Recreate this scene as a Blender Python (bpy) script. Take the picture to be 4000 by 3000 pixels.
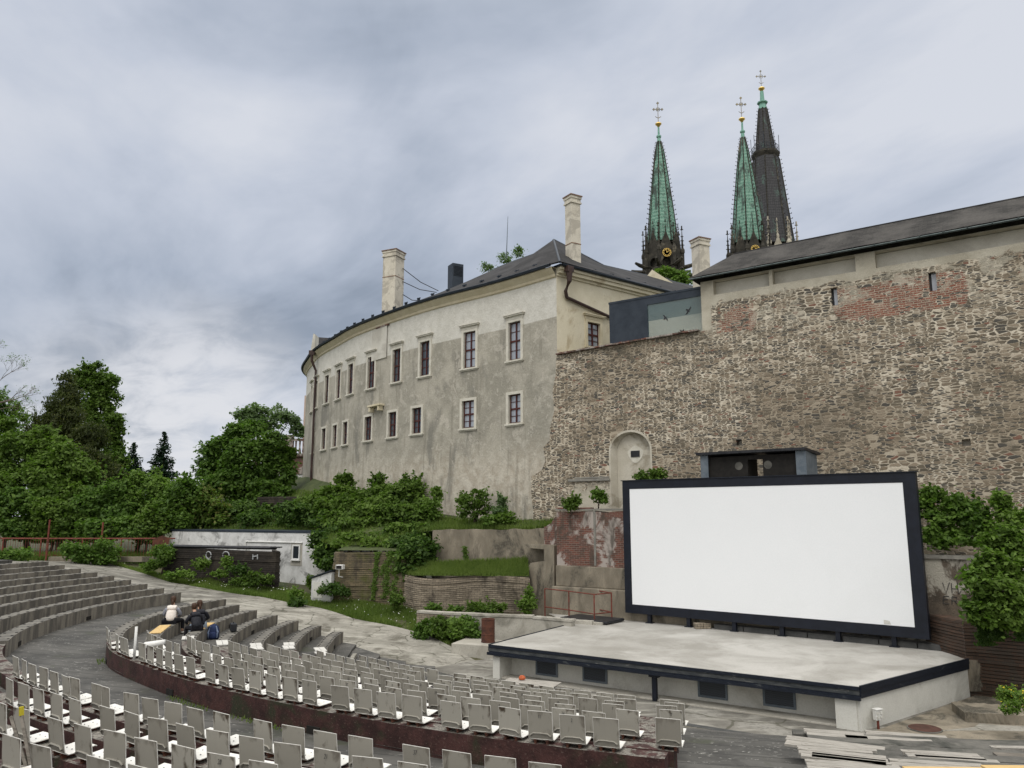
import bpy, bmesh, math, random
import numpy as np
from mathutils import Vector, Matrix, noise as mnoise
from mathutils.geometry import tessellate_polygon
random.seed(7); RNG=np.random.default_rng(11)
SC=bpy.context.scene; COL=SC.collection
for o in list(bpy.data.objects): bpy.data.objects.remove(o)
# ---------------------------------------------------------------- camera
TH=math.radians(9.67); FP=3003.0
cam=bpy.data.cameras.new('camera'); camo=bpy.data.objects.new('camera',cam); COL.objects.link(camo)
cam.sensor_fit='HORIZONTAL'; cam.sensor_width=36; cam.lens=36*FP/4000; cam.clip_start=.1; cam.clip_end=3000
camo.location=(0,0,0); camo.rotation_euler=(math.pi/2+TH,0,0); SC.camera=camo
# ---------------------------------------------------------------- sky and sun
W=bpy.data.worlds.new('World'); SC.world=W; W.use_nodes=True; nt=W.node_tree; nt.nodes.clear()
class G:
    def __init__(s,nt): s.nt=nt
    def n(s,t,**k):
        nd=s.nt.nodes.new(t)
        for a,b in k.items():
            if a.startswith('i_'):
                nd.inputs[a[2:].replace('_',' ')].default_value=b
            else: setattr(nd,a,b)
        return nd
    def l(s,a,b): s.nt.links.new(a,b)
    def val(s,sock,v):
        if isinstance(v,bpy.types.NodeSocket): s.l(v,sock)
        else: sock.default_value=v
    def m(s,op,a,b=None,c=None,clamp=False):
        nd=s.n('ShaderNodeMath',operation=op,use_clamp=clamp); s.val(nd.inputs[0],a)
        if b is not None: s.val(nd.inputs[1],b)
        if c is not None: s.val(nd.inputs[2],c)
        return nd.outputs[0]
    def vm(s,op,a,b=None,scale=None):
        nd=s.n('ShaderNodeVectorMath',operation=op); s.val(nd.inputs[0],a)
        if b is not None: s.val(nd.inputs[1],b)
        if scale is not None: s.val(nd.inputs[3],scale)
        return nd.outputs[1] if op in('DOT_PRODUCT','LENGTH') else nd.outputs[0]
    def mix(s,f,a,b,bt='MIX'):
        nd=s.n('ShaderNodeMix',data_type='RGBA',blend_type=bt); s.val(nd.inputs[0],f)
        for i,v in((6,a),(7,b)):
            if isinstance(v,bpy.types.NodeSocket): s.l(v,nd.inputs[i])
            else: nd.inputs[i].default_value=(*v,1) if len(v)==3 else v
        return nd.outputs[2]
    def noise(s,vec,scale,detail=4,rough=.55,dist=0,out=0):
        nd=s.n('ShaderNodeTexNoise'); nd.inputs['Scale'].default_value=scale; nd.inputs['Detail'].default_value=detail
        nd.inputs['Roughness'].default_value=rough; nd.inputs['Distortion'].default_value=dist
        if vec is not None: s.l(vec,nd.inputs['Vector'])
        return nd.outputs[out]
    def ramp(s,f,stops,interp='LINEAR'):
        nd=s.n('ShaderNodeValToRGB'); s.val(nd.inputs[0],f); cr=nd.color_ramp; cr.interpolation=interp
        while len(cr.elements)<len(stops): cr.elements.new(.5)
        for e,(p,c) in zip(cr.elements,stops):
            e.position=p; e.color=(*c,1) if hasattr(c,'__len__') else (c,c,c,1)
        return nd.outputs[0]
    def sst(s,x,a,b):
        nd=s.n('ShaderNodeMapRange',interpolation_type='SMOOTHSTEP'); s.val(nd.inputs[0],x)
        s.val(nd.inputs[1],a); s.val(nd.inputs[2],b); nd.inputs[3].default_value=0; nd.inputs[4].default_value=1
        return nd.outputs[0]
    def sep(s,v):
        nd=s.n('ShaderNodeSeparateXYZ'); s.l(v,nd.inputs[0]); return nd.outputs
    def comb(s,x,y,z):
        nd=s.n('ShaderNodeCombineXYZ')
        for i,v in enumerate((x,y,z)): s.val(nd.inputs[i],v)
        return nd.outputs[0]
def raydir(px,py):
    x=(px-2000)/FP; y=(1500-py)/FP
    v=np.array([x, math.cos(TH)-y*math.sin(TH), math.sin(TH)+y*math.cos(TH)]); return v
g=G(nt)
tc=g.n('ShaderNodeTexCoord').outputs['Generated']
nrm=g.vm('NORMALIZE',tc)
dx,dy,dz=g.sep(nrm)
den=g.m('ADD',g.m('MAXIMUM',dz,0.0),.16)
cx_=g.m('DIVIDE',dx,den); cy_=g.m('DIVIDE',dy,den)
# cloud sheets: rotate the plane so that the streaks run diagonally
u_=g.m('ADD',g.m('MULTIPLY',cx_,.80),g.m('MULTIPLY',cy_,.60)); v_=g.m('SUBTRACT',g.m('MULTIPLY',cy_,.80),g.m('MULTIPLY',cx_,.60))
pv=g.comb(g.m('MULTIPLY',u_,1.35),g.m('MULTIPLY',v_,.75),0.0)
n1=g.noise(pv,.9,6,.55,.5); n2=g.noise(pv,3.0,5,.6,.4); n3=g.noise(g.comb(cx_,cy_,4.0),.55,3,.5,.3)
cl=g.m('ADD',g.m('ADD',g.m('MULTIPLY',n1,.55),g.m('MULTIPLY',n2,.13)),g.m('MULTIPLY',n3,.38))
cl=g.sst(cl,.34,.66)
def blob(px,py,a,b):
    d=raydir(px,py); d=d/np.linalg.norm(d)
    return g.sst(g.vm('DOT_PRODUCT',nrm,tuple(d)),math.cos(math.radians(a)),math.cos(math.radians(b)))
dark=g.m('MAXIMUM',blob(250,1330,15,2),g.m('MULTIPLY',blob(1000,1200,16,3),.4))
dark=g.m('MAXIMUM',dark,g.m('MULTIPLY',blob(800,1180,12,3),.7))
light=g.m('MAXIMUM',blob(3700,900,32,12),g.m('MULTIPLY',blob(1150,650,9,1),.8))
glow=g.m('MAXIMUM',blob(720,1680,11,2),g.m('MULTIPLY',blob(450,1880,14,4),.8))
cf=g.m('ADD',cl,g.m('MULTIPLY',light,.30)); cf=g.m('SUBTRACT',cf,g.m('MULTIPLY',dark,.42),clamp=True)
skyc=g.ramp(cf,[(0,(.30,.35,.435)),(.3,(.43,.485,.585)),(.65,(.575,.622,.72)),(1,(.71,.74,.81))])
skyc=g.mix(g.m('MULTIPLY',glow,g.m('MULTIPLY_ADD',g.sst(n2,.3,.62),.6,.4)),skyc,(.76,.77,.81))
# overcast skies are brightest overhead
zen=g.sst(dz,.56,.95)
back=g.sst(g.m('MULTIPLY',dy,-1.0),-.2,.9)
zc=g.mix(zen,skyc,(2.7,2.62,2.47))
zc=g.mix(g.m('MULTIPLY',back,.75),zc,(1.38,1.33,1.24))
ns=g.n('ShaderNodeTexSky',sky_type='NISHITA'); ns.sun_disc=False; ns.sun_elevation=math.radians(52); ns.sun_rotation=math.radians(200)
nis=g.vm('SCALE',ns.outputs[0],scale=.07)
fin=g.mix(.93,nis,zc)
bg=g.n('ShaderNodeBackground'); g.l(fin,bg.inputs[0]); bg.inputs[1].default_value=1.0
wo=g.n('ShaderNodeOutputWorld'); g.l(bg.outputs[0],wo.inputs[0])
W.cycles.sampling_method='MANUAL'; W.cycles.sample_map_resolution=512
sun=bpy.data.lights.new('sun','SUN'); sun.energy=1.1; sun.angle=math.radians(24); sun.color=(1,.97,.92)
so=bpy.data.objects.new('sun',sun); COL.objects.link(so)
so.rotation_euler=(math.radians(38),0,math.radians(-20))
SC.view_settings.view_transform='Standard'; SC.view_settings.look='None'; SC.view_settings.exposure=0; SC.view_settings.gamma=1
SC.cycles.max_bounces=6; SC.cycles.transparent_max_bounces=8
# ---------------------------------------------------------------- helpers
def atz(px,py,z): r=raydir(px,py); return r*(z/r[2])
def aty(px,py,Y): r=raydir(px,py); return r*(Y/r[1])
def onplane(px,py,p0,d):        # vertical plane through p0 (x,y) with horizontal direction d -> (u,z)
    r=raydir(px,py); A=np.array([[r[0],-d[0]],[r[1],-d[1]]]); s,u=np.linalg.solve(A,np.array(p0[:2])); return u,s*r[2]
def tag(o,label=None,cat=None,group=None,kind=None):
    for k,v in(('label',label),('category',cat),('group',group),('kind',kind)):
        if v: o[k]=v
    return o
def empty(name,loc,rz=0,**k):
    o=bpy.data.objects.new(name,None); COL.objects.link(o); o.location=loc; o.rotation_euler=(0,0,rz); o.empty_display_size=.2; return tag(o,**k)
def mesh(name,vs,fs,mt,parent=None,smooth=False,mi=None,loc=None,rz=None):
    me=bpy.data.meshes.new(name); me.from_pydata([tuple(map(float,v)) for v in vs],[],[tuple(f) for f in fs])
    for m_ in (mt if isinstance(mt,(list,tuple)) else [mt]): me.materials.append(m_)
    if mi is not None: me.polygons.foreach_set('material_index',mi)
    if smooth: me.polygons.foreach_set('use_smooth',[True]*len(me.polygons))
    me.update(); o=bpy.data.objects.new(name,me); COL.objects.link(o)
    if parent: o.parent=parent
    if loc is not None: o.location=loc
    if rz is not None: o.rotation_euler=(0,0,rz)
    return o
class MB:
    def __init__(s): s.v=[];s.f=[];s.mi=[];s.cur=0
    def add(s,vs,fs):
        b=len(s.v); s.v+= [tuple(v) for v in vs]; s.f+=[tuple(i+b for i in f) for f in fs]; s.mi+=[s.cur]*len(fs); return s
    def hexa(s,p):   # 8 points: bottom 4 ccw, top 4
        return s.add(p,[(3,2,1,0),(4,5,6,7),(0,1,5,4),(1,2,6,5),(2,3,7,6),(3,0,4,7)])
    def box(s,c,d,rz=0,rx=0,ry=0):
        R=Matrix.Rotation(rz,3,'Z')@Matrix.Rotation(ry,3,'Y')@Matrix.Rotation(rx,3,'X'); C=Vector(c)
        P=[C+R@Vector((sx*d[0]/2,sy*d[1]/2,sz*d[2]/2)) for sz in(-1,1) for sx,sy in((-1,-1),(1,-1),(1,1),(-1,1))]
        return s.hexa(P)
    def b2(s,x0,x1,y0,y1,z0,z1): return s.box(((x0+x1)/2,(y0+y1)/2,(z0+z1)/2),(x1-x0,y1-y0,z1-z0))
    def tube(s,pts,rad,n=6,caps=True):
        pts=[Vector(p) for p in pts]; rad=rad if hasattr(rad,'__len__') else [rad]*len(pts); base=len(s.v); vs=[]
        up=Vector((0,0,1))
        for i,p in enumerate(pts):
            t=(pts[min(i+1,len(pts)-1)]-pts[max(i-1,0)]).normalized()
            a=t.cross(up if abs(t.z)<.95 else Vector((1,0,0))).normalized(); b=t.cross(a)
            for k in range(n):
                an=2*math.pi*k/n; vs.append(p+(a*math.cos(an)+b*math.sin(an))*rad[i])
        fs=[]
        for i in range(len(pts)-1):
            for k in range(n):
                fs.append((i*n+k,i*n+(k+1)%n,(i+1)*n+(k+1)%n,(i+1)*n+k))
        if caps: fs.append(tuple(range(n-1,-1,-1))); fs.append(tuple((len(pts)-1)*n+k for k in range(n)))
        return s.add(vs,fs)
    def lathe(s,prof,c=(0,0,0),n=16,ph=0):   # prof: (r,z)
        vs=[];fs=[]
        for r,z in prof:
            for k in range(n):
                a=2*math.pi*k/n+ph; vs.append((c[0]+r*math.cos(a),c[1]+r*math.sin(a),c[2]+z))
        for i in range(len(prof)-1):
            for k in range(n): fs.append((i*n+k,i*n+(k+1)%n,(i+1)*n+(k+1)%n,(i+1)*n+k))
        fs.append(tuple(range(n-1,-1,-1))); fs.append(tuple((len(prof)-1)*n+k for k in range(n)))
        return s.add(vs,fs)
    def plate(s,outer,holes,y0,y1):   # polygon in (x,z) extruded between y0 (front) and y1
        loops=[outer]+holes; tri=tessellate_polygon([[Vector((x,z,0)) for x,z in L] for L in loops]); pts=[p for L in loops for p in L]
        n=len(pts)
        s.add([(x,y0,z) for x,z in pts],[tuple(t) for t in tri]); s.add([(x,y1,z) for x,z in pts],[tuple(t[::-1]) for t in tri])
        for L in loops:
            k=len(L); s.add([(x,y0,z) for x,z in L]+[(x,y1,z) for x,z in L],[(i,(i+1)%k,k+(i+1)%k,k+i) for i in range(k)])
        return s
    def build(s,name,mt,parent=None,smooth=False,loc=None,rz=None,bevel=0):
        o=mesh(name,s.v,s.f,mt,parent,smooth,s.mi if isinstance(mt,(list,tuple)) else None,loc,rz)
        bm=bmesh.new(); bm.from_mesh(o.data); bmesh.ops.recalc_face_normals(bm,faces=bm.faces); bm.to_mesh(o.data); bm.free()
        if bevel:
            b=o.modifiers.new('bevel','BEVEL'); b.width=bevel; b.segments=2; b.limit_method='ANGLE'
        return o
MATS={}
def newmat(name):
    m=bpy.data.materials.new(name); m.use_nodes=True; m.node_tree.nodes.clear(); MATS[name]=m
    g=G(m.node_tree); out=g.n('ShaderNodeOutputMaterial'); b=g.n('ShaderNodeBsdfPrincipled'); g.l(b.outputs[0],out.inputs[0]); return m,g,b,out
def bump(g,b,h,strength=.4,dist=.02):
    bp=g.n('ShaderNodeBump'); bp.inputs['Strength'].default_value=strength; bp.inputs['Distance'].default_value=dist; g.l(h,bp.inputs['Height']); g.l(bp.outputs[0],b.inputs['Normal'])
def coords(g,space='W'):
    if space=='W': return g.n('ShaderNodeNewGeometry').outputs['Position']
    return g.n('ShaderNodeTexCoord').outputs['Object']
def pm(name,c1,c2,scale=2.,c3=None,s3=.35,t3=(.5,.65),fine=None,rough=.85,bmp=.3,bd=.01,bs=25,space='W',stretch=None,metal=0,spec=.3):
    m,g,b,out=newmat(name); v=coords(g,space)
    if stretch: v=g.vm('MULTIPLY',v,stretch)
    n=g.noise(v,scale,6,.6,.3); c=g.mix(g.sst(n,.32,.68),c1,c2)
    if c3 is not None:
        n3=g.noise(v,s3,7,.65,.6); c=g.mix(g.sst(n3,*t3),c,c3)
    nf=g.noise(v,bs,4,.6)
    if fine: c=g.mix(g.m('MULTIPLY',g.sst(nf,.45 if name!='bench_red_paint' else .6,.7),.9),c,fine)
    if name in('path_concrete','gravel_path'):
        vo=g.n('ShaderNodeTexVoronoi',feature='DISTANCE_TO_EDGE'); vo.inputs['Scale'].default_value=.55 if name=='path_concrete' else .3; g.l(g.vm('ADD',v,g.vm('SCALE',g.noise(v,1.5,4,out=1),scale=.5)),vo.inputs['Vector'])
        c=g.mix(g.m('MULTIPLY',g.sst(vo.outputs[0],.018,.004),.75),c,(.06,.058,.04)); st_=g.noise(g.vm('MULTIPLY',v,(.5,2.2,1)),1.1,6,.65,.4); c=g.mix(g.m('MULTIPLY',g.sst(st_,.5,.66),.55),c,(.44,.425,.375))
    if name=='bench_red_paint':
        ge=g.n('ShaderNodeNewGeometry'); up_=g.sep(ge.outputs['Normal'])[2]; wn=g.noise(v,3.2,5,.7,.3)
        c=g.mix(g.m('MULTIPLY',g.sst(up_,.5,.9),g.sst(wn,.42,.52)),c,g.mix(g.sst(nf,.4,.6),(.10,.092,.08),(.22,.205,.18)))
    c=g.mix(.25,c,g.ramp(nf,[(.3,.35),(.7,.75)]),'OVERLAY')
    g.l(c,b.inputs['Base Color']); b.inputs['Roughness'].default_value=rough; b.inputs['Metallic'].default_value=metal; b.inputs['Specular IOR Level'].default_value=spec
    if bmp: bump(g,b,g.m('ADD',nf,g.m('MULTIPLY',n,.6)),bmp,bd)
    return m
M={}
M['plaster_pale']=pm('plaster_pale',(.52,.5,.44),(.60,.58,.52),1.2,(.43,.41,.36),.3)
M['plaster_cream']=pm('plaster_cream',(.56,.51,.38),(.63,.58,.45),.8,(.42,.36,.25),.5,(.55,.66))
M['trim_white']=pm('trim_white',(.52,.50,.43),(.61,.585,.51),2,(.45,.42,.35),1.5,(.58,.7))
M['trim_cream']=pm('trim_cream',(.52,.46,.32),(.6,.54,.4),2)
M['chimney']=pm('chimney_render',(.54,.50,.42),(.62,.58,.49),1.5,(.42,.39,.33),1.1,(.5,.58))
M['chimney_cap']=pm('chimney_cap',(.16,.10,.08),(.26,.17,.12),3)
M['navy']=pm('navy_paint',(.006,.008,.014),(.009,.012,.021),3,rough=.5,bmp=.1)
M['navy_edge']=pm('navy_worn_paint',(.006,.009,.016),(.012,.016,.026),6,(.05,.055,.06),2.2,(.6,.68),rough=.5,bmp=.1,stretch=(1,1,3))
M['zinc_dark']=pm('dark_sheet_metal',(.02,.028,.04),(.035,.045,.06),1.5,rough=.5,bmp=.05,metal=.2)
M['gutter']=pm('gutter_metal',(.045,.06,.062),(.08,.1,.1),4,rough=.45,metal=.4,bmp=.05)
M['pipe_brown']=pm('brown_pipe',(.035,.022,.02),(.06,.035,.03),4,rough=.5,bmp=.05)
M['screen_white']=pm('screen_white',(.80,.82,.84),(.81,.83,.85),.6,(.795,.815,.832),.3,rough=.7,bmp=.03)
M['stage_top']=pm('stage_concrete',(.35,.34,.315),(.265,.255,.23),.8,(.42,.41,.385),.35,(.45,.65),fine=None,bmp=.15,rough=.75,stretch=(1,1,1))
M['stage_wall']=pm('stage_render',(.52,.515,.475),(.58,.575,.53),.8,(.40,.39,.35),.4,bmp=.15)
M['concrete']=pm('concrete_light',(.34,.32,.275),(.46,.44,.39),1.1,(.20,.19,.16),.55,(.52,.64),fine=(.26,.25,.22),bmp=.4)
M['concrete_old']=pm('concrete_old',(.16,.138,.105),(.29,.252,.195),1.4,(.065,.058,.046),.7,(.5,.62),fine=(.15,.14,.11),bmp=.6,stretch=(1,1,.45))
M['concrete_dark']=pm('concrete_dark',(.085,.082,.075),(.14,.135,.12),2,(.04,.042,.036),.6,bmp=.5)
M['dark_block']=pm('dark_blocks',(.05,.052,.052),(.08,.08,.078),3,bmp=.4)
M['bench_paint']=pm('bench_red_paint',(.028,.013,.012),(.066,.029,.026),3.5,(.028,.03,.016),1.0,(.52,.66),fine=(.10,.07,.06),rough=.8,bmp=.6,bd=.02)
M['dark_hole']=pm('dark_hole',(.012,.011,.01),(.02,.018,.016),5,bmp=0)
M['rust_dark']=pm('dark_rust',(.05,.024,.018),(.085,.04,.03),5,bmp=.3)
M['rust']=pm('rust',(.07,.03,.02),(.115,.045,.028),5,(.05,.025,.02),3,bmp=.3)
M['red_rail']=pm('red_rail',(.13,.034,.024),(.19,.05,.035),6,(.09,.035,.025),4,rough=.7,bmp=.2)
M['black_plastic']=pm('black_plastic',(.012,.013,.016),(.025,.026,.03),4,rough=.45,bmp=.05)
M['wood_grey']=pm('weathered_wood',(.25,.235,.21),(.38,.36,.325),3,(.12,.108,.09),2.2,(.55,.68),bmp=.5,space='O',stretch=(1,9,9),bs=12)
M['wood_pale']=pm('pale_weathered_wood',(.48,.47,.44),(.62,.61,.58),3,(.28,.26,.23),2.2,(.58,.7),bmp=.5,space='O',stretch=(1,9,9),bs=12)
M['wood_dark']=pm('dark_wood',(.10,.09,.075),(.2,.18,.155),3,bmp=.5,space='O',stretch=(1,9,9),bs=12)
M['wood_yellow']=pm('yellow_board',(.50,.34,.14),(.58,.41,.19),3,bmp=.2,space='O',stretch=(1,5,5),bs=8)
M['bark']=pm('bark',(.055,.042,.03),(.10,.08,.06),6,bmp=.8,bd=.03)
M['gold']=pm('gilding',(.75,.5,.13),(.85,.6,.2),8,rough=.3,metal=.9,bmp=0)
M['gothic_dark']=pm('sooty_sandstone',(.018,.017,.014),(.055,.05,.04),.9,(.14,.125,.095),.35,(.56,.68),bmp=.4,bd=.05,bs=4)
M['gothic_light']=pm('pale_sandstone',(.30,.27,.215),(.42,.39,.32),.9,(.1,.09,.075),.5,(.55,.66),bmp=.4,bd=.05,bs=4)
M['window_frame']=pm('window_frame_red',(.05,.014,.012),(.08,.022,.018),5,rough=.5,bmp=0)
M['white_paint']=pm('white_paint',(.62,.62,.6),(.72,.72,.7),3,rough=.6,bmp=.05)
M['asphalt']=pm('gravel_path',(.11,.104,.09),(.19,.18,.158),1.3,(.25,.24,.215),.6,(.5,.62),fine=(.13,.125,.11),bmp=.5,bs=9)
M['path_slab']=pm('path_concrete',(.22,.21,.18),(.34,.325,.285),.9,(.12,.112,.09),.8,(.48,.63),fine=(.17,.163,.145),bmp=.4,bs=12)
M['soil']=pm('soil_and_moss',(.045,.05,.022),(.075,.07,.035),1.2,(.03,.05,.014),.5,bmp=.6,bs=8)
M['grass_ground']=pm('grass_ground',(.035,.05,.016),(.065,.08,.03),1.5,(.07,.085,.03),.6,bmp=.6,bs=10)
M['cloth_white']=pm('quilted_white_cloth',(.66,.60,.55),(.74,.68,.63),12,rough=.9,bmp=.4,space='O')
M['cloth_navy']=pm('dark_quilted_cloth',(.008,.009,.014),(.016,.017,.024),12,rough=.7,bmp=.4,space='O')
M['cloth_grey']=pm('grey_jersey',(.20,.21,.25),(.28,.29,.33),12,rough=.9,space='O')
M['cloth_black']=pm('black_cloth',(.008,.008,.012),(.014,.014,.018),12,rough=.9,space='O')
M['denim_pale']=pm('pale_denim',(.22,.28,.36),(.3,.36,.44),12,rough=.9,space='O')
M['backpack_blue']=pm('blue_backpack_cloth',(.012,.02,.06),(.02,.035,.10),8,rough=.8,space='O')
M['backpack_light']=pm('light_blue_cloth',(.16,.2,.3),(.2,.25,.36),8,rough=.8,space='O')
M['skin']=pm('skin',(.45,.27,.19),(.5,.31,.22),6,rough=.6,bmp=0,space='O')
M['hair']=pm('brown_hair',(.035,.018,.01),(.07,.035,.02),30,rough=.6,space='O')
M['orange']=pm('orange_clay',(.35,.08,.03),(.45,.12,.05),8,rough=.8)
M['lime_white']=pm('limewashed_render',(.50,.50,.49),(.66,.665,.66),1.3,(.27,.27,.265),.9,(.52,.64),bmp=.5,bs=9)
M['slab_cap']=pm('stone_cap',(.16,.155,.14),(.25,.24,.21),2,bmp=.4)
def m_slate(name,a,b_,ang=0,sc=3.2,space='O'):
    m,g,b,out=newmat(name); v=coords(g,space)
    br=g.n('ShaderNodeTexBrick'); br.offset=.5; br.inputs['Scale'].default_value=sc; br.inputs['Mortar Size'].default_value=.018; br.inputs['Brick Width'].default_value=.9; br.inputs['Row Height'].default_value=.42
    br.inputs['Color1'].default_value=(*a,1); br.inputs['Color2'].default_value=(*b_,1); br.inputs['Mortar'].default_value=(.012,.012,.013,1); br.inputs['Bias'].default_value=-.1
    uv=g.n('ShaderNodeUVMap'); g.l(uv.outputs[0],br.inputs['Vector'])
    n=g.noise(v,.6,6,.65,.4); c=g.mix(g.sst(n,.4,.7),br.outputs[0],tuple(x*1.35+.004 for x in b_)); 
    c=g.mix(.35,c,g.ramp(g.noise(v,14,3),[(.3,.3),(.7,.75)]),'OVERLAY')
    g.l(c,b.inputs['Base Color']); b.inputs['Roughness'].default_value=.75; b.inputs['Specular IOR Level'].default_value=.15; bump(g,b,br.outputs[1],-.5,.02); return m
M['slate']=m_slate('roof_slate',(.018,.018,.019),(.032,.031,.032))
M['slate2']=m_slate('weathered_slate',(.026,.025,.024),(.05,.047,.044))
def m_glass(name,c,rough=.06):
    m,g,b,out=newmat(name); b.inputs['Base Color'].default_value=(*c,1); b.inputs['Roughness'].default_value=rough; b.inputs['Specular IOR Level'].default_value=1.0
    v=coords(g); bump(g,b,g.noise(v,.8,2),.05,.02); return m
M['pane_light']=m_glass('curtained_pane',(.30,.33,.38)); M['pane_dark']=m_glass('dark_pane',(.05,.065,.085))
M['pane_tiny']=m_glass('small_pane',(.03,.035,.04))
m,g,b,out=newmat('vent_mesh'); v=coords(g); ck=g.n('ShaderNodeTexChecker'); ck.inputs['Scale'].default_value=40; g.l(v,ck.inputs[0]); ck.inputs[1].default_value=(.015,.02,.028,1); ck.inputs[2].default_value=(.05,.06,.075,1); g.l(ck.outputs[0],b.inputs['Base Color']); b.inputs['Roughness'].default_value=.6; M['vent_mesh']=m
M['vent_frame']=pm('vent_frame',(.10,.125,.15),(.14,.165,.19),4,rough=.5,bmp=0)
# brick-type walls in object space: x along the wall, z up
def brickv(g,v,sx=1,sz=1):
    x,y,z=g.sep(v); return g.comb(g.m('MULTIPLY',x,sx),g.m('MULTIPLY',z,sz),0.0)
def m_brick(name,c1,c2,mortar,over=None,overt=(.5,.6),green=None):
    m,g,b,out=newmat(name); v=coords(g,'O'); nz=g.noise(v,3,3,out=1); vv=g.vm('ADD',v,g.vm('SCALE',g.vm('SUBTRACT',nz,(.5,.5,.5)),scale=.05))
    br=g.n('ShaderNodeTexBrick'); br.offset=.5; g.l(brickv(g,vv),br.inputs['Vector']); br.inputs['Scale'].default_value=1
    br.inputs['Brick Width'].default_value=.26; br.inputs['Row Height'].default_value=.085; br.inputs['Mortar Size'].default_value=.008; br.inputs['Bias'].default_value=0
    br.inputs['Color1'].default_value=(*c1,1); br.inputs['Color2'].default_value=(*c2,1); br.inputs['Mortar'].default_value=(*mortar,1)
    c=br.outputs[0]; n=g.noise(v,.7,7,.65,.7)
    if over is not None: c=g.mix(g.sst(n,*overt),c,over)
    c=g.mix(g.m('MULTIPLY',g.sst(g.noise(g.vm('MULTIPLY',v,(1,1,.5)),1.7,5,.6,.5),.48,.66),.8),c,(.055,.045,.034))
    if green: c=g.mix(g.sst(g.noise(v,1.1,5,.6,.2),.5,.7),c,green)
    g.l(c,b.inputs['Base Color']); b.inputs['Roughness'].default_value=.9; bump(g,b,br.outputs[1],-.6,.015); return m
M['brick_red']=m_brick('old_red_brick',(.165,.06,.042),(.085,.04,.032),(.20,.17,.135),(.36,.32,.29),(.51,.58))
M['brick_brown']=m_brick('dark_brown_brick',(.085,.048,.03),(.05,.032,.022),(.04,.033,.025))
M['brick_moss']=m_brick('mossy_brick',(.19,.15,.09),(.12,.10,.06),(.06,.055,.035),None,green=(.08,.085,.02))
M['brick_grey']=m_brick('pale_worn_brick',(.32,.27,.205),(.21,.175,.13),(.08,.07,.055),(.10,.085,.06),(.55,.68))
M['brick_black']=m_brick('soot_brick',(.035,.027,.02),(.022,.018,.014),(.015,.013,.012))
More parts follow.
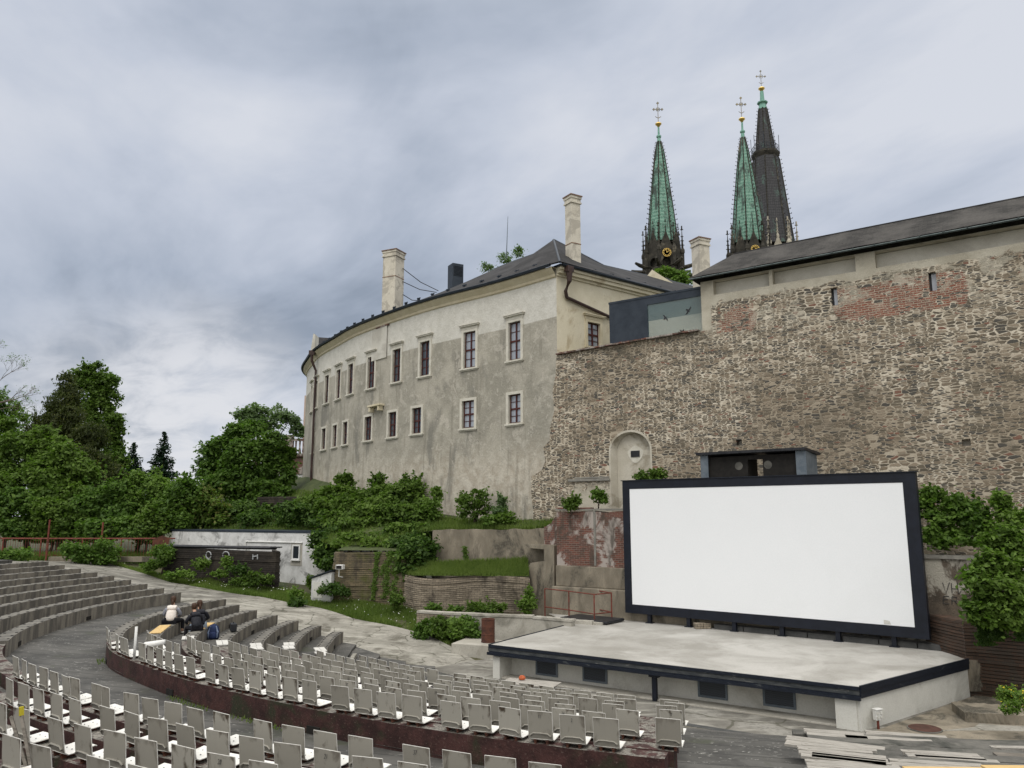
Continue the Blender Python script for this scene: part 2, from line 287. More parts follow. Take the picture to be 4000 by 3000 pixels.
# town wall rubble
def m_rubble(plaster=True):
    m,g,b,out=newmat('rubble_masonry' if plaster else 'rubble_plain'); v=coords(g,'O'); x,y,z=g.sep(v)
    nz=g.noise(v,2.2,4,out=1); w=g.vm('ADD',v,g.vm('SCALE',g.vm('SUBTRACT',nz,(.5,.5,.5)),scale=.11)); wx,wy,wz=g.sep(w)
    def vor(sx,sz,feat,off=0):
        nd=g.n('ShaderNodeTexVoronoi',feature=feat,voronoi_dimensions='2D'); nd.inputs['Scale'].default_value=1; nd.inputs['Randomness'].default_value=.8
        g.l(g.comb(g.m('MULTIPLY_ADD',wx,sx,off),g.m('MULTIPLY',wz,sz),0.0),nd.inputs['Vector']); return nd
    big=g.noise(v,.16,4,.6); patch=g.noise(v,.5,5,.6,.5)
    A,Ae=vor(3.0,8.6,'F1'),vor(3.0,8.6,'DISTANCE_TO_EDGE'); B,Be=vor(4.6,15.5,'F1',7),vor(4.6,15.5,'DISTANCE_TO_EDGE',7)
    sel=g.sst(patch,.44,.47)
    cell=g.mix(sel,A.outputs['Color'],B.outputs['Color']); edge=g.m('ADD',g.m('MULTIPLY',Ae.outputs[0],g.m('SUBTRACT',1,sel)),g.m('MULTIPLY',Be.outputs[0],sel))
    r,gg,bb=g.sep(cell)
    thr=g.m('MULTIPLY_ADD',g.noise(g.vm('MULTIPLY',v,(.6,1,1.5)),1.6,7,.78),.95,-.395); thr=g.m('MAXIMUM',thr,.02)
    stone_m=g.sst(edge,thr,g.m('ADD',thr,.06))
    stone_m=g.m('MULTIPLY',stone_m,g.sst(gg,.05,.16))
    st=g.ramp(r,[(0,(.075,.07,.06)),(.2,(.14,.118,.085)),(.4,(.20,.16,.112)),(.55,(.10,.085,.062)),(.7,(.27,.222,.163)),(.85,(.19,.152,.108)),(.96,(.19,.10,.07))],'CONSTANT')
    mo=g.mix(g.sst(g.noise(v,2.5,6,.7),.35,.65),(.42,.365,.28),(.62,.56,.455)); mo=g.mix(g.sst(big,.45,.6),mo,(.33,.28,.21))
    c=g.mix(stone_m,mo,st)
    if plaster:
        # brick repairs near the top
        br=g.n('ShaderNodeTexBrick'); g.l(brickv(g,w),br.inputs['Vector']); br.inputs['Scale'].default_value=1; br.inputs['Brick Width'].default_value=.27; br.inputs['Row Height'].default_value=.09; br.inputs['Mortar Size'].default_value=.012
        br.inputs['Color1'].default_value=(.26,.085,.05,1); br.inputs['Color2'].default_value=(.17,.065,.045,1); br.inputs['Mortar'].default_value=(.38,.32,.25,1)
        nb=g.noise(v,.9,6,.7,.6)
        def zone(x0,x1,z0,z1,s=1.0):
            a=g.m('MULTIPLY',g.sst(x,x0-s,x0+s),g.sst(x,x1+s,x1-s)); bb_=g.m('MULTIPLY',g.sst(z,z0-s,z0+s),g.sst(z,z1+s,z1-s)); return g.m('MULTIPLY',a,bb_)
        zb=g.m('MAXIMUM',zone(13.3,18.3,7.6,9.3,.4),g.m('MULTIPLY',zone(8.2,10.4,7.7,9.5,.4),.8)); zb=g.m('MAXIMUM',zb,g.m('MULTIPLY',zone(9,20,3.6,5.6,.9),.40))
        mb=g.sst(g.m('ADD',g.m('MULTIPLY',zb,.64),g.m('MULTIPLY',nb,1.1)),1.02,1.07); mb=g.m('MULTIPLY',g.m('MULTIPLY',mb,g.sst(zb,.0,.2)),g.m('MULTIPLY',.85,g.sst(r,.18,.22)))
        c=g.mix(mb,c,br.outputs[0]); 
        # smooth plaster band under the eaves
        edgez=g.m('ADD',g.m('MULTIPLY_ADD',x,.01,9.25),g.m('MULTIPLY',g.m('SUBTRACT',g.noise(v,.8,6,.7,.5),.5),1.1))
        mp=g.m('MULTIPLY',g.sst(z,edgez,g.m('ADD',edgez,.12)),g.sst(x,7.7,7.8)); mp=g.m('MAXIMUM',mp,g.m('MULTIPLY',g.m('MULTIPLY',g.sst(x,8.25,8.15),g.sst(x,7.6,7.7)),g.sst(z,8.2,8.25)))
        mp=g.m('MAXIMUM',mp,g.m('MULTIPLY',g.m('MULTIPLY',g.sst(z,7.4,9.0),g.sst(x,7.7,8.0)),g.m('MULTIPLY',g.sst(nb,.5,.58),.7)))
        # lower plaster remnants by the niche
        zl=zone(.9,2.9,-.2,1.45,.3); mp=g.m('MAXIMUM',mp,g.m('MULTIPLY',zl,g.sst(nb,.36,.46)))
        pl=g.mix(g.sst(g.noise(v,.7,6,.6,.4),.35,.65),(.36,.33,.26),(.47,.44,.36)); c=g.mix(mp,c,pl)
        hb=g.m('MULTIPLY',stone_m,g.m('SUBTRACT',1,mp))
    else: hb=stone_m
    # dark weathering and moss
    c=g.mix(g.m('MULTIPLY',g.sst(g.noise(v,.35,6,.65,.5),.56,.7),.55),c,(.075,.068,.05))
    c=g.mix(.3,c,g.ramp(g.noise(v,30,3),[(.3,.3),(.7,.78)]),'OVERLAY')
    g.l(c,b.inputs['Base Color']); b.inputs['Roughness'].default_value=.92
    bump(g,b,g.m('ADD',hb,g.m('MULTIPLY',g.noise(v,12,4),.5)),.7,.05); return m
M['rubble']=m_rubble(True); M['rubble_plain']=m_rubble(False)
# old facade render
m,g,b,out=newmat('facade_render'); v=coords(g); x,y,z=g.sep(v)
n=g.noise(v,.45,7,.65,.5); n2_=g.noise(v,2.2,6,.65,.3)
c=g.mix(g.sst(n,.38,.62),(.28,.265,.22),(.40,.375,.315)); c=g.mix(g.m('MULTIPLY',g.sst(n2_,.5,.68),.7),c,(.46,.435,.375))
low=g.sst(g.m('ADD',z,g.m('MULTIPLY',n,2.5)),5.6,3.2); c=g.mix(g.m('MULTIPLY',low,.75),c,g.mix(g.sst(n2_,.35,.62),(.40,.35,.28),(.55,.51,.43)))
st=g.noise(g.vm('MULTIPLY',v,(1,1,.35)),.5,6,.6,.4); c=g.mix(g.m('MULTIPLY',g.sst(st,.55,.66),.7),c,(.16,.155,.135))
dr=g.noise(g.vm('MULTIPLY',v,(1,1,.07)),2.6,4,.6); c=g.mix(g.m('MULTIPLY',g.sst(dr,.58,.68),.4),c,(.19,.175,.14)); fl_=g.noise(v,1.1,7,.75,.8); c=g.mix(g.m('MULTIPLY',g.sst(fl_,.585,.60),.55),c,(.50,.465,.40)); ck=g.n('ShaderNodeTexVoronoi',feature='DISTANCE_TO_EDGE'); ck.inputs['Scale'].default_value=.35; g.l(g.vm('ADD',v,g.vm('SCALE',g.noise(v,.9,6,.7,out=1),scale=2.2)),ck.inputs['Vector']); c=g.mix(g.m('MULTIPLY',g.m('MULTIPLY',g.sst(ck.outputs[0],.012,.003),g.sst(n2_,.5,.6)),.6),c,(.13,.12,.10))
edgez=g.m('ADD',10.05,g.m('MULTIPLY',g.m('SUBTRACT',n,.5),.15)); up=g.sst(z,edgez,g.m('ADD',edgez,.05)); c=g.mix(up,c,g.mix(g.sst(n2_,.35,.65),(.52,.505,.45),(.60,.585,.53)))
c=g.mix(.25,c,g.ramp(g.noise(v,12,4),[(.3,.35),(.7,.72)]),'OVERLAY')
g.l(c,b.inputs['Base Color']); b.inputs['Roughness'].default_value=.9; bump(g,b,g.m('ADD',n2_,g.noise(v,9,4)),.5,.04); M['facade']=m
# spire tiles
def m_spire(name,a,b_,d,thr):
    m,g,b,out=newmat(name); v=coords(g,'O'); x,y,z=g.sep(v); ang=g.m('ARCTAN2',y,x)
    w=g.n('ShaderNodeTexChecker'); w.inputs['Scale'].default_value=1; uu=g.m('MULTIPLY',ang,9); zz=g.m('MULTIPLY',z,1.6)
    g.l(g.comb(g.m('ADD',uu,zz),g.m('SUBTRACT',uu,zz),0.5),w.inputs[0]); w.inputs[1].default_value=(*a,1); w.inputs[2].default_value=(*b_,1)
    n=g.noise(g.vm('MULTIPLY',v,(1,1,.35)),.7,6,.65,.4); c=g.mix(g.sst(n,*thr),w.outputs[0],d); c=g.mix(g.sst(g.noise(v,4,4,.7),.52,.6),c,tuple(q*.45 for q in a))
    g.l(c,b.inputs['Base Color']); b.inputs['Roughness'].default_value=.7; return m
M['copper']=m_spire('green_copper_tiles',(.10,.24,.18),(.22,.38,.30),(.035,.05,.042),(.49,.62))
M['copper_plain']=pm('green_copper',(.16,.33,.27),(.22,.40,.33),2,bmp=.1)
M['spire_dark']=m_spire('dark_slate_tiles',(.018,.018,.021),(.045,.045,.05),(.06,.10,.085),(.55,.62))
# terrace paving: dark boards of concrete with pale flecks
m,g,b,out=newmat('terrace_paving'); v=coords(g); x,y,z=g.sep(v)
n=g.noise(v,.8,6,.6,.4); c=g.mix(g.sst(n,.35,.65),(.042,.041,.038),(.092,.089,.082))
ln=g.m('SINE',g.m('MULTIPLY',g.m('ADD',g.m('MULTIPLY',y,.93),g.m('MULTIPLY',x,.22)),11.5)); c=g.mix(g.sst(ln,.965,.995),c,(.03,.03,.028))
fl=g.noise(g.vm('MULTIPLY',v,(1,2.6,1)),2.6,3,.6); f2=g.noise(g.vm('MULTIPLY',v,(1,2.4,1)),9,3,.6); fk=g.m('MULTIPLY',g.sst(fl,.50,.60),g.sst(f2,.59,.64)); c=g.mix(g.m('MULTIPLY',fk,.8),c,(.36,.355,.33))
c=g.mix(g.sst(g.noise(v,.5,5,.6,.3),.58,.72),c,(.05,.055,.035))
g.l(c,b.inputs['Base Color']); b.inputs['Roughness'].default_value=.85; bump(g,b,g.m('SUBTRACT',g.noise(v,20,4),g.sst(ln,.965,.995)),.4,.01); M['paving']=m
# bare concrete bench with vertical stains
m,g,b,out=newmat('bench_concrete'); v=coords(g); x,y,z=g.sep(v)
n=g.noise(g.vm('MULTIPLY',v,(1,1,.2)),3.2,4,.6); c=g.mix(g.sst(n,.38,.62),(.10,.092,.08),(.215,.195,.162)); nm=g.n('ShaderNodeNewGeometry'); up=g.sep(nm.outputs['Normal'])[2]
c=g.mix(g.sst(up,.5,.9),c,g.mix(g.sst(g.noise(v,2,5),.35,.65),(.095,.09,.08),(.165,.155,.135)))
c=g.mix(.3,c,g.ramp(g.noise(v,25,4),[(.3,.3),(.7,.75)]),'OVERLAY'); g.l(c,b.inputs['Base Color']); b.inputs['Roughness'].default_value=.9; bump(g,b,g.noise(v,22,4),.4,.01); M['bench_concrete']=m
# chair shells, dirt differs from chair to chair
def m_chair(name,a,b_,dirt,amt):
    m,g,b,out=newmat(name); v=coords(g,'O'); oi=g.n('ShaderNodeObjectInfo'); r=oi.outputs['Random']; vv=g.vm('ADD',v,g.comb(g.m('MULTIPLY',r,37.0),g.m('MULTIPLY',r,11.0),0.0))
    c=g.mix(r,a,b_); x,y,z=g.sep(v); n=g.noise(g.vm('MULTIPLY',vv,(1,1,.5)),5.5,5,.65,.5)
    e=g.m('ADD',g.sst(g.m('ABSOLUTE',x),.10,.22),g.sst(z,.40,.50)); k=g.m('MULTIPLY',g.sst(g.m('ADD',n,g.m('MULTIPLY',e,.10)),.56,.76),g.m('MULTIPLY_ADD',r,amt,amt*.35),clamp=True)
    c=g.mix(k,c,dirt); g.l(c,b.inputs['Base Color']); b.inputs['Roughness'].default_value=.55; b.inputs['Specular IOR Level'].default_value=.35; return m
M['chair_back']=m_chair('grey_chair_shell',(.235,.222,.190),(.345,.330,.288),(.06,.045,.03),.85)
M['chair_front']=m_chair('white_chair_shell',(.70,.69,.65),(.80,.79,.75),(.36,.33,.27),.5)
M['chair_rim']=pm('chair_rim',(.50,.49,.46),(.62,.61,.57),8,rough=.5,bmp=0)
M['ink']=pm('stencil_ink',(.03,.03,.03),(.05,.05,.05),5,bmp=0); M['ink_red']=pm('red_stencil',(.16,.05,.02),(.2,.07,.03),5,bmp=0)
M['chalk']=pm('chalk_paint',(.28,.29,.30),(.36,.37,.38),30,(.15,.15,.15),6,(.55,.65),bmp=0)
def m_leaf(name,a,b_,tr=.42):
    m,g,b,out=newmat(name); gi=g.n('ShaderNodeNewGeometry'); r=gi.outputs['Random Per Island']; n=g.noise(gi.outputs['Position'],.45,3)
    c=g.mix(g.m('ADD',g.m('MULTIPLY',r,.6),g.m('MULTIPLY',g.sst(n,.35,.65),.4)),a,b_)
    d=g.n('ShaderNodeBsdfDiffuse'); t=g.n('ShaderNodeBsdfTranslucent'); gl=g.n('ShaderNodeBsdfGlossy'); gl.inputs['Roughness'].default_value=.5
    g.l(c,d.inputs[0]); g.l(g.mix(1.0,c,(1.0,1.25,.55),'MULTIPLY'),t.inputs[0]); mx=g.n('ShaderNodeMixShader'); mx.inputs[0].default_value=tr; g.l(d.outputs[0],mx.inputs[1]); g.l(t.outputs[0],mx.inputs[2])
    m2=g.n('ShaderNodeMixShader'); m2.inputs[0].default_value=.012; gl.inputs[0].default_value=(.8,.85,.8,1); g.l(mx.outputs[0],m2.inputs[1]); g.l(gl.outputs[0],m2.inputs[2]); g.l(m2.outputs[0],out.inputs[0]); return m
M['leaf_mid']=m_leaf('mid_green_leaves',(.052,.098,.017),(.128,.200,.036)); M['leaf_dark']=m_leaf('dark_green_leaves',(.034,.072,.016),(.085,.145,.030))
M['leaf_light']=m_leaf('light_green_leaves',(.075,.140,.024),(.160,.245,.050)); M['leaf_olive']=m_leaf('olive_conifer',(.027,.040,.012),(.078,.092,.028)); M['leaf_pale']=m_leaf('pale_leaves',(.09,.15,.06),(.18,.25,.12))
M['leaf_spruce']=m_leaf('spruce_needles',(.010,.026,.014),(.022,.045,.022)); M['leaf_maple']=m_leaf('maple_leaves',(.050,.102,.019),(.118,.198,.036))
M['leaf_yellow']=m_leaf('yellowish_leaves',(.10,.12,.03),(.17,.17,.05)); M['grass']=m_leaf('grass_blades',(.085,.14,.028),(.19,.25,.065)); M['flower_y']=m_leaf('yellow_flowers',(.5,.42,.03),(.6,.5,.05),.2); M['flower_w']=m_leaf('white_flowers',(.55,.56,.5),(.7,.7,.66),.2)
M['twig']=pm('twigs',(.09,.07,.06),(.15,.12,.1),8,bmp=0)
# ================================================================ amphitheatre geometry
def catmull(P,step):
    P=[np.array(p,float) for p in P]; P=[2*P[0]-P[1]]+P+[2*P[-1]-P[-2]]; out=[]
    for i in range(1,len(P)-2):
        n=max(2,int(np.linalg.norm(P[i+1]-P[i])/step))
        for k in range(n):
            t=k/n; out.append(.5*((2*P[i])+(-P[i-1]+P[i+1])*t+(2*P[i-1]-5*P[i]+4*P[i+1]-P[i+2])*t*t+(-P[i-1]+3*P[i]-3*P[i+1]+P[i+2])*t**3))
    out.append(P[-2]); return np.array(out)
cc=np.array([12.56,40.84]); R0=30.18
arc=[cc+R0*np.array([math.cos(a),math.sin(a)]) for a in np.radians(np.linspace(-66,-137,18))]
CUR=catmull(arc+[np.array(p) for p in((-10.85,21.7),(-11.85,23.4),(-12.8,25.6),(-13.4,28.2),(-13.6,31.1),(-13.4,33.5),(-12.8,35.8),(-11.9,39),(-10.4,44),(-8.9,49))],.25)
for _ in range(12): CUR[1:-1]=CUR[1:-1]*.5+.25*(CUR[:-2]+CUR[2:])
dC=np.gradient(CUR,axis=0); dC/=np.linalg.norm(dC,axis=1)[:,None]
NC=np.c_[dC[:,1]*-1,dC[:,0]]; 
if NC[len(NC)//3]@(cc-CUR[len(NC)//3])>0: NC=-NC       # outward
for _ in range(10): NC[1:-1]=NC[1:-1]*.5+.25*(NC[:-2]+NC[2:])
NC/=np.linalg.norm(NC,axis=1)[:,None]
TT=np.r_[0,np.cumsum(np.linalg.norm(np.diff(CUR,axis=0),axis=1))]; TMAX=TT[-1]
WTT=np.interp(TT,[0,24,38,46],[.87,.87,.92,1.0])
def Pt(t,s):
    if s<0: s=s*float(np.interp(t,TT,WTT))
    c=np.array([np.interp(t,TT,CUR[:,0]),np.interp(t,TT,CUR[:,1])]); n=np.array([np.interp(t,TT,NC[:,0]),np.interp(t,TT,NC[:,1])]); n/=np.linalg.norm(n); return c+s*n,n
def ts(p):          # (x,y) -> t,s
    p=np.array(p[:2]); rel=p-CUR; s=(rel*NC).sum(1); pr=CUR+NC*s[:,None]; tang=np.abs((rel*np.c_[-NC[:,1],NC[:,0]]).sum(1)); ok=np.where(s<-14,99,tang); i=int(np.argmin(ok)); return TT[i],(s[i]/WTT[i] if s[i]<0 else s[i])
SP=1.08; DZ=.15
def zr(k): return -3.65-DZ*k        # bench top of row k, 0 = rim, inward positive; outer rows are k<0 through zo
def zo(j): return -3.5+DZ*j
def srow(k): return -SP*k
def so(j): return 2.9+SP*j
FLOOR=-5.42
def slope(s):
    if s>2.9: return -3.93+DZ*(s-2.9)/SP
    if s>0: return -4.10+(s/2.9)*.17
    return max(FLOOR,-4.10+DZ*s/SP)
def curve_pts(t0,t1,s,n=None):
    n=n or max(2,int(abs(t1-t0)/.5)); return [Pt(t,s)[0] for t in np.linspace(t0,t1,n+1)]
def endt(pt): return ts(pt)[0]
# radial end lines: right end of the middle block, left end of the right block, left (ramp) end of every row
AL=lambda s: endt((2.35+(-s)*.235,12.4+(-s)*.97)) 
AR=lambda s: endt((2.35+2.45+(-s)*.235,12.0+(-s)*.97))
ramp_line=np.array([(-24.9,40.7),(-21.0,39.3),(-18.3,38.2),(-15.5,37.1),(-12.8,35.8),(-11.3,34.3),(-10.1,33.7),(-9.0,33.1),(-8.0,32.7),(-6.9,32.0),(-6.0,31.2),(-4.6,29.4),(-3.6,28.6),(-2.7,28.3)])
rl_s=np.array([ts(p)[1] for p in ramp_line]); rl_t=np.array([ts(p)[0] for p in ramp_line]); o_=np.argsort(rl_s)
LE=lambda s: float(np.interp(s,rl_s[o_],rl_t[o_]))
# smooth terrain outside the seating (thin plate spline through measured heights)
ctrl=[(-32,48,-2.75),(-27,48,-2.8),(-22,48.5,-2.9),(-30,60,-2.6),(-20,60,-2.3),(-40,50,-2.4),(-40,35,-1.6),(-32,38,-1.9),(-45,75,-2),(-25,85,-2),(-13.5,43.5,-3.85),(-12.7,41.5,-3.95),(-18,46,-3.5),(-22.5,46,-3.15),(-18.6,42.7,-3.62),(-14.6,40.2,-3.92),(-9.6,39.8,-4.2),(-7,37.6,-4.35),(-3.8,36.6,-4.6),(0,36,-4.9),(3,34,-5.3),(-3.3,33.6,-5.15),(-7.2,36.0,-4.75),(-11,38.6,-4.3),(-1,31,-5.47),(0,28,-5.65),(5,24,-6.2),(9,20,-6.2),(14,20,-6.1),(20,24,-5.9),(14,28,-6.2),(20,32,-6),(10,25,-6.3),(2,21,-6.1),(6,17.5,-6),(28,28,-5.0),(25,15,-4.6),(30,8,-3.5),(5,31,-5.5),(10,36,-5.6),(0,60,-5),(15,55,-5),(30,50,-5)]
for s in(-9,-7.5,-5,-2.5,0.2,2.8,6,9,12): ctrl+= [(*Pt(LE(s)+.6,s)[0],slope(s)-.03)]
for s in(-9,-6,-3,0,3,6,9,12):
    for t in np.linspace(3,LE(s)-1.5,7): ctrl.append((*Pt(t,s)[0],slope(s)-.32))
ctrl=np.array(ctrl)
def _U(r): return np.where(r>1e-9,r*r*np.log(np.maximum(r,1e-9)),0)
_n=len(ctrl); _K=_U(np.linalg.norm(ctrl[:,None,:2]-ctrl[None,:,:2],axis=2))+np.eye(_n)*.8; _P=np.c_[np.ones(_n),ctrl[:,:2]]
_sol=np.linalg.solve(np.block([[_K,_P],[_P.T,np.zeros((3,3))]]),np.r_[ctrl[:,2],0,0,0])
def terr(X,Y):
    X=np.atleast_1d(X).astype(float); Y=np.atleast_1d(Y).astype(float)
    r=np.sqrt((X[:,None]-ctrl[None,:,0])**2+(Y[:,None]-ctrl[None,:,1])**2)
    z=_U(r)@_sol[:_n]+_sol[_n]+_sol[_n+1]*X+_sol[_n+2]*Y
    d=np.maximum(0,np.hypot(X-0,Y-30)-45); f=np.exp(-d/25); z=z*f+(-3.5)*(1-f); return np.maximum(np.minimum(z,-1.5+0*z),-6.6)
def tz(x,y): return float(terr([x],[y])[0])
xs=np.concatenate([np.array([-900,-500,-250,-150,-100,-75]),np.arange(-60,46,1.0),np.array([60,80,120,200,400,900])]); ys=np.concatenate([np.array([-600,-300,-120,-60,-30]),np.arange(-14,80,1.0),np.array([95,120,160,250,500,1500])])
XX,YY=np.meshgrid(xs,ys); ZZ=terr(XX.ravel(),YY.ravel()).reshape(XX.shape)
# behind the castle and under the camera keep it low and plain
vs=np.c_[XX.ravel(),YY.ravel(),ZZ.ravel()]; nx=len(xs); fs=[(j*nx+i,j*nx+i+1,(j+1)*nx+i+1,(j+1)*nx+i) for j in range(len(ys)-1) for i in range(nx-1)]
tag(mesh('ground',vs,fs,M['soil'],smooth=True),kind='structure')
# draped sheets -------------------------------------------------
def inpoly(x,y,P):
    c=False; n=len(P)
    for i in range(n):
        x1,y1=P[i];x2,y2=P[(i+1)%n]
        if (y1>y)!=(y2>y) and x<(x2-x1)*(y-y1)/(y2-y1)+x1: c=not c
    return c
def drape(name,left,right,mt,dz,nu=40,nv=10,kind='structure',zf=None):
    L=catmull(left,.2); Rr=catmull(right,.2); a=np.linspace(0,len(L)-1,nu+1).astype(int); b_=np.linspace(0,len(Rr)-1,nu+1).astype(int); vs=[]
    for i in range(nu+1):
        for j in range(nv+1):
            p=L[a[i]]*(1-j/nv)+Rr[b_[i]]*j/nv; vs.append((p[0],p[1]))
    vs=np.array(vs); z=terr(vs[:,0],vs[:,1])+dz
    fs=[(i*(nv+1)+j,(i+1)*(nv+1)+j,(i+1)*(nv+1)+j+1,i*(nv+1)+j+1) for i in range(nu) for j in range(nv)]
    return tag(mesh(name,np.c_[vs,z],fs,mt,smooth=True),kind=kind)
far_edge=[(-36,48.6),(-28,47.8),(-22.8,46.4),(-18.6,42.9),(-14.6,40.4),(-12.7,39.7),(-11,38.9),(-8.9,37.4),(-7.2,36.2),(-5,34.9),(-3.3,33.6),(-1.9,31.4),(-.9,29.6)]
near_edge=[tuple(Pt(LE(s)-.35,s)[0]) for s in(12.5,10,8,6,4,2.5,.5,-1,-3,-5,-6.5,-8.5,-9.8)]
drape('path',far_edge[:7],near_edge[:7],M['asphalt'],.035,40,12)
drape('path',far_edge[5:],near_edge[5:],M['path_slab'],.06,40,12)
# floor before the stage
def poly(name,pts,z,mt,thick=.3,kind='structure'):
    mb=MB(); n=len(pts); mb.add([(x,y,z) for x,y in pts]+[(x,y,z-thick) for x,y in pts],[tuple(range(n)),tuple(range(2*n-1,n-1,-1))]+[(i,(i+1)%n,n+(i+1)%n,n+i) for i in range(n)]); o=mb.build(name,mt); return tag(o,kind=kind)
PSTART_=[ts(p)[0] for p in((-11.9,23.0),(-10.6,23.2),(-9.3,23.2),(-8.1,23.4),(-6.9,23.8),(-5.5,23.4),(-4.4,23.4),(-2.2,21.7))]
# terraces (stepped treads): one stepped sheet
def treads():
    mb=MB()
    def band(s0,s1,z0,z1,t0a,t1a,zb):
        n=70; A=[];B=[]
        ta=np.linspace(t0a(s0),t1a(s0),n+1); tb=np.linspace(t0a(s1),t1a(s1),n+1)
        for i in range(n+1): A.append(Pt(ta[i],s0)[0]); B.append(Pt(tb[i],s1)[0])
        vs=[(*a,z0) for a in A]+[(*b,z1) for b in B]+[(*a,zb) for a in A]; m_=n+1
        fs=[(i,i+1,m_+i+1,m_+i) for i in range(n)]+[(i,2*m_+i,2*m_+i+1,i+1) for i in range(n)]
        # end caps
        vs+= [(*B[0],zb-.2),(*B[-1],zb-.2)]; q=3*m_
        fs+=[(0,m_,q,2*m_),(n,2*m_+n,q+1,m_+n)]
        mb.add(vs,fs)
    T0=lambda s:1.0
    # s0 is the inner (lower) border of each band
    for k in range(0,10):     # tread in front of (inside) row k
        z=zr(k)-.40 if k<7 else zr(6)-.4-.09*(k-6); band(-SP*(k+1),-SP*k+.0,z,z,T0 if k<7 else (lambda s:PSTART_[6]-1.0),lambda s:LE(s)-.3,z-.9)
    band(-SP*9.4,-SP*7,FLOOR+.01,zr(6)-.41,T0,lambda s:PSTART_[6]-.9,FLOOR-.5)
    band(0,2.95,-4.10,-3.93,T0,lambda s:LE(s)-.3,-4.9)
    for j in range(0,18):
        z=zo(j)-.43+DZ; band(so(j),so(j+1),z,z,T0,lambda s:LE(min(s,13.3))-.3,z-.8)
    return mb.build('terrace_steps',M['paving'])
tag(treads(),kind='structure')
S9=-SP*9.4
floorpts=[tuple(Pt(t,S9+.05)[0]) for t in np.linspace(1,LE(S9)-.3,40)]
floorpts=floorpts+[(-1.6,30.2),(-.6,31.0),(3,30),(12,24),(24,22),(26,16)]
tag(poly('stage_floor',floorpts,FLOOR+.004,M['asphalt'],.3),kind='structure')
# ---------------------------------------------------------------- benches
ORD=['first','second','third','fourth','fifth','sixth','seventh','eighth','ninth','tenth','eleventh','twelfth','thirteenth','fourteenth','fifteenth','sixteenth','seventeenth','eighteenth','nineteenth','twentieth','twenty-first','twenty-second','twenty-third','twenty-fourth','twenty-fifth','twenty-sixth','twenty-seventh','twenty-eighth','twenty-ninth','thirtieth','thirty-first','thirty-second']
def bench(name,t0,t1,s,ztop,h,mt,label,group,notches=True,w=.42,holes=True,parent=None,jag=.0):
    mb=MB(); n=max(3,int(abs(t1-t0)/.45)); ts_=np.linspace(t0,t1,n+1); q=[];zt=[]
    for i,t in enumerate(ts_):
        o_,nn=Pt(t,s); i_=Pt(t,s-w)[0]; j1=jag*(random.random()-.5); q.append((o_+nn*j1*.6,i_,ztop+j1*.5))
    rows=[]
    for o_,i_,z in q: rows.append([(*o_,z-h-.15),(*o_,z),(*i_,z),(*i_,z-h-.15)])
    vs=[p for r in rows for p in r]; fs=[]
    for i in range(n):
        for k in range(4): fs.append((i*4+k,i*4+(k+1)%4,(i+1)*4+(k+1)%4,(i+1)*4+k))
    fs+=[(3,2,1,0),(n*4,n*4+1,n*4+2,n*4+3)]; mb.cur=0; mb.add(vs,fs)
    mb.cur=1
    if notches:
        tt=t0+.3
        while tt<t1-.2:
            for ds in (-w+.055,-.06):
                p,nn=Pt(tt,s+ds); mb.box((p[0],p[1],ztop+.004),(.11,.06,.014),rz=math.atan2(nn[1],nn[0])+math.pi/2)
            tt+=.55
    if holes:
        tt=t0+1.6
        while tt<t1-.8:
            for ds in (-w-.002,.002):
                p,nn=Pt(tt,s+ds); mb.box((p[0],p[1],ztop-h+.1),(.34,.03,.13),rz=math.atan2(nn[1],nn[0])+math.pi/2)
            tt+=5.2
    o=mb.build(name,[mt,M['dark_hole']]); return tag(o,label,'bench',group)
PSTART=PSTART_   # where painted benches with chairs begin
BEND=[PSTART[0]+1.4,PSTART[1]+1.2,PSTART[2]+.75,PSTART[3]+1.0,PSTART[4]+1.2,PSTART[5]+1.6,PSTART[6]+2.3,None]
SLATP={2:(746,2492,.7),3:(909,2508,1.0),4:(1054,2522,1.3),5:(1190,2520,1.4),6:(1335,2540,1.7)}; SLAT={}
for k_,(x_,y_,L_) in SLATP.items():
    tc_=ts(atz(x_,y_,zr(k_)+.03))[0]; SLAT[k_]=(tc_,L_,L_/(1-k_*.065))
TB=[PSTART[0]+.5,PSTART[1]+.9]+[SLAT[k_][0]-SLAT[k_][2]/2-.12 for k_ in range(2,7)]
benches_bare=[]
BS=[]
for k in range(7):
    s=srow(k); tl=LE(s-.2)-.55; tr=AL(s)
    bench('painted_bench',tr,TB[min(k,6)]-.02,s,zr(k),.42 if k else .47,M['bench_paint'],('dark red painted curved bench of the %s chair row inside the walkway'%ORD[k]) ,'painted benches in the middle block',notches=False,jag=.05)
    if k<7:
        tb=TB[k]; BS.append(tb)
        bench('concrete_bench',tb,tl,s,zr(k),.42,M['bench_concrete'],'bare grey curved concrete bench, %s inside the walkway on the left, ending at the path'%ORD[k],'bare benches inside the walkway')
for j in range(0,9):
    s=so(j); t_split=ts((-13.2,21.0))[0]+1.8+j*.2; tl=LE(s)-.45
    bench('concrete_bench',t_split,tl,s,zo(j),.45,M['bench_concrete'],'bare grey curved concrete bench, %s above the walkway on the far left'%ORD[j],'bare benches above the walkway')
for j in range(0,7):
    s=so(j); bench('painted_bench',AL(s)+.15,ts((-13.2,21.0))[0]+1.3+j*.2,s,zo(j),.45,M['bench_paint'],'dark red painted curved bench carrying the %s chair row above the walkway'%ORD[j],'painted benches above the walkway',notches=False,jag=.05)
for k in range(2,7):
    s=srow(k)
    bench('concrete_bench',3.0,AR(s),s,zr(k),.38,M['concrete_dark'],'low dark concrete bench under the boards in the right block, %s from the stage'%ORD[6-k],'dark benches of the right block',holes=False,notches=False,jag=.04)
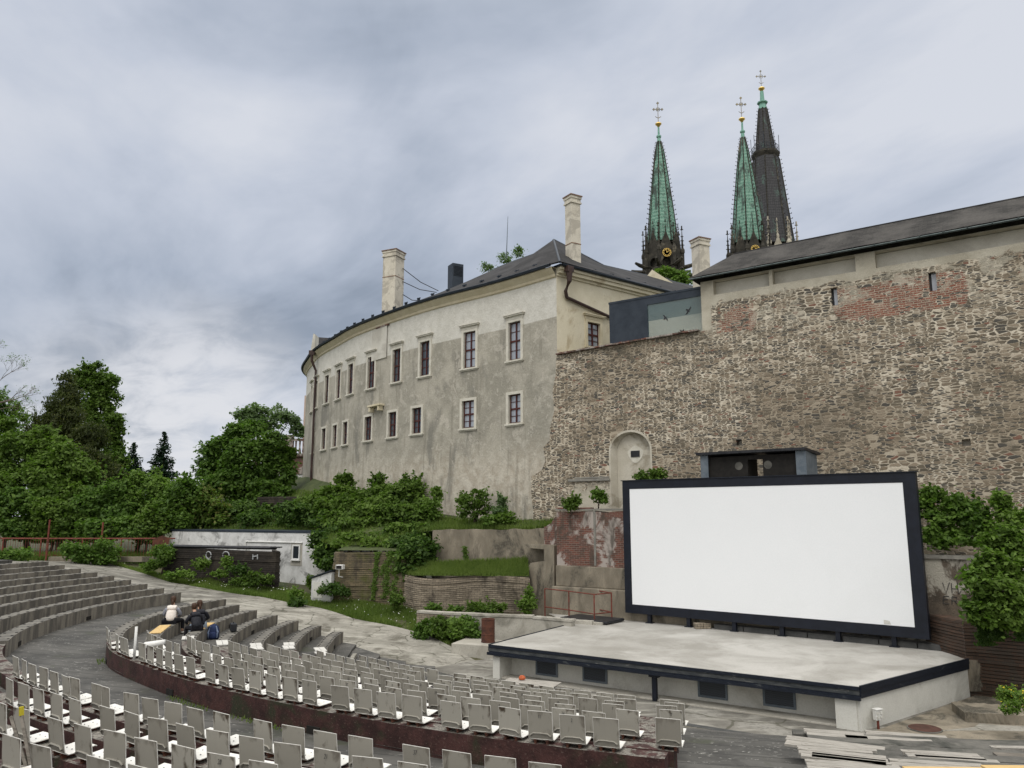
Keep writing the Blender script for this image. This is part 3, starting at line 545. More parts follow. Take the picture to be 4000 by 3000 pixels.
# low kerb steps on the left where the benches stop
for i,(k,px) in enumerate(((7,(-4.5,29.1)),(8,(-3.5,28.3)),(9,(-2.6,27.9)))):
    t1=ts(px)[0]; s=-SP*k-.15; mb=MB(); n=14; tt=np.linspace(t1-4.5,t1,n+1); rows=[]
    zt=(zr(6)-.4-.09*(k-6))+.13
    for t in tt:
        a=Pt(t,s)[0]; b_=Pt(t,s-.14)[0]; rows.append([(*a,zt-.3),(*a,zt),(*b_,zt),(*b_,zt-.3)])
    vs=[p for r in rows for p in r]; fs=[(a*4+q,a*4+(q+1)%4,(a+1)*4+(q+1)%4,(a+1)*4+q) for a in range(n) for q in range(4)]+[(3,2,1,0),(n*4,n*4+1,n*4+2,n*4+3)]
    tag(mb.add(vs,fs).build('kerb',M['path_slab']),'thin pale concrete kerb curving across the lower path, %s from the last bench'%ORD[i],'kerb','kerbs on the lower path')
# ---------------------------------------------------------------- chairs
def chair_meshes():
    # local: x across, +y towards the stage, z up; origin on the bench top
    prof=[(-.045,.505),(-.030,.40),(-.012,.25),(0.0,.14),(.012,.085),(.05,.062),(.12,.062),(.30,.075),(.40,.085),(.425,.075)]
    w=.205; th=.014
    def shell(pr,off0,off1,closed=True):
        mb=MB(); P=[Vector((0,a,b)) for a,b in pr]; N=[]
        for i in range(len(P)):
            t=(P[min(i+1,len(P)-1)]-P[max(i-1,0)]).normalized(); N.append(Vector((0,-t.z,t.y)))
        rows=[]
        for p,n_ in zip(P,N):
            rows.append([p+n_*off0,p+n_*off1])
        # widths: slightly narrower at the top
        vs=[];xs=(-1,-.8,0,.8,1)
        for i,(a,b_) in enumerate(rows):
            ww=w*(1-.03*max(0,(.4-i*.08)))
            for side in(a,b_):
                for x in xs: vs.append((x*ww,side.y-(.012*(1-abs(x)**2) if i<4 else 0),side.z+(.006*abs(x)**3 if i>5 else 0)))
        m_=5; fs=[]
        for i in range(len(rows)-1):
            for x in range(4):
                a0=i*10+x; fs.append((a0,a0+1,a0+11,a0+10)); b0=i*10+5+x; fs.append((b0+1,b0,b0+10,b0+11))
            fs.append((i*10,i*10+10,i*10+15,i*10+5)); fs.append((i*10+4,i*10+9,i*10+19,i*10+14))
        fs.append((0,5,6,7,8,9,4,3,2,1)); L=(len(rows)-1)*10; fs.append((L,L+1,L+2,L+3,L+4,L+9,L+8,L+7,L+6,L+5))
        mb.add(vs,fs); return mb
    def mk(name,mb,mats,sm=True):
        me=bpy.data.meshes.new(name); me.from_pydata([tuple(v) for v in mb.v],[],mb.f); [me.materials.append(q) for q in mats]; me.polygons.foreach_set('material_index',mb.mi)
        bm=bmesh.new(); bm.from_mesh(me); bmesh.ops.recalc_face_normals(bm,faces=bm.faces); bm.to_mesh(me); bm.free(); return me
    backp=prof[:5]; panp=prof[4:]
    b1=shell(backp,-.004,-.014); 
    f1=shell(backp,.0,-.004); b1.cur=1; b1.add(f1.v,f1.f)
    # pale moulded rim round the back
    b1.cur=2
    L=[(-w,backp[-1][0]-.008,backp[-1][1])]+[(-w*.995,y_-.006,z_) for y_,z_ in reversed(backp)]
    b1.tube([(-w*(1),y_-.008,z_) for y_,z_ in reversed(backp)],.0055,5); b1.tube([(w,y_-.008,z_) for y_,z_ in reversed(backp)],.0055,5)
    b1.tube([(-w,backp[0][0]-.008,backp[0][1]),(-w*.5,backp[0][0]-.018,backp[0][1]+.004),(0,backp[0][0]-.021,backp[0][1]+.005),(w*.5,backp[0][0]-.018,backp[0][1]+.004),(w,backp[0][0]-.008,backp[0][1])],.0055,5)
    # lumbar ridge pressed into the lower back
    b1.cur=0; b1.tube([(-w*.86,.0-.03,.13),(-w*.6,-.032,.165),(0,-.040,.172),(w*.6,-.032,.165),(w*.86,-.03,.13)],.013,6)
    p1=shell(panp,.0,-.014); p1.cur=1
    p1.tube([(-w,y_,z_-.006) for y_,z_ in panp],.0055,5); p1.tube([(w,y_,z_-.006) for y_,z_ in panp],.0055,5)
    for x,y_ in((-.07,.16),(.07,.16),(-.07,.29),(.07,.29)): p1.cur=2; p1.lathe([(.011,0),(.009,.004)],(x,y_,.074),8)
    br=MB(); 
    for x in(-.1,.1): br.box((x,.14,.025),(.035,.26,.05)); br.box((x,.14,.053),(.05,.3,.008))
    return mk('backrest',b1,[M['chair_back'],M['chair_front'],M['chair_rim']]),mk('seat',p1,[M['chair_front'],M['chair_rim'],M['dark_hole']]),mk('bracket',br,[M['rust']])
CB,CS,CK=chair_meshes()
NUMM={}
def nummesh(txt,size=.075):
    if txt in NUMM: return NUMM[txt]
    cu=bpy.data.curves.new('number','FONT'); cu.body=txt; cu.size=size; cu.align_x='CENTER'; cu.align_y='CENTER'; cu.extrude=.0008; cu.space_character=1.15
    o=bpy.data.objects.new('number',cu); COL.objects.link(o); dg=bpy.context.evaluated_depsgraph_get(); dg.update(); me=bpy.data.meshes.new_from_object(o.evaluated_get(dg)); bpy.data.objects.remove(o)
    for v in me.vertices: x,y,z=v.co; v.co=(x*.62,-z,y)
    me.materials.clear(); me.materials.append(M['ink_red'] if txt=='S' else M['ink']); NUMM[txt]=me; return me
chair_n=0
def chair(t,s,ztop,label,group,num=None,tilt=(0,0,0)):
    global chair_n
    p,n=Pt(t,s-.03); face=-n; rz=math.atan2(face[1],face[0])-math.pi/2
    root=bpy.data.objects.new('plastic_chair',None); COL.objects.link(root); root.empty_display_size=.1
    root.location=(p[0],p[1],ztop); root.rotation_euler=(tilt[0]+random.uniform(-.045,.045),tilt[1]+random.uniform(-.02,.02),rz+tilt[2]+random.uniform(-.09,.09)); tag(root,label,'chair',group)
    for nm,me in(('backrest',CB),('seat',CS),('bracket',CK)):
        o=bpy.data.objects.new(nm,me); COL.objects.link(o); o.parent=root
    if num:
        o=bpy.data.objects.new('number',nummesh(num,.11 if num=='S' else .08)); COL.objects.link(o); o.parent=root; o.location=(0,-.071 if num!='S' else -.060,.43 if num!='S' else .35); o.rotation_euler=(-.16,0,0)
    chair_n+=1
c1=lambda x,y:(x/2.212,2250+y/2.212)
c2=lambda x,y:(1000+x/2.212,2250+y/2.212)
c3=lambda x,y:(2000+x/2.212,2250+y/2.212)
c4=lambda x,y:(3000+x/2.212,2250+y/2.212)
def traced(S,s,ztop,rowname,group,nums={},extra=()):
    T=[]
    for p in S:
        q=atz(*p,ztop+.49); t,_=ts(q); T.append(t)
    T=sorted(T,reverse=True)          # left to right
    for i,t in enumerate(T):
        t=t-.2
        nm=nums.get(i)
        chair(t,s,ztop,('white plastic chair%s, %s from left %s'%(' stencilled '+nm if nm else '',ORD[i],rowname)),group,nm)
R_=[c1(*p) for p in[(862,440),(888,480),(935,515),(980,530),(1030,545),(1135,590),(1200,615),(1290,640),(1370,665),(1458,690),(1567,715),(1665,745),(1790,780),(1925,805),(2080,835)]]+[c2(*p) for p in [(20,865),(185,895),(365,925),(565,960),(770,995),(1000,1020),(1240,1055),(1493,1095),(1735,1135),(2028,1160)]]+[c3(122,1197),c3(422,1225),c3(735,1240)]
traced(R_,0,zr(0),'on the rim wall inside the walkway','chairs on the rim wall',{17:'11',25:'11',26:'2'})
A_=[c1(*p) for p in [(-25,700),(35,735),(112,765),(198,795),(302,830),(455,875),(540,893),(675,937),(845,965),(1027,1003),(1208,1058),(1435,1092),(1663,1140),(1915,1180),(2183,1222)]]+[c2(*p) for p in[(263,1275),(575,1330),(910,1368),(1268,1435),(1635,1470),(2047,1522)]]+[c3(260,1565),c3(735,1615)]
traced(A_,so(0),zo(0),'in first row above the walkway','chairs of the first row above the walkway',{18:'37',21:'48'})
B_=[c1(*p) for p in [(-70,900),(52,937),(205,980),(377,1022),(553,1072),(750,1128),(1003,1170),(1237,1222),(1508,1270),(1790,1312),(2110,1362)]]+[c2(*p) for p in[(208,1412),(575,1465),(960,1515),(1370,1577),(1812,1632)]]
traced(B_,so(1),zo(1),'in second row above the walkway','chairs of the second row above the walkway',{12:'21',13:'S'})
C_=[c1(*p) for p in [(-100,1110),(105,1158),(340,1222),(593,1277),(868,1338),(1193,1385),(1507,1465),(1862,1510)]]+[c2(25,1585)]
traced(C_,so(2),zo(2),'in third row above the walkway','chairs of the third row above the walkway',{7:'20'})
D_=[c1(*p) for p in [(40,1385),(390,1443),(720,1537),(1095,1625)]]
traced(D_,so(3),zo(3),'in the nearest row at the bottom','chairs of the nearest row')
NUMS=['7','12','18','25','34','42','14','13','10','16','21','31','9','24','17','5','28','36','15','8','33','19']
skip={1:(6,7,27,30),2:(5,24,26,27),3:(22,24),4:(13,23),5:(9,20,),6:(7,18),7:(3,9,10,14)}
for k in range(1,7):
    t0=PSTART[k]+.1; t1=AL(srow(k))+.3; n=int((t0-t1)/.6); idx=0
    for i in range(n+1):
        if i in skip.get(k,()): continue
        t=t0-i*(t0-t1)/n+random.uniform(-.05,.05)
        nm=NUMS[(i*7+k*5)%len(NUMS)] if (i>8 and (i+k)%2==0) else None
        chair(t-.2,srow(k),zr(k),'white plastic chair%s, %s from left in %s row below the rim wall'%(' stencilled '+nm if nm else '',ORD[idx],ORD[k]),'chairs of the rows before the stage',nm); idx+=1
print('chairs',chair_n)
# ================================================================ walls and castle
W0=np.array([2.3,38.4]); WD=np.array([.816,-.578]); WR=math.atan2(WD[1],WD[0]); WN=np.array([.578,.816])
L0=np.array([4.5,34.2])
def wp(u,z,o=0,p0=W0): return (p0[0]+WD[0]*u+WN[0]*o,p0[1]+WD[1]*u+WN[1]*o,z)
def adopt(o,root): o.parent=root; o.matrix_parent_inverse=root.matrix_basis.inverted() if False else (Matrix.Translation(root.location)@Matrix.Rotation(root.rotation_euler.z,4,'Z')).inverted(); return o
def arch(cx,hw,z0,zs,rise,n=14):
    return [(cx-hw,z0),(cx+hw,z0)]+[(cx+hw*math.cos(a),zs+rise*math.sin(a)) for a in np.linspace(0,math.pi,n)]
# --- rubble town wall: one continuous object of wall body, niche, slits, coping, roof
tw=empty('town_wall',(*wp(8,-4.9)[:2],-4.9),WR,label='tall rubble stone town wall with brick patches and slate roofed walkway, behind the white screen',cat='wall')
niche=arch(3.97,1.03,-.35,3.0,.86)
outer=[(-.2,-5.2),(30,-5.2),(30,10.5),(7.75,10.5),(7.75,8.24)]
outer+= [(u,8.03+.21*u/8+.0) for u in(6,4,2,.3)]+[(-.05,8.02),(-.1,7),(-.3,6.2),(-.2,5.2),(-.45,4.4),(-.5,3.7),(-.9,3.35),(-.75,2.7),(-1.0,2.2),(-1.6,1.95),(-1.62,.9),(-1.5,.2),(-1.55,-.4),(-1.3,-1.0),(-.2,-1.0)]
sl1=[(13.33,8.5),(13.58,8.5),(13.58,9.25),(13.33,9.25)]; sl2=[(16.92,8.5),(17.18,8.5),(17.18,9.25),(16.92,9.25)]
rec=[[(8.35,9.8),(10.85,9.8),(10.85,10.46),(8.35,10.46)],[(11.0,9.82),(14.35,9.78),(14.35,10.46),(11.0,10.46)],[(15.1,9.78),(29,9.9),(29,10.46),(15.1,10.46)]]
small=[[(9.05,2.95),(9.3,2.95),(9.3,3.2),(9.05,3.2)],[(17.5,2.5),(17.78,2.5),(17.78,2.75),(17.5,2.75)]]
mb=MB().plate(outer,[niche,sl1,sl2]+rec+small,0,.35)
wb=mb.build('masonry',M['rubble'],loc=(*W0,0),rz=WR); adopt(wb,tw)
mb=MB().b2(7.7,30,.36,1.5,-5.2,10.45); mb.b2(.25,7.7,.36,1.2,-5.2,7.9); 
wbk=mb.build('wall_core',M['plaster_pale'],loc=(*W0,0),rz=WR); adopt(wbk,tw)
m_=M['niche']=pm('niche_plaster',(.42,.39,.32),(.50,.47,.40),.9,(.31,.28,.22),.8,(.52,.62),space='O')
mb=MB().plate([(2.8,-.5),(5.1,-.5),(5.1,4.0),(2.8,4.0)],[],.34,.355)
R=arch(3.97,1.025,-.4,3.0,.855,20); n=len(R)       # reveal lining, splayed
R2=[(3.97+(x-3.97)*.86+.03,z-.06 if z>0 else z) for x,z in R]
mb.add([(x,.0-.004,z) for x,z in R]+[(x,.33,z) for x,z in R2],[(i,(i+1)%n,n+(i+1)%n,n+i) for i in range(n)])
Ro=[(3.97+(x-3.97)*1.09,3.0+(z-3.0)*1.12 if z>3 else z) for x,z in R]   # plaster border round the arch
mb.add([(x,-.006,z) for x,z in R]+[(x,-.006,z) for x,z in Ro],[(i,(i+1)%n,n+(i+1)%n,n+i) for i in range(1,n)])
nc=mb.build('niche',M['niche'],loc=(*W0,0),rz=WR); adopt(nc,tw)
pts=[(4.09+.40*math.cos(a)*(1+.12*math.sin(3*a)),2.83+.38*math.sin(a)*(1+.1*math.cos(4*a))) for a in np.linspace(0,2*math.pi,24)[:-1]]
adopt(MB().plate(pts,[],.325,.338).build('new_plaster_patch',M['trim_white'],loc=(*W0,0),rz=WR),nc)
adopt(MB().b2(3.86,4.31,.29,.325,2.70,2.99).build('plaque',M['black_plastic'],loc=(*W0,0),rz=WR),nc)
mb=MB(); mb.box((1.75,-.03,1.66),(2.3,.14,.12)); mb.box((1.9,-.02,1.77),(1.9,.08,.08)); adopt(mb.build('ledge',M['slab_cap'],loc=(*W0,0),rz=WR,bevel=.02),tw)
mb=MB()
for a,b_ in((13.33,13.58),(16.92,17.18)): mb.b2(a+.08,b_,.2,.22,8.5,9.25)
adopt(mb.build('slit_pane',M['pane_light'],loc=(*W0,0),rz=WR),tw)
mb=MB(); mb.b2(13.33,13.41,.2,.23,8.5,9.25); mb.b2(16.92,17.0,.2,.23,8.5,9.25); adopt(mb.build('slit_painted_shadow',M['black_plastic'],loc=(*W0,0),rz=WR),tw)  # black strips inside the slits stand in for the shade of the reveals
# brick coping of the low part
mb=MB(); 
for i in range(40): mb.box((.1+i*.19,-.0+random.uniform(-.01,.01),8.075+.21*i*.19/8+random.uniform(-.01,.01)),(.17,.36,.07),ry=-.026)
adopt(mb.build('coping',M['brick_red'],loc=(*W0,0),rz=WR),tw)
def uvgrid(name,A,B,mt,parent=None,nv=2,thick=.08):
    A=[Vector(a) for a in A];B=[Vector(b) for b in B]; n=len(A); ua=[0]
    for i in range(1,n): ua.append(ua[-1]+(A[i]-A[i-1]).length)
    vs=[];uv=[]
    for i in range(n):
        for j in range(nv+1):
            p=A[i].lerp(B[i],j/nv); vs.append(p); uv.append((ua[i],(A[i]-p).length))
    fs=[(i*(nv+1)+j,(i+1)*(nv+1)+j,(i+1)*(nv+1)+j+1,i*(nv+1)+j+1) for i in range(n-1) for j in range(nv)]
    o=mesh(name,vs,fs,mt); ul=o.data.uv_layers.new(name='UVMap')
    for l in o.data.loops: ul.data[l.index].uv=uv[l.vertex_index]
    if thick: s_=o.modifiers.new('solid','SOLIDIFY'); s_.thickness=thick; s_.offset=0
    if parent: adopt(o,parent)
    return o
us=np.linspace(7.45,30,30)
eav=[wp(u,10.5+random.uniform(-.015,.015)+.12,-.45) for u in us]; rdg=[wp(max(u,9.0),11.88,1.1) for u in us]
rf=uvgrid('roof',eav,rdg,M['slate2'],tw)
adopt(uvgrid('roof_back',[wp(u,10.6,2.6) for u in us],[wp(max(u,9.0),11.88,1.1) for u in us],M['slate2']),tw)
adopt(uvgrid('roof_hip',[wp(7.42,10.62,-.45),wp(7.42,10.62,2.6)],[wp(9.0,11.88,1.1)]*2,M['slate2']),tw)
mb=MB(); mb.tube([wp(u,10.56,-.5) for u in us],.042,6); 
for u in np.arange(8,29,.8): mb.box(wp(u,10.6,-.48),(.04,.16,.03),rz=WR)
adopt(mb.build('gutter',M['gutter']),tw)
mb=MB(); mb.tube([wp(u,11.9,1.1) for u in us[2:]],.06,6); adopt(mb.build('ridge_cap',M['slate']),tw)
# --- castle with the curved facade
ZE=12.66
c6=lambda x,y:(1100+x/1.659,700+y/1.659)
ep=[(1800,575),(1400,690),(1000,790),(700,890),(480,975),(370,1040),(250,1110),(205,1165),(165,1250)]
FCP=[tuple(W0)]+[tuple(atz(*c6(*p),ZE)[:2]) for p in ep[1:]]
FCP+= [(FCP[-1][0]-.3,FCP[-1][1]+7)]
FC=catmull(FCP,.5)
for _ in range(8): FC[1:-1]=FC[1:-1]*.5+.25*(FC[:-2]+FC[2:])
FT=np.r_[0,np.cumsum(np.linalg.norm(np.diff(FC,axis=0),axis=1))]; dF=np.gradient(FC,axis=0); dF/=np.linalg.norm(dF,axis=1)[:,None]
print('facade',np.round(FC[::12],1).tolist(),FT[-1])
def F(u,o=0):     # o>0 = inwards (away from the camera)
    c=np.array([np.interp(u,FT,FC[:,0]),np.interp(u,FT,FC[:,1])]); d=np.array([np.interp(u,FT,dF[:,0]),np.interp(u,FT,dF[:,1])]); d/=np.linalg.norm(d); n=np.array([d[1],-d[0]])
    return c+n*o,d,n
def Fhit(px,py):
    r=raydir(px,py); k=r[0]/r[1]; best=None
    for u in np.linspace(0,FT[-1]-1,700):
        c,_,_=F(u); e=abs(c[0]-k*c[1])
        if best is None or e<best[0]-1e-4: best=(e,u,c)
        if e>best[0]+1.5 and best[0]<.1: break
    return best[1],best[2][1]/r[1]*r[2]
cas=empty('castle',(*F(14,4)[0],-1.0),0,label='long curved castle wing with grey weathered plaster, red framed windows and slate roof',cat='castle')
Wup=[(1514,1040,918,1165),(1220,1100,985,1215),(933,1155,1045,1265),(749,1208,1105,1312),(585,1255,1155,1355),(452,1297,1205,1390),(373,1335,1245,1425),(297,1374,1288,1460),(229,1432,1345,1520),(198,1468,1385,1550)]
Wlo=[(1510,1487,1395,1580),(1211,1522,1435,1610),(880,1562,1480,1645),(722,1584,1503,1665)]
c7=lambda x,y:(1000+x/1.4747,1600+y/1.4747)
WU=[]
for x,y,a,b_ in Wup:
    u,zt=Fhit(*c6(x,a)); _,zb=Fhit(*c6(x,b_)); WU.append((u,zb,zt))
WL=[]
for x,y,a,b_ in Wlo:
    u,zt=Fhit(*c6(x,a)); _,zb=Fhit(*c6(x,b_)); WL.append((u,zb,zt))
for x,a,b_ in ((649,45,182),(518,62,203),(457,88,220),(393,112,236),(330,155,270),(300,180,275)):
    u,zt=Fhit(*c7(x,a)); _,zb=Fhit(*c7(x,b_)); WL.append((u,zb,zt))
print('WU',np.round(WU,2).tolist()); print('WL',np.round(WL,2).tolist())
HW=.46
zu0,zu1=np.median([w[1] for w in WU[:6]]),np.median([w[2] for w in WU[:6]]); zl0,zl1=np.median([w[1] for w in WL[:5]]),np.median([w[2] for w in WL[:5]])
holes=[(u-HW,u+HW,zu0,zu1) for u,_,_ in WU]+[(u-HW,u+HW,zl0,zl1) for u,_,_ in WL]
ub=sorted(set([round(x,3) for h in holes for x in h[:2]]+[round(x,3) for x in np.arange(0,FT[-1]-.5,.8)])); zb_=[-1.6,0,zl0,zl1,zu0,zu1,ZE]
vs=[];fs=[];idx={}
def vid(i,j,o):
    k=(i,j,o)
    if k not in idx:
        c,_,_=F(ub[i],o); idx[k]=len(vs); vs.append((c[0],c[1],zb_[j]))
    return idx[k]
def inh(i,j):
    um=(ub[i]+ub[i+1])/2; zm=(zb_[j]+zb_[j+1])/2
    return any(h[0]<um<h[1] and h[2]<zm<h[3] for h in holes)
for i in range(len(ub)-1):
    for j in range(len(zb_)-1):
        if inh(i,j):
            if not inh(i-1,j): fs.append((vid(i,j,0),vid(i,j,.25),vid(i,j+1,.25),vid(i,j+1,0)))
            if not inh(i+1,j): fs.append((vid(i+1,j,0),vid(i+1,j+1,0),vid(i+1,j+1,.25),vid(i+1,j,.25)))
            fs.append((vid(i,j,0),vid(i+1,j,0),vid(i+1,j,.25),vid(i,j,.25))); fs.append((vid(i,j+1,0),vid(i,j+1,.25),vid(i+1,j+1,.25),vid(i+1,j+1,0)))
        else: fs.append((vid(i,j,0),vid(i+1,j,0),vid(i+1,j+1,0),vid(i,j+1,0)))
adopt(mesh('facade_wall',vs,fs,M['facade']),cas)
# inner dark backing so that panes are not open to the sky
mb=MB(); pp=[F(u,.5)[0] for u in np.arange(.5,FT[-1]-1,1.5)]; n=len(pp); mb.add([(*p,-1) for p in pp]+[(*p,ZE-.1) for p in pp],[(i,i+1,n+i+1,n+i) for i in range(n-1)]); adopt(mb.build('inner_wall',M['plaster_pale']),cas)
def make_window(h,hood,frame_m,pane,w=HW,cols=2,rows=4,crossz=.5,trim=None):
    trim=trim or M['trim_white']; fw=.17
    a=MB(); a.b2(-w-fw,-w,-.05,.05,-.04,h+fw*.9); a.b2(w,w+fw,-.05,.05,-.04,h+fw*.9); a.b2(-w,w,-.048,.05,h,h+fw*.9)
    a.b2(-w-fw,-w,-.0,.2,-.04,-.03)
    sill=MB(); sill.b2(-w-fw-.06,w+fw+.06,-.12,.1,-.13,-.045); sill.b2(-w-fw,w+fw,-.06,.1,-.19,-.135)
    hd=None
    if hood:
        hd=MB(); hd.b2(-w-fw-.02,w+fw+.02,-.06,.05,h+fw*.9+.003,h+fw+.14); hd.b2(-w-fw-.1,w+fw+.1,-.16,.05,h+fw+.143,h+fw+.21); hd.b2(-w-fw-.14,w+fw+.14,-.2,.05,h+fw+.213,h+fw+.25)
    s=MB(); t=.055; y0,y1=.12,.18
    s.b2(-w,-w+t,y0,y1,0,h); s.b2(w-t,w,y0,y1,0,h); s.b2(-w+t,w-t,y0,y1,0,t); s.b2(-w+t,w-t,y0,y1,h-t,h)
    s.b2(-.04,.04,y0-.02,y1-.003,t,h-t); s.b2(-w+t,w-t,y0-.012,y1-.006,h*crossz-.045,h*crossz+.045)
    for k in range(1,rows):
        z=h*k/rows
        if abs(z-h*crossz)>.1: s.b2(-w+t,w-t,y0+.01,y1-.01,z-.014,z+.014)
    p=MB(); p.b2(-w+.02,w-.02,y1-.02,y1-.01,.02,h-.02)
    return a,sill,hd,s,p,frame_m,pane,trim
def place_window(parent,P,rz,spec):
    a,sill,hd,s,p,fm,pane,trim=spec
    o=a.build('window',trim,loc=P,rz=rz); adopt(o,parent)
    for nm,mb,mt in(('sill',sill,trim),('hood',hd,trim),('sash',s,fm),('pane',p,pane)):
        if mb is None: continue
        q=mb.build(nm,mt); q.parent=o
    return o
su_l=make_window(zu1-zu0,True,M['window_frame'],M['pane_light']); su_d=make_window(zu1-zu0,True,M['window_frame'],M['pane_dark'])
sl_l=make_window(zl1-zl0,False,M['window_frame'],M['pane_light'],rows=4); sl_d=make_window(zl1-zl0,False,M['window_frame'],M['pane_dark'])
for i,(u,_,_) in enumerate(WU):
    c,d,n=F(u,-.004); place_window(cas,(c[0],c[1],zu0),math.atan2(-d[1],-d[0]),su_l if i<2 else su_d)
for i,(u,_,_) in enumerate(WL):
    c,d,n=F(u,-.004); place_window(cas,(c[0],c[1],zl0),math.atan2(-d[1],-d[0]),sl_l if i in(0,1) else sl_d)
# plaster lesene and cornice under the eaves
mb=MB(); UU=np.arange(0,FT[-1]-1,.8)
def sweep(mb,us,prof):   # prof: (o,z) closed
    m_=len(prof); vs=[]
    for u in us:
        for o,z in prof: c,_,_=F(u,o); vs.append((c[0],c[1],z))
    mb.add(vs,[(i*m_+k,i*m_+(k+1)%m_,(i+1)*m_+(k+1)%m_,(i+1)*m_+k) for i in range(len(us)-1) for k in range(m_)])
sweep(mb,UU,[(.0,ZE-.5),(-.08,ZE-.45),(-.10,ZE-.32),(-.26,ZE-.14),(-.34,ZE-.04),(-.34,ZE+.02),(0.0,ZE+.02)]); adopt(mb.build('cornice',M['trim_cream'],smooth=False),cas)
mb=MB(); sweep(mb,UU,[(-.42,ZE+.0),(-.5,ZE+.03),(-.54,ZE+.12),(-.5,ZE+.15),(-.4,ZE+.12)]); adopt(mb.build('gutter',M['zinc_dark']),cas)
# roof: ridge follows the curve and sinks to the left
apex=np.array([2.5,44.0,16.25])
ru=np.array([0,3,6,9,12,14.5,17,19,22,28,40,60]); rzv=np.array([16.25,16.2,16.05,15.75,14.95,14.0,13.15,12.85,12.8,12.8,12.8,12.8]); ro=np.array([5.0,5,4.9,4.8,4.4,3.6,2.6,1.6,1.2,1,1,1])
A=[];B=[]
for u in UU:
    c,_,_=F(u,-.46); A.append((c[0],c[1],ZE+.13)); o_=np.interp(u,ru,ro); c,_,_=F(u,o_); B.append((c[0],c[1],np.interp(u,ru,rzv)))
B=[tuple(apex) if u<4.2 else b for u,b in zip(UU,B)]
cr=F(0)[0]; A[0]=(cr[0]+.15,cr[1]-.6,ZE+.13)
adopt(uvgrid('roof',A,B,M['slate'],nv=3),cas)
ridge2=[tuple(apex),(6.06,48.7,16.2),(9.4,50.9,16.2),(13.5,53.7,16.2),(20,58,16.2)]
rw=np.array([8.6,43.2])-W0; rw/=np.linalg.norm(rw); rn=np.array([rw[1],-rw[0]])   # return wall direction and outward normal
eave2=[(A[0])]+[(*(W0+rw*t+rn*.52),ZE+.10) for t in(5,9.5,14,22)]
adopt(uvgrid('roof_wing',eave2,ridge2,M['slate'],nv=3),cas)
# back slopes so that the roof is closed
adopt(uvgrid('roof_back',[(p[0]+3.5,p[1]+4,ZE) for p in B[7:24]],B[7:24],M['slate'],nv=1),cas)
mb=MB(); mb.tube([b for b in B[:18]],.08,6); mb.tube(ridge2,.08,6); mb.tube([A[0],apex],.07,6); adopt(mb.build('ridge_cap',M['zinc_dark']),cas)
mb=MB()
for u in np.arange(1.5,40,1.35):
    c,d,n=F(u,-.05); mb.box((c[0],c[1],ZE+.42),(.03,.2,.2),rz=math.atan2(-d[1],-d[0])); mb.box((c[0],c[1],ZE+.5),(.34,.03,.07),rz=math.atan2(-d[1],-d[0]))
for t in np.arange(1.6,14,1.3):
    q=W0+rw*t-rn*.15; mb.box((*q,ZE+.5),(.34,.03,.07),rz=math.atan2(rw[1],rw[0])); mb.box((*q,ZE+.42),(.03,.2,.2),rz=math.atan2(rw[1],rw[0]))
adopt(mb.build('snow_guard',M['zinc_dark']),cas)
# return wing wall
rr=math.atan2(rw[1],rw[0])
u1,zt=onplane(*( 2000+650/2.212,750+1120/2.212),W0,rw); u2,zb=onplane(2000+762/2.212,750+1345/2.212,W0,rw); print('wing win',u1,u2,zt,zb)
mb=MB().plate([(0,-1),(22,-1),(22,ZE),(0,ZE)],[[(u1,zb),(u2,zb),(u2,zt),(u1,zt)]],0,.4); adopt(mb.build('wing_wall',M['plaster_cream'],loc=(*W0,0),rz=rr),cas)
mb=MB(); mb.b2(0,22,-.10,-.003,ZE-.42,ZE-.3); mb.b2(0,22,-.26,-.003,ZE-.297,ZE-.12); mb.b2(0,22,-.36,-.003,ZE-.117,ZE+.02); adopt(mb.build('wing_cornice',M['plaster_cream'],loc=(*W0,0),rz=rr),cas)
adopt(MB().b2(-.1,22,-.48,.3,ZE+.023,ZE+.11).build('soffit',M['zinc_dark'],loc=(*W0,0),rz=rr),cas)
mb=MB(); mb.tube([(*(W0+rw*t+rn*.5),ZE+.09) for t in(0,22)],.07,6); adopt(mb.build('wing_gutter',M['zinc_dark']),cas)
q=W0+rw*(u1+u2)/2; place_window(cas,(q[0]+rn[0]*.004,q[1]+rn[1]*.004,zb),rr,make_window(zt-zb,True,M['window_frame'],M['pane_light'],w=(u2-u1)/2,trim=M['trim_cream']))
P_=[aty(*p,50.5) for p in((2528,1078),(2547,1053),(2676,1136),(2676,1175),(2600,1175))]; mb=MB(); n=len(P_); mb.add([tuple(p) for p in P_]+[(p[0]+.1,p[1]+.45,p[2]) for p in P_],[tuple(range(n)),tuple(range(2*n-1,n-1,-1))]+[(i,(i+1)%n,n+(i+1)%n,n+i) for i in range(n)]); adopt(mb.build('gable_parapet',M['plaster_cream']),cas)
adopt(uvgrid('roof_beyond',[aty(2600,1180,52),aty(2760,1180,52)],[aty(2600,1085,55),aty(2740,1150,55)],M['slate']),cas)
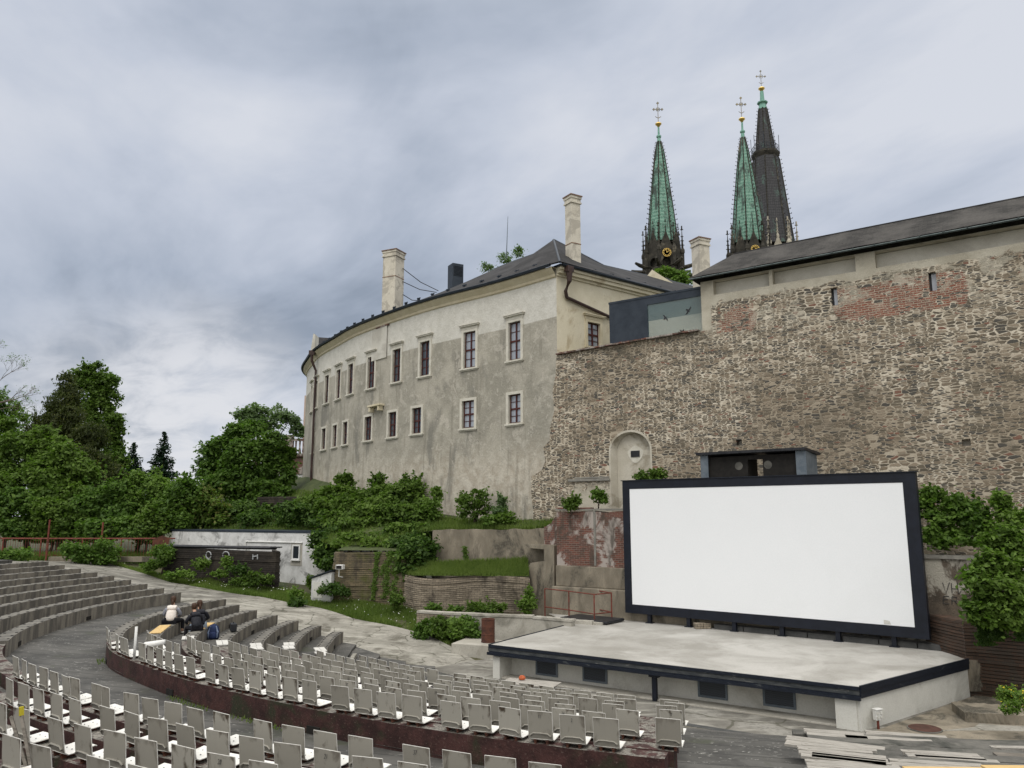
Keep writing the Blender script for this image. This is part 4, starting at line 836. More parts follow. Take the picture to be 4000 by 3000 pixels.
# rain pipes
p1=W0+rw*.45+rn*.5; mb=MB(); mb.box((*p1,ZE-.1),(.42,.3,.3),rz=rr); mb.tube([(*p1,ZE-.1),(*p1,ZE-.75),(*(p1-rn*.3),ZE-1.2),(*(W0+rw*.6+rn*.12),ZE-1.5)],[.2,.12,.1,.1],8); mb.tube([(*(W0+rw*.6+rn*.12),ZE-1.5),(*(W0+rw*6.4+rn*.12),ZE-2.55)],.09,8); adopt(mb.build('rain_pipe',M['pipe_brown']),cas)
pu,_=Fhit(1239,1500); c,d,n=F(pu,-.15); c0,_,_=F(pu,-.5)
mb=MB(); mb.box((*c0,ZE-.1),(.45,.3,.35)); mb.tube([(*c0,ZE-.2),(*c0,ZE-.7),(*c,ZE-1.5),(*c,1.0)],[.12,.11,.09,.09],8); adopt(mb.build('rain_pipe',M['pipe_brown']),cas)
# small stone bracket shelf and vent hole on the facade
u,z=Fhit(*c6(627,1470)); c,d,n=F(u,-.2); mb=MB(); r_=math.atan2(-d[1],-d[0]); mb.box((*c,z),(1.5,.42,.13),rz=r_)
for s_ in(-.55,.55): mb.box((c[0]-d[0]*s_,c[1]-d[1]*s_,z-.22),(.18,.34,.3),rz=r_)
adopt(mb.build('bracket_shelf',M['trim_cream'],bevel=.02),cas)
# pilaster where the first-floor plaster steps out
u,_=Fhit(*c6(690,1000)); mb=MB(); sweep(mb,[u-.0,u+.9,u+1.9],[(.02,10.0),(-.07,10.0),(-.07,12.1),(.02,12.1)]); adopt(mb.build('pilaster',M['plaster_pale']),cas)
u,_=Fhit(*c6(665,950)); mb=MB(); sweep(mb,[u-.7,u,u+.9],[(.02,12.1),(-.1,12.1),(-.1,12.2),(.02,12.2)]); adopt(mb.build('brick_edge',M['brick_red']),cas)
# chimneys
def chimney(px0,px1,ptop,pbot,Y,rz,dep,label,bands=(.08,.16),mid=None):
    xc=(px0+px1)/2; a=aty(xc,ptop,Y); b_=aty(xc,pbot,Y); w=(px1-px0)/FP*Y*1.0
    W_=w/ (abs(math.cos(rz))+dep*abs(math.sin(rz))); h=a[2]-b_[2]+1.2; z0=b_[2]-1.2
    root=empty('chimney',(a[0],a[1],z0),rz,label=label,cat='chimney'); D_=W_*dep
    o=MB().b2(-W_/2,W_/2,-D_/2,D_/2,0,h-.5).build('shaft',M['chimney'],root,bevel=.01)
    mb=MB(); e=.06; 
    mb.b2(-W_/2-e,W_/2+e,-D_/2-e,D_/2+e,h-.5,h-.42); mb.b2(-W_/2-.02,W_/2+.02,-D_/2-.02,D_/2+.02,h-.42,h-.22); mb.b2(-W_/2-e,W_/2+e,-D_/2-e,D_/2+e,h-.22,h-.08)
    mb.build('collar',M['chimney'],root)
    if mid: MB().b2(-W_/2-.015,W_/2+.015,-D_/2-.015,D_/2+.015,h*mid,h*mid+.05).build('band',M['chimney_cap'],root)
    mb=MB(); e=.1; mb.b2(-W_/2-e,W_/2+e,-D_/2-e,D_/2+e,h-.08,h-.02); mb.b2(-W_/2+.03,W_/2-.03,-D_/2+.03,D_/2-.03,h-.02,h); mb.build('cap',M['chimney_cap'],root)
    return root
chimney(2205,2267,768,1050,40.6,.55,1.0,'tall slender pale chimney standing on the castle roof beside its corner',mid=.47)
chimney(1498,1580,983,1233,50.5,-.45,1.0,'thick pale chimney rising from the eaves at the middle of the curved castle wing',mid=.66)
chimney(2700,2768,935,1130,45,.45,1.0,'short pale chimney between the clock spire and the roofed town wall')
a=aty(1780,1036,56); b_=aty(1780,1170,56); r_=empty('vent_shaft',(a[0],a[1],b_[2]),.5,label='black sheet metal ventilation box on the castle roof',cat='vent'); h=a[2]-b_[2]
MB().b2(-.45,.45,-.45,.45,0,h).build('housing',M['zinc_dark'],r_,bevel=.02); mb=MB()
for k in range(8): mb.box((0,-.46,h-.25-k*.1),(.72,.03,.03),rx=.5)
mb.build('grille',M['black_plastic'],r_)
# cables from the thick chimney to the roof
A1=aty(1572,1050,50.3)
for k,(e_,s0) in enumerate(((aty(1712,1136,53),aty(1573,1048,50.5)),(aty(1705,1142,53),aty(1573,1100,50.5)),(aty(1645,1175,52),aty(1573,1150,50.5)))):
    m_=(np.array(e_)+np.array(s0))/2-np.array((0,0,.18)); tag(MB().tube([s0,m_,e_],.028,5).build('cable',M['black_plastic']),'thin dark cable, %s from the top, running from the thick chimney to the slate roof'%ORD[k],'cable','cables tied to the thick chimney')
a=aty(1984,845,50); b_=aty(1978,1010,50); tag(MB().tube([b_,a*.4+b_*.6,a],[.035,.025,.012],5).build('aerial',M['gutter']),'thin tall aerial rod rising behind the castle ridge','aerial')
# far-left annex of the castle: slate gable and red brick parapet building
a=aty(1232,1310,74); r_=empty('gable_house',(a[0]+1.5,a[1]+2,5),0,label='small slate roofed gable peeping over the far left eaves of the castle',cat='building')
mb=MB(); x0,zt,zb=a[0],a[2],aty(1240,1375,74)[2]; mb.plate([(x0-.3,zb-6),(x0+.1,zb-6),(x0+.1,zt),(x0-.1,zt+.1),(x0-.3,zb)],[],73.6,75); adopt(mb.build('gable_wall',M['plaster_pale']),r_)
adopt(uvgrid('roof',[aty(1238,1400,74),aty(1340,1400,76)],[aty(1238,1318,78),aty(1322,1324,80)],M['slate']),r_)
a=aty(1115,1705,84); b_=aty(1200,1960,84); w_=b_[0]-a[0]
r_=empty('brick_terrace_house',(a[0]+w_/2,84,b_[2]),0,label='house with red brick balustrade above a white wall, left of the castle',cat='building')
mb=MB().b2(a[0]-2,b_[0]+6,84,90,b_[2]-2,a[2]-4.1); adopt(mb.build('wall',M['lime_white']),r_)
mb=MB().b2(a[0]-2,b_[0]+6,83.9,90,a[2]-4.1,a[2]-2.2); mb.b2(a[0]-2.1,b_[0]+6,83.7,90,a[2]-2.2,a[2]-1.9); adopt(mb.build('brick_band',M['brick_red']),r_)
mb=MB(); mb.b2(a[0]-2.1,b_[0]+6,83.8,84.1,a[2]-.5,a[2]-.25); mb.b2(a[0]-.1,a[0]+.9,83.75,84.3,a[2]-1.9,a[2]+.15); 
for k in range(16): mb.lathe([(.09,0),(.16,.3),(.08,.7),(.12,1.4)],(a[0]+1.2+k*.42,84,a[2]-1.9),8)
adopt(mb.build('balustrade',M['brick_red']),r_)
# tall pink-rendered sliver left of the curved wing
a=aty(1190,1545,88); tag(MB().b2(a[0],a[0]+6,88,93,0,a[2]).build('tower_house',pm('pink_render',(.42,.32,.26),(.5,.39,.32),1)),'narrow pinkish rendered house edge at the far left end of the castle wing','building')
# --- glass and navy connector on the low wall
gz0=8.05; r_=empty('glass_connector',wp(5,7.9,1),WR,label='flat modern box with navy cladding and large glass pane on the low stone wall',cat='building')
u0,_=onplane(2379,1192,W0+WN*.45,WD); u1_,zt1=onplane(2756,1121,W0+WN*.45,WD); _,zt0=onplane(2379,1192,W0+WN*.45,WD); ug,zg=onplane(2528,1191,W0+WN*.45,WD); _,zg2=onplane(2756,1151,W0+WN*.45,WD)
print('conn',u0,ug,u1_,zt0,zt1,zg,zg2)
Z=(zt0+zt1)/2; Zg=(zg+zg2)/2
o=W0+WN*.45
mb=MB(); mb.b2(u0,ug,0,.12,7.9,Z-.003); mb.b2(ug,8.2,0,.12,Zg,Z-.003); mb.b2(u0,u0+.12,.12,4,7.9,Z-.003); mb.b2(u0-.02,8.2,-.02,4.2,Z,Z+.1); mb.b2(u0,8.2,.12,4,7.75,7.9); adopt(mb.build('cladding',M['zinc_dark'],loc=(*o,0),rz=WR),r_)
adopt(MB().b2(ug+.5,8.2,3.9,4,7.9,9.15).build('rear_wall',M['white_paint'],loc=(*o,0),rz=WR),r_); adopt(MB().b2(u0+.13,8.2,.13,3.9,Z-.09,Z-.004).build('ceiling',M['plaster_pale'],loc=(*o,0),rz=WR),r_); adopt(MB().b2(ug+.5,8.2,3.8,3.89,8.55,8.65).build('rear_beam',M['zinc_dark'],loc=(*o,0),rz=WR),r_)
m,g,b,out=newmat('shop_glass'); b.inputs['Base Color'].default_value=(.14,.22,.23,1); b.inputs['Roughness'].default_value=.03; b.inputs['Alpha'].default_value=.38; b.inputs['Specular IOR Level'].default_value=1; M['shop_glass']=m
gl=MB().b2(ug,8.18,.04,.06,7.9,Zg).build('glass_pane',M['shop_glass'],loc=(*o,0),rz=WR); adopt(gl,r_)
def bird(mb,x,z,s,a,y0):
    P=[(0,-.5),(.12,-.2),(.5,-.28),(.95,-.1),(1.0,.05),(.5,.02),(.2,.15),(.14,.5),(0,.62),(-.14,.5),(-.2,.15),(-.5,.02),(-1.0,.05),(-.95,-.1),(-.5,-.28),(-.12,-.2)]
    mb.plate([(x+s*(p*math.cos(a)-q*math.sin(a)),z+s*(p*math.sin(a)+q*math.cos(a))) for p,q in P],[],y0,y0+.004)
mb=MB(); bird(mb,ug+1.0*.9,Z-1.15+.02,.2,2.2,.028); bird(mb,ug+2.05,Z-.95,.22,.9,.028); bird(mb,ug+1.75,7.9+.55,.18,-.6,.028); adopt(mb.build('bird_sticker',M['black_plastic'],loc=(*o,0),rz=WR),r_)
mb=MB(); mb.lathe([(.12,0),(.14,.25)],(ug+1.55,.5,7.92),10); mb.lathe([(.11,0),(.12,.2)],(ug+.95,.5,7.92),10); adopt(mb.build('plant_pot',M['zinc_dark'],loc=(*o,0),rz=WR),r_)
# --- lower walls under the castle (all stand in front of the town wall plane)
lw=empty('brick_retaining_wall',(*wp(4,-4.6,0,L0)[:2],-5.2),WR,label='ruined red brick wall on a stained concrete plinth below the niche, left of the screen',cat='wall')
Lx=dict(loc=(*L0,0),rz=WR)
top=[(u,.16+.03*math.sin(u*3)+random.uniform(-.02,.02)) for u in np.linspace(9,-3.0,30)]
mb=MB().plate([(-3.0,-2.25),(9,-2.25)]+top,[],0,.9); adopt(mb.build('brickwork',M['brick_red'],**Lx),lw)
mb=MB(); mb.b2(-3.05,9,-.05,.9,.2,.28); 
for u in(-1.05,): mb.b2(u,u+.1,-.03,-.003,-2.2,.18); adopt(mb.build('coping',M['slab_cap'],**Lx),lw)
mb=MB(); mb.b2(-3.0,10.4,-.12,.9,-3.15,-2.253); mb.b2(-3.0,10.4,-.45,.9,-5.3,-3.153); adopt(mb.build('plinth',M['concrete_old'],bevel=.03,**Lx),lw)
o_=MB().b2(-2.9,-1.2,-.06,.3,.285,.33).build('red_board',M['red_rail'],**Lx); adopt(o_,lw)
def wallseg(name,p0,p1,z0,z1,th,mt,label=None,cat='wall',z1b=None,bevel=0,jag=0,parent=None):
    p0=np.array(p0,float);p1=np.array(p1,float); L=np.linalg.norm(p1-p0); rz=math.atan2(*(p1-p0)[::-1]); z1b=z1 if z1b is None else z1b
    top=[(L*(1-k/14),z1b+(z1-z1b)*k/14+random.uniform(-jag,jag)) for k in range(15)]
    o=MB().plate([(0,z0),(L,z0)]+top,[],0,th).build(name,mt,loc=(*p0,0),rz=rz,bevel=bevel)
    return tag(o,label,cat) if label else o
def ax(px,py,Y): p=aty(px,py,Y); return p
# concrete retaining wall left of the brick wall
a=ax(1690,2071,39.6); b_=ax(2135,2066,37.4)
cw=wallseg('concrete_retaining_wall',a[:2],b_[:2],-5,a[2],.6,M['concrete_old'],'long stained concrete retaining wall under the castle, behind the upper grass terrace','wall',z1b=b_[2],jag=.04)
a=ax(2125,2062,37.2); b_=ax(2192,2010,36.1)
wallseg('broken_brick_wall',a[:2],b_[:2],-5,a[2]-.05,.7,M['brick_red'],'broken end of red brick wall stepping up beside the concrete retaining wall','wall',z1b=b_[2]+.1,jag=.09)
# concrete piers
p=ax(2100,2245,36.7); rt=empty('concrete_pier',(p[0],p[1],-5.2),WR,label='stepped raw concrete pier between grassy terrace and red brick wall',cat='pier')
zz=lambda py,Y=36.7: aty(2100,py,Y)[2]
def wx(px): return (px-2100)/FP*37.2/math.cos(WR)*.86
mb=MB(); P=[(wx(2062),0),(wx(2170),0),(wx(2170),zz(2128)+5.2),(wx(2040),zz(2128)+5.2),(wx(2040),zz(2140)+5.2),(wx(2128),zz(2145)+5.2),(wx(2128),zz(2190)+5.2),(wx(2070),zz(2200)+5.2),(wx(2060),zz(2215)+5.2)]
mb.plate(P,[],0,1.2); mb.build('block',M['concrete_old'],rt,bevel=.03)
# coursed terrace walls
def coursed(name,pts,z0,z1,mt,label,h=.1,batter=.0,seed=1,th=.5,wav=.05,dip=None):
    rnd=random.Random(seed); P=catmull(pts,.3); n=len(P); d=np.gradient(P,axis=0); d/=np.linalg.norm(d,axis=1)[:,None]; N=np.c_[d[:,1],-d[:,0]]
    if N[n//2]@(-P[n//2])<0: N=-N
    mb=MB(); K=int((z1-z0)/h); org=np.array(P[0]); 
    ph=[rnd.uniform(0,6) for _ in range(4)]
    for k in range(K):
        za=z0+k*h; off=rnd.uniform(-.03,.03)+batter*(K-k)*h
        A=[];m_=1+ (0)
        segs=[]; 
        w=[wav*(math.sin(i*.23+ph[0]+k*.05)+.6*math.sin(i*.51+ph[1]+k*.09)) for i in range(n)]
        zc=[(.05*math.sin(i*.17+ph[2])*(k/K)+ (dip(i/(n-1))*(k/K) if dip else 0)) for i in range(n)]
        for (z_a,z_b,o_) in((za,za+h*.78,off),(za+h*.78,za+h,off-.05)):
            vs=[]
            for i in range(n):
                q=P[i]+N[i]*(o_+w[i]+rnd.uniform(-.008,.008)); b=P[i]-N[i]*th
                vs+= [(*q,z_a+zc[i]),(*q,z_b+zc[i]),(*b,z_b+zc[i]),(*b,z_a+zc[i])]
            fs=[(i*4+a,i*4+(a+1)%4,(i+1)*4+(a+1)%4,(i+1)*4+a) for i in range(n-1) for a in(0,1,3)]+[(3,2,1,0),((n-1)*4,(n-1)*4+1,(n-1)*4+2,(n-1)*4+3)]
            mb.add(vs,fs)
    o=mb.build(name,mt); 
    ang=math.atan2(*(np.array(P[-1])-org)[::-1]); Mx=Matrix.Translation((org[0],org[1],0))@Matrix.Rotation(ang,4,'Z'); o.data.transform(Mx.inverted()); o.matrix_world=Mx
    return tag(o,label,'wall')
g1=[ax(1582,2300,37.6)[:2],ax(1640,2300,36.8)[:2],ax(1740,2300,36.7)[:2],ax(1850,2300,36.9)[:2],ax(1960,2300,36.3)[:2],ax(2068,2300,36.4)[:2]]
coursed('terrace_wall',g1,-5.0,ax(1700,2253,36.8)[2],M['brick_grey'],'low wavy terrace wall of pale worn coursed bricks with grass on top',.085,.05,3,wav=.09,dip=lambda f:-.12*math.sin(math.pi*f*2)+.06)
g2=[ax(1300,2250,40.2)[:2],ax(1312,2250,38.9)[:2],ax(1400,2250,38.6)[:2],ax(1500,2250,38.3)[:2],ax(1590,2250,37.9)[:2],ax(1600,2250,38.8)[:2]]
coursed('mossy_terrace_wall',g2,-4.9,ax(1400,2152,38.6)[2],M['brick_moss'],'taller mossy striped brick terrace wall overgrown with ivy, right of the white hut',.10,.04,5,wav=.03)
a=ax(1000,1935,52); b_=ax(1235,1940,50)
coursed('upper_terrace_wall',[ax(1005,1940,53)[:2],ax(1110,1940,52)[:2],ax(1238,1940,50.5)[:2]],ax(1100,1962,52)[2]-1.2,ax(1100,1934,52)[2],M['brick_black'],'dark striped wall strip high among the bushes left of the castle',.14,0,9)
dk=[ax(640,2200,44.8)[:2],ax(850,2200,43.2)[:2],ax(1076,2200,41.9)[:2],ax(1078,2200,43.5)[:2]]
dw=coursed('dark_striped_wall',dk,-4.3,-1.79,M['brick_black'],'long low dark striped brick wall with chalk drawings in front of the white hut',.11,.01,8,wav=.01,th=.25)
mb=MB(); mb.tube([(*p,-1.74) for p in dk[:3]],.09,4); 
for p in(dk[2],): mb.box((*p,-1.7),(.5,.5,.06))
cp=mb.build('coping',M['black_plastic']); cp.parent=dw; cp.matrix_parent_inverse=dw.matrix_world.inverted()
# chalk drawings (two looped nines and two short strokes)
def stroke(mb,px_pts,Y,r=.035):
    pts=[aty(x,y,Y) for x,y in px_pts]; mb.tube(pts,r,5)
c8=lambda x,y:(x/2.212,2050+y/2.212)
def ring(cx,cy,rx,ry,a0=0,a1=360,n=16): return [c8(cx+rx*math.cos(math.radians(a)),cy+ry*math.sin(math.radians(a))) for a in np.linspace(a0,a1,n)]
p9=np.array(dk[1]); 
mb=MB()
Yw=lambda px: float(np.interp(px,[640,850,1076],[44.8,43.2,41.9]))-.17
for pts in (ring(1802,262,22,30),[c8(1802,290),c8(1802,335)],[c8(1788,305),c8(1820,300)],ring(1952,262,28,30,-200,120),[c8(1975,290),c8(1962,320),c8(1940,345)],[c8(1915,300),c8(1945,310)],[c8(2185,255),c8(2185,300)],[c8(2225,255),c8(2225,300)],[c8(2185,275),c8(2225,270)]):
    mb.tube([aty(x,y,Yw(x)) for x,y in pts],.033,5)
ch=mb.build('chalk_drawing',M['chalk']); ch.parent=dw; ch.matrix_parent_inverse=dw.matrix_world.inverted()
# --- white hut
hz0,hz1=-4.2,-1.02
A_=ax(672,2075,50)[:2]; B_=ax(1195,2080,44.5)[:2]; 
root=empty('white_hut',(*((np.array(A_)+np.array(B_))/2),-4.1),0,label='long low whitewashed hut with rounded right corner and one small window',cat='hut')
d_=np.array(B_)-np.array(A_); d_/=np.linalg.norm(d_); nn=np.array([-d_[1],d_[0]])
fp=[tuple(A_),tuple(B_)]+[tuple(np.array(B_)+d_*1.1*math.sin(a)+nn*1.1*(1-math.cos(a))) for a in np.linspace(.25,math.pi/2,6)]; last=np.array(fp[-1]); fp+= [tuple(last+nn*4),tuple(np.array(A_)+nn*5)]
n=len(fp); mb=MB(); mb.add([(*p,hz0) for p in fp]+[(*p,hz1) for p in fp],[(i,(i+1)%n,n+(i+1)%n,n+i) for i in range(n)]+[tuple(range(n,2*n))]); adopt(mb.build('wall',M['lime_white']),root)
c_=np.mean(fp,axis=0); fq=[tuple(c_+(np.array(p)-c_)*1.02) for p in fp]; mb=MB(); mb.add([(*p,hz1+.003) for p in fq]+[(*p,hz1+.12) for p in fq],[(i,(i+1)%n,n+(i+1)%n,n+i) for i in range(n)]+[tuple(range(n,2*n)),tuple(range(n-1,-1,-1))]); adopt(mb.build('roof',M['zinc_dark']),root)
hx=math.atan2(d_[1],d_[0]); uw,zw=onplane(1159,2157,A_,d_); 
mb=MB().b2(-.42,.42,-.02,.0,-.75,.55); grey=mb.build('window_surround',M['concrete'],loc=(*(np.array(A_)+d_*uw),zw),rz=hx); adopt(grey,root)
w1=MB().plate([(-.3,-.42),(.3,-.42),(.3,.42),(-.3,.42)],[[(-.22,-.34),(.22,-.34),(.22,.34),(-.22,.34)]],-.08,-.023).build('window',M['white_paint'],loc=(*(np.array(A_)+d_*uw),zw),rz=hx); adopt(w1,root)
q=MB().b2(-.22,.22,-.05,-.04,-.34,.34).build('pane',M['pane_tiny']); q.parent=w1
q=MB().b2(-.34,.34,-.14,-.023,-.47,-.425).build('sill',M['white_paint']); q.parent=w1
mb=MB(); LL=np.linalg.norm(np.array(B_)-np.array(A_)); mb.tube([(3.5+LL*.28,-.05,-1.55),(LL-.2,-.05,-1.55)],.04,6); mb.tube([(3.5+LL*.28,-.05,-1.55),(3.5+LL*.28,-.05,-2.2)],.04,6); adopt(mb.build('conduit',M['white_paint'],loc=(*A_,0),rz=hx),root)
# small white electric hut
a=ax(1283,2240,39.3); root=empty('meter_box',(a[0],a[1],-4.35),-.35,label='small white masonry cabinet with grey door against the mossy striped wall',cat='cabinet')
MB().plate([(-.62,0),(.5,0),(.5,1.6),(-.62,1.25)],[],-.5,.6).build('body',M['lime_white'],root,bevel=.02); MB().plate([(-.7,1.27),(.56,1.66),(.56,1.7),(-.7,1.31)],[],-.6,.7).build('roof',M['zinc_dark'],root); MB().b2(-.5,.05,-.53,-.505,.35,1.1).build('door',M['stage_wall'],root)
a=ax(1329,2215,38.3); root=empty('floodlight',tuple(a),-.3,label='small white floodlight mounted on the corner of the mossy striped wall',cat='lamp')
MB().box((0,0,0),(.38,.25,.22)).build('housing',M['white_paint'],root,bevel=.02); MB().box((0,-.13,0),(.3,.02,.15)).build('lens',M['dark_hole'],root); MB().tube([(-.05,0,-.1),(-.12,.1,-.45),(-.02,.3,-.5)],.03,6).build('arm',M['white_paint'],root)
# --- hillside between the walls and the castle
fr=catmull([(-27,52,-1.3),(-19,50.5,-1.05),(-11,46,-1.2),(-10,41.5,-1.45),(-7.5,39.6,-1.5),(-4,39.9,-.78),(1.0,37.9,-.7),(2.2,37.4,-.45)],.4)
bk=catmull([(-28,74,3.8),(-20,70,3.4),(-15.5,60,2.9),(-12,54.0,2.0),(-7.5,47.3,.8),(-3.5,43.0,.0),(-.5,41.0,-.2),(2.2,39.2,-.2)],.4)
n=40; m_=10; A1=fr[np.linspace(0,len(fr)-1,n+1).astype(int)]; B1=bk[np.linspace(0,len(bk)-1,n+1).astype(int)]; vs=[]
for i in range(n+1):
    for j in range(m_+1):
        p=A1[i]*(1-j/m_)+B1[i]*j/m_; vs.append((p[0],p[1],p[2]+.25*mnoise.noise(Vector((p[0]*.4,p[1]*.4,0)))*(1 if 0<j<m_ else .3)))
HILL=(A1,B1)
tag(mesh('hillside',vs,[(i*(m_+1)+j,(i+1)*(m_+1)+j,(i+1)*(m_+1)+j+1,i*(m_+1)+j+1) for i in range(n) for j in range(m_)],M['grass_ground'],smooth=True),kind='structure')
# grassy fill on the pale terrace
tp=[(*p,ax(1700,2251,36.8)[2]+.02) for p in catmull(g1,.6)]; bq=[ax(1600,2210,38.4),ax(2060,2190,37.6)]; n=len(tp)
vs=[];
for i,p in enumerate(tp):
    f=i/(n-1); b=bq[0]*(1-f)+bq[1]*f
    for j in range(7): q=np.array(p)*(1-j/6)+np.array(b)*(j/6); vs.append((q[0],q[1],q[2]+.05*mnoise.noise(Vector(q)*1.2)))
TERR=(tp,bq)
tag(mesh('terrace_fill',vs,[(i*7+j,(i+1)*7+j,(i+1)*7+j+1,i*7+j+1) for i in range(n-1) for j in range(6)],M['grass_ground'],smooth=True),kind='structure')
p0=[(*p,ax(1400,2152,38.6)[2]) for p in catmull(g2,.6)][2:-2]
vs=[];n=len(p0)
for i,p in enumerate(p0):
    for j in range(5): vs.append((p[0]+.1*j,p[1]+j*.55,p[2]+.03+.14*j*.5))
tag(mesh('terrace_fill',vs,[(i*5+j,(i+1)*5+j,(i+1)*5+j+1,i*5+j+1) for i in range(n-1) for j in range(4)],M['grass_ground'],smooth=True),kind='structure')
# low concrete curb wall by the grass, left of the stage
a=aty(1628,2394,34.3); b_=aty(1760,2402,33.6); c_=aty(2080,2412,32.6); d_=aty(2232,2440,31.6)
r_=empty('low_concrete_wall',(*c_[:2],-5.4),0,label='low concrete wall with worn top between the weeds and the stage',cat='wall')
for i,(p,q,z) in enumerate(((a,b_,a[2]),(b_,c_,b_[2]),(c_,d_,c_[2]-.05))):
    w=wallseg('wall_section',p[:2],q[:2],-5.45,z,.3,M['concrete'] if i else M['brick_grey'],jag=.012); adopt(w,r_)
    w=wallseg('cap_stone',p[:2]-np.array((0,.04)),q[:2]-np.array((0,.04)),z+.003,z+.09,.38,M['concrete'],jag=.008); adopt(w,r_)
r_=empty('plinth_step',(-1.25,31.6,FLOOR-.1),-.35,label='low concrete plinth carrying the rusty barrel at the stage\'s left corner',cat='plinth')
mb=MB(); mb.b2(-1.0,1.2,-.55,.9,0,.56); mb.build('block',M['concrete'],r_,bevel=.02)
# --- right-hand lower walls
u0,z0=onplane(3600,2160,L0,WD); u1_,z1=onplane(3838,2160,L0,WD); print('right wall',u0,u1_,z0,z1)
rt=empty('dark_retaining_wall',(*wp(16,-5,-.6,L0)[:2],-5.3),WR,label='low dark stained retaining wall with scribbled graffiti, right of the screen',cat='wall')
q=L0-WN*.6
m_=M['stained_wall']=pm('peeling_wall',(.06,.05,.04),(.15,.12,.09),1.2,(.36,.34,.29),.42,(.53,.58),bmp=.8,bd=.04,space='O',stretch=(1,1,.8))
adopt(MB().b2(10.5,26,0,.5,-5.4,z0-.15).build('wall_body',m_,loc=(*q,0),rz=WR),rt); adopt(MB().b2(10.5,26,-.08,.55,z0-.147,z0-.03).build('coping',M['slab_cap'],loc=(*q,0),rz=WR),rt)
def textobj(txt,size,mt,ext=.004):
    cu=bpy.data.curves.new('t','FONT'); cu.body=txt; cu.size=size; cu.align_x='CENTER'; cu.extrude=ext; o=bpy.data.objects.new('t',cu); COL.objects.link(o); dg=bpy.context.evaluated_depsgraph_get(); dg.update(); me=bpy.data.meshes.new_from_object(o.evaluated_get(dg)); bpy.data.objects.remove(o)
    for v in me.vertices: x,y,z=v.co; v.co=(x,-z,y)
    me.materials.clear(); me.materials.append(mt); return me
for px,py,sc in((3745,2303,1.0),(3715,2346,.8)):
    u,z=onplane(px,py,q,WD); mb=MB()
    S=[[(-.45,.2),(-.38,-.15),(-.25,.22)],[(-.2,.2),(-.2,-.12)],[(-.2,.02),(-.02,.02)],[(-.02,.22),(-.02,-.15),(.06,-.05)],[(.05,.12),(.1,.25),(.3,.2),(.2,.02),(.06,.0)],[(.3,.28),(.42,.1),(.34,-.15),(.2,-.2)]] if sc==1.0 else [[(-.25,.16),(-.3,-.14),(-.08,-.14)],[(-.28,.02),(-.12,.04)],[(-.25,.16),(-.06,.16)],[(.05,.16),(.02,-.16)],[(.05,.16),(.22,.14),(.2,.0),(.04,0)],[(.12,0),(.24,-.16)]]
    for st in S: mb.tube([(x*sc,-.01,zz_*sc) for x,zz_ in st],.013,5)
    adopt(mb.build('graffiti_tag',M['ink'],loc=(q[0]+WD[0]*u,q[1]+WD[1]*u,z),rz=WR),rt)
# dark block steps between stage and wall
rt=empty('block_steps',(*wp(14,-4.4,-1.5,L0)[:2],-4.4),WR,label='three long steps of dark concrete blocks behind the right half of the stage',cat='steps')
sd=np.array([.78,-.625]); sr=math.atan2(sd[1],sd[0])
S0=np.array([9.2,29.6]); sn=np.array([.625,.78])
u_a,_=onplane(*c4(-480,520),S0+sn*.6,sd); 
for k in range(3):
    mb=MB(); u=-1.9+(0 if k==0 else .6); 
    while u<8.6:
        mb.b2(u,u+1.16,k*.75,k*.75+.8,-4.6,-4.16+k*.36); u+=1.19
    o=mb.build('block_course',M['dark_block'],loc=(*(S0+sn*.15),0),rz=sr,bevel=.015); adopt(o,rt)
# brown brick wall on the right
a=atz(3786,2716,FLOOR); b_=atz(3909,2733,FLOOR); d_=(b_-a)[:2]; d_/=np.linalg.norm(d_); print('brown',a,b_)
zt=aty(3775,2430,a[1])[2]
bw=coursed('brown_brick_wall',[tuple(a[:2]+np.array((-.1,3.2))),tuple(a[:2]+np.array((0,.05))),tuple(a[:2]+d_*.3),tuple(a[:2]+d_*4),tuple(a[:2]+d_*9)],FLOOR-.1,zt+.1,M['brick_brown'],'dark brown brick wall hung with ivy to the right of the stage',.1,.0,12,wav=.012,th=.6)
# ================================================================ stage
ST=-4.35
FL=atz(1911,2519,ST)[:2]; FR=atz(3356,2686,ST)[:2]; BR=atz(3779,2578,ST)[:2]; BL=atz(2236,2436,ST)[:2]
print('stage',FL,FR,BR,BL)
sd2=(FR-FL)/np.linalg.norm(FR-FL); sr2=math.atan2(sd2[1],sd2[0]); bk_=np.array([-sd2[1],sd2[0]])
LS=np.linalg.norm(FR-FL)
stg=empty('stage',(*((FL+FR+BR+BL)/4),FLOOR),0,label='low white walled stage with pale concrete deck and navy edge in front of the screen',cat='stage')
back=[BR,BR+np.array((.3,4.5)),L0+WD*(-3.2)-WN*.46,BL]
mb=MB(); P=[FL,FR]+[b for b in back]; n=len(P); mb.add([(*p,ST) for p in P]+[(*p,ST-.16) for p in P],[tuple(range(n)),tuple(range(2*n-1,n-1,-1))]+[(i,(i+1)%n,n+(i+1)%n,n+i) for i in range(n)])
o=mb.build('deck',M['stage_top']); adopt(o,stg)
bm=bmesh.new(); bm.from_mesh(o.data); bmesh.ops.recalc_face_normals(bm,faces=bm.faces); bm.to_mesh(o.data); bm.free()
def bar(mb,p,q,z0,z1,o0,o1):      # box between outer/inner offsets along p->q ; outward is to the right of p->q
    p=np.array(p);q=np.array(q); d=(q-p)/np.linalg.norm(q-p); nn=np.array([d[1],-d[0]])
    pts=[p+nn*o0,q+nn*o0,q+nn*o1,p+nn*o1]; mb.hexa([Vector((*x,z0)) for x in pts]+[Vector((*x,z1)) for x in pts])
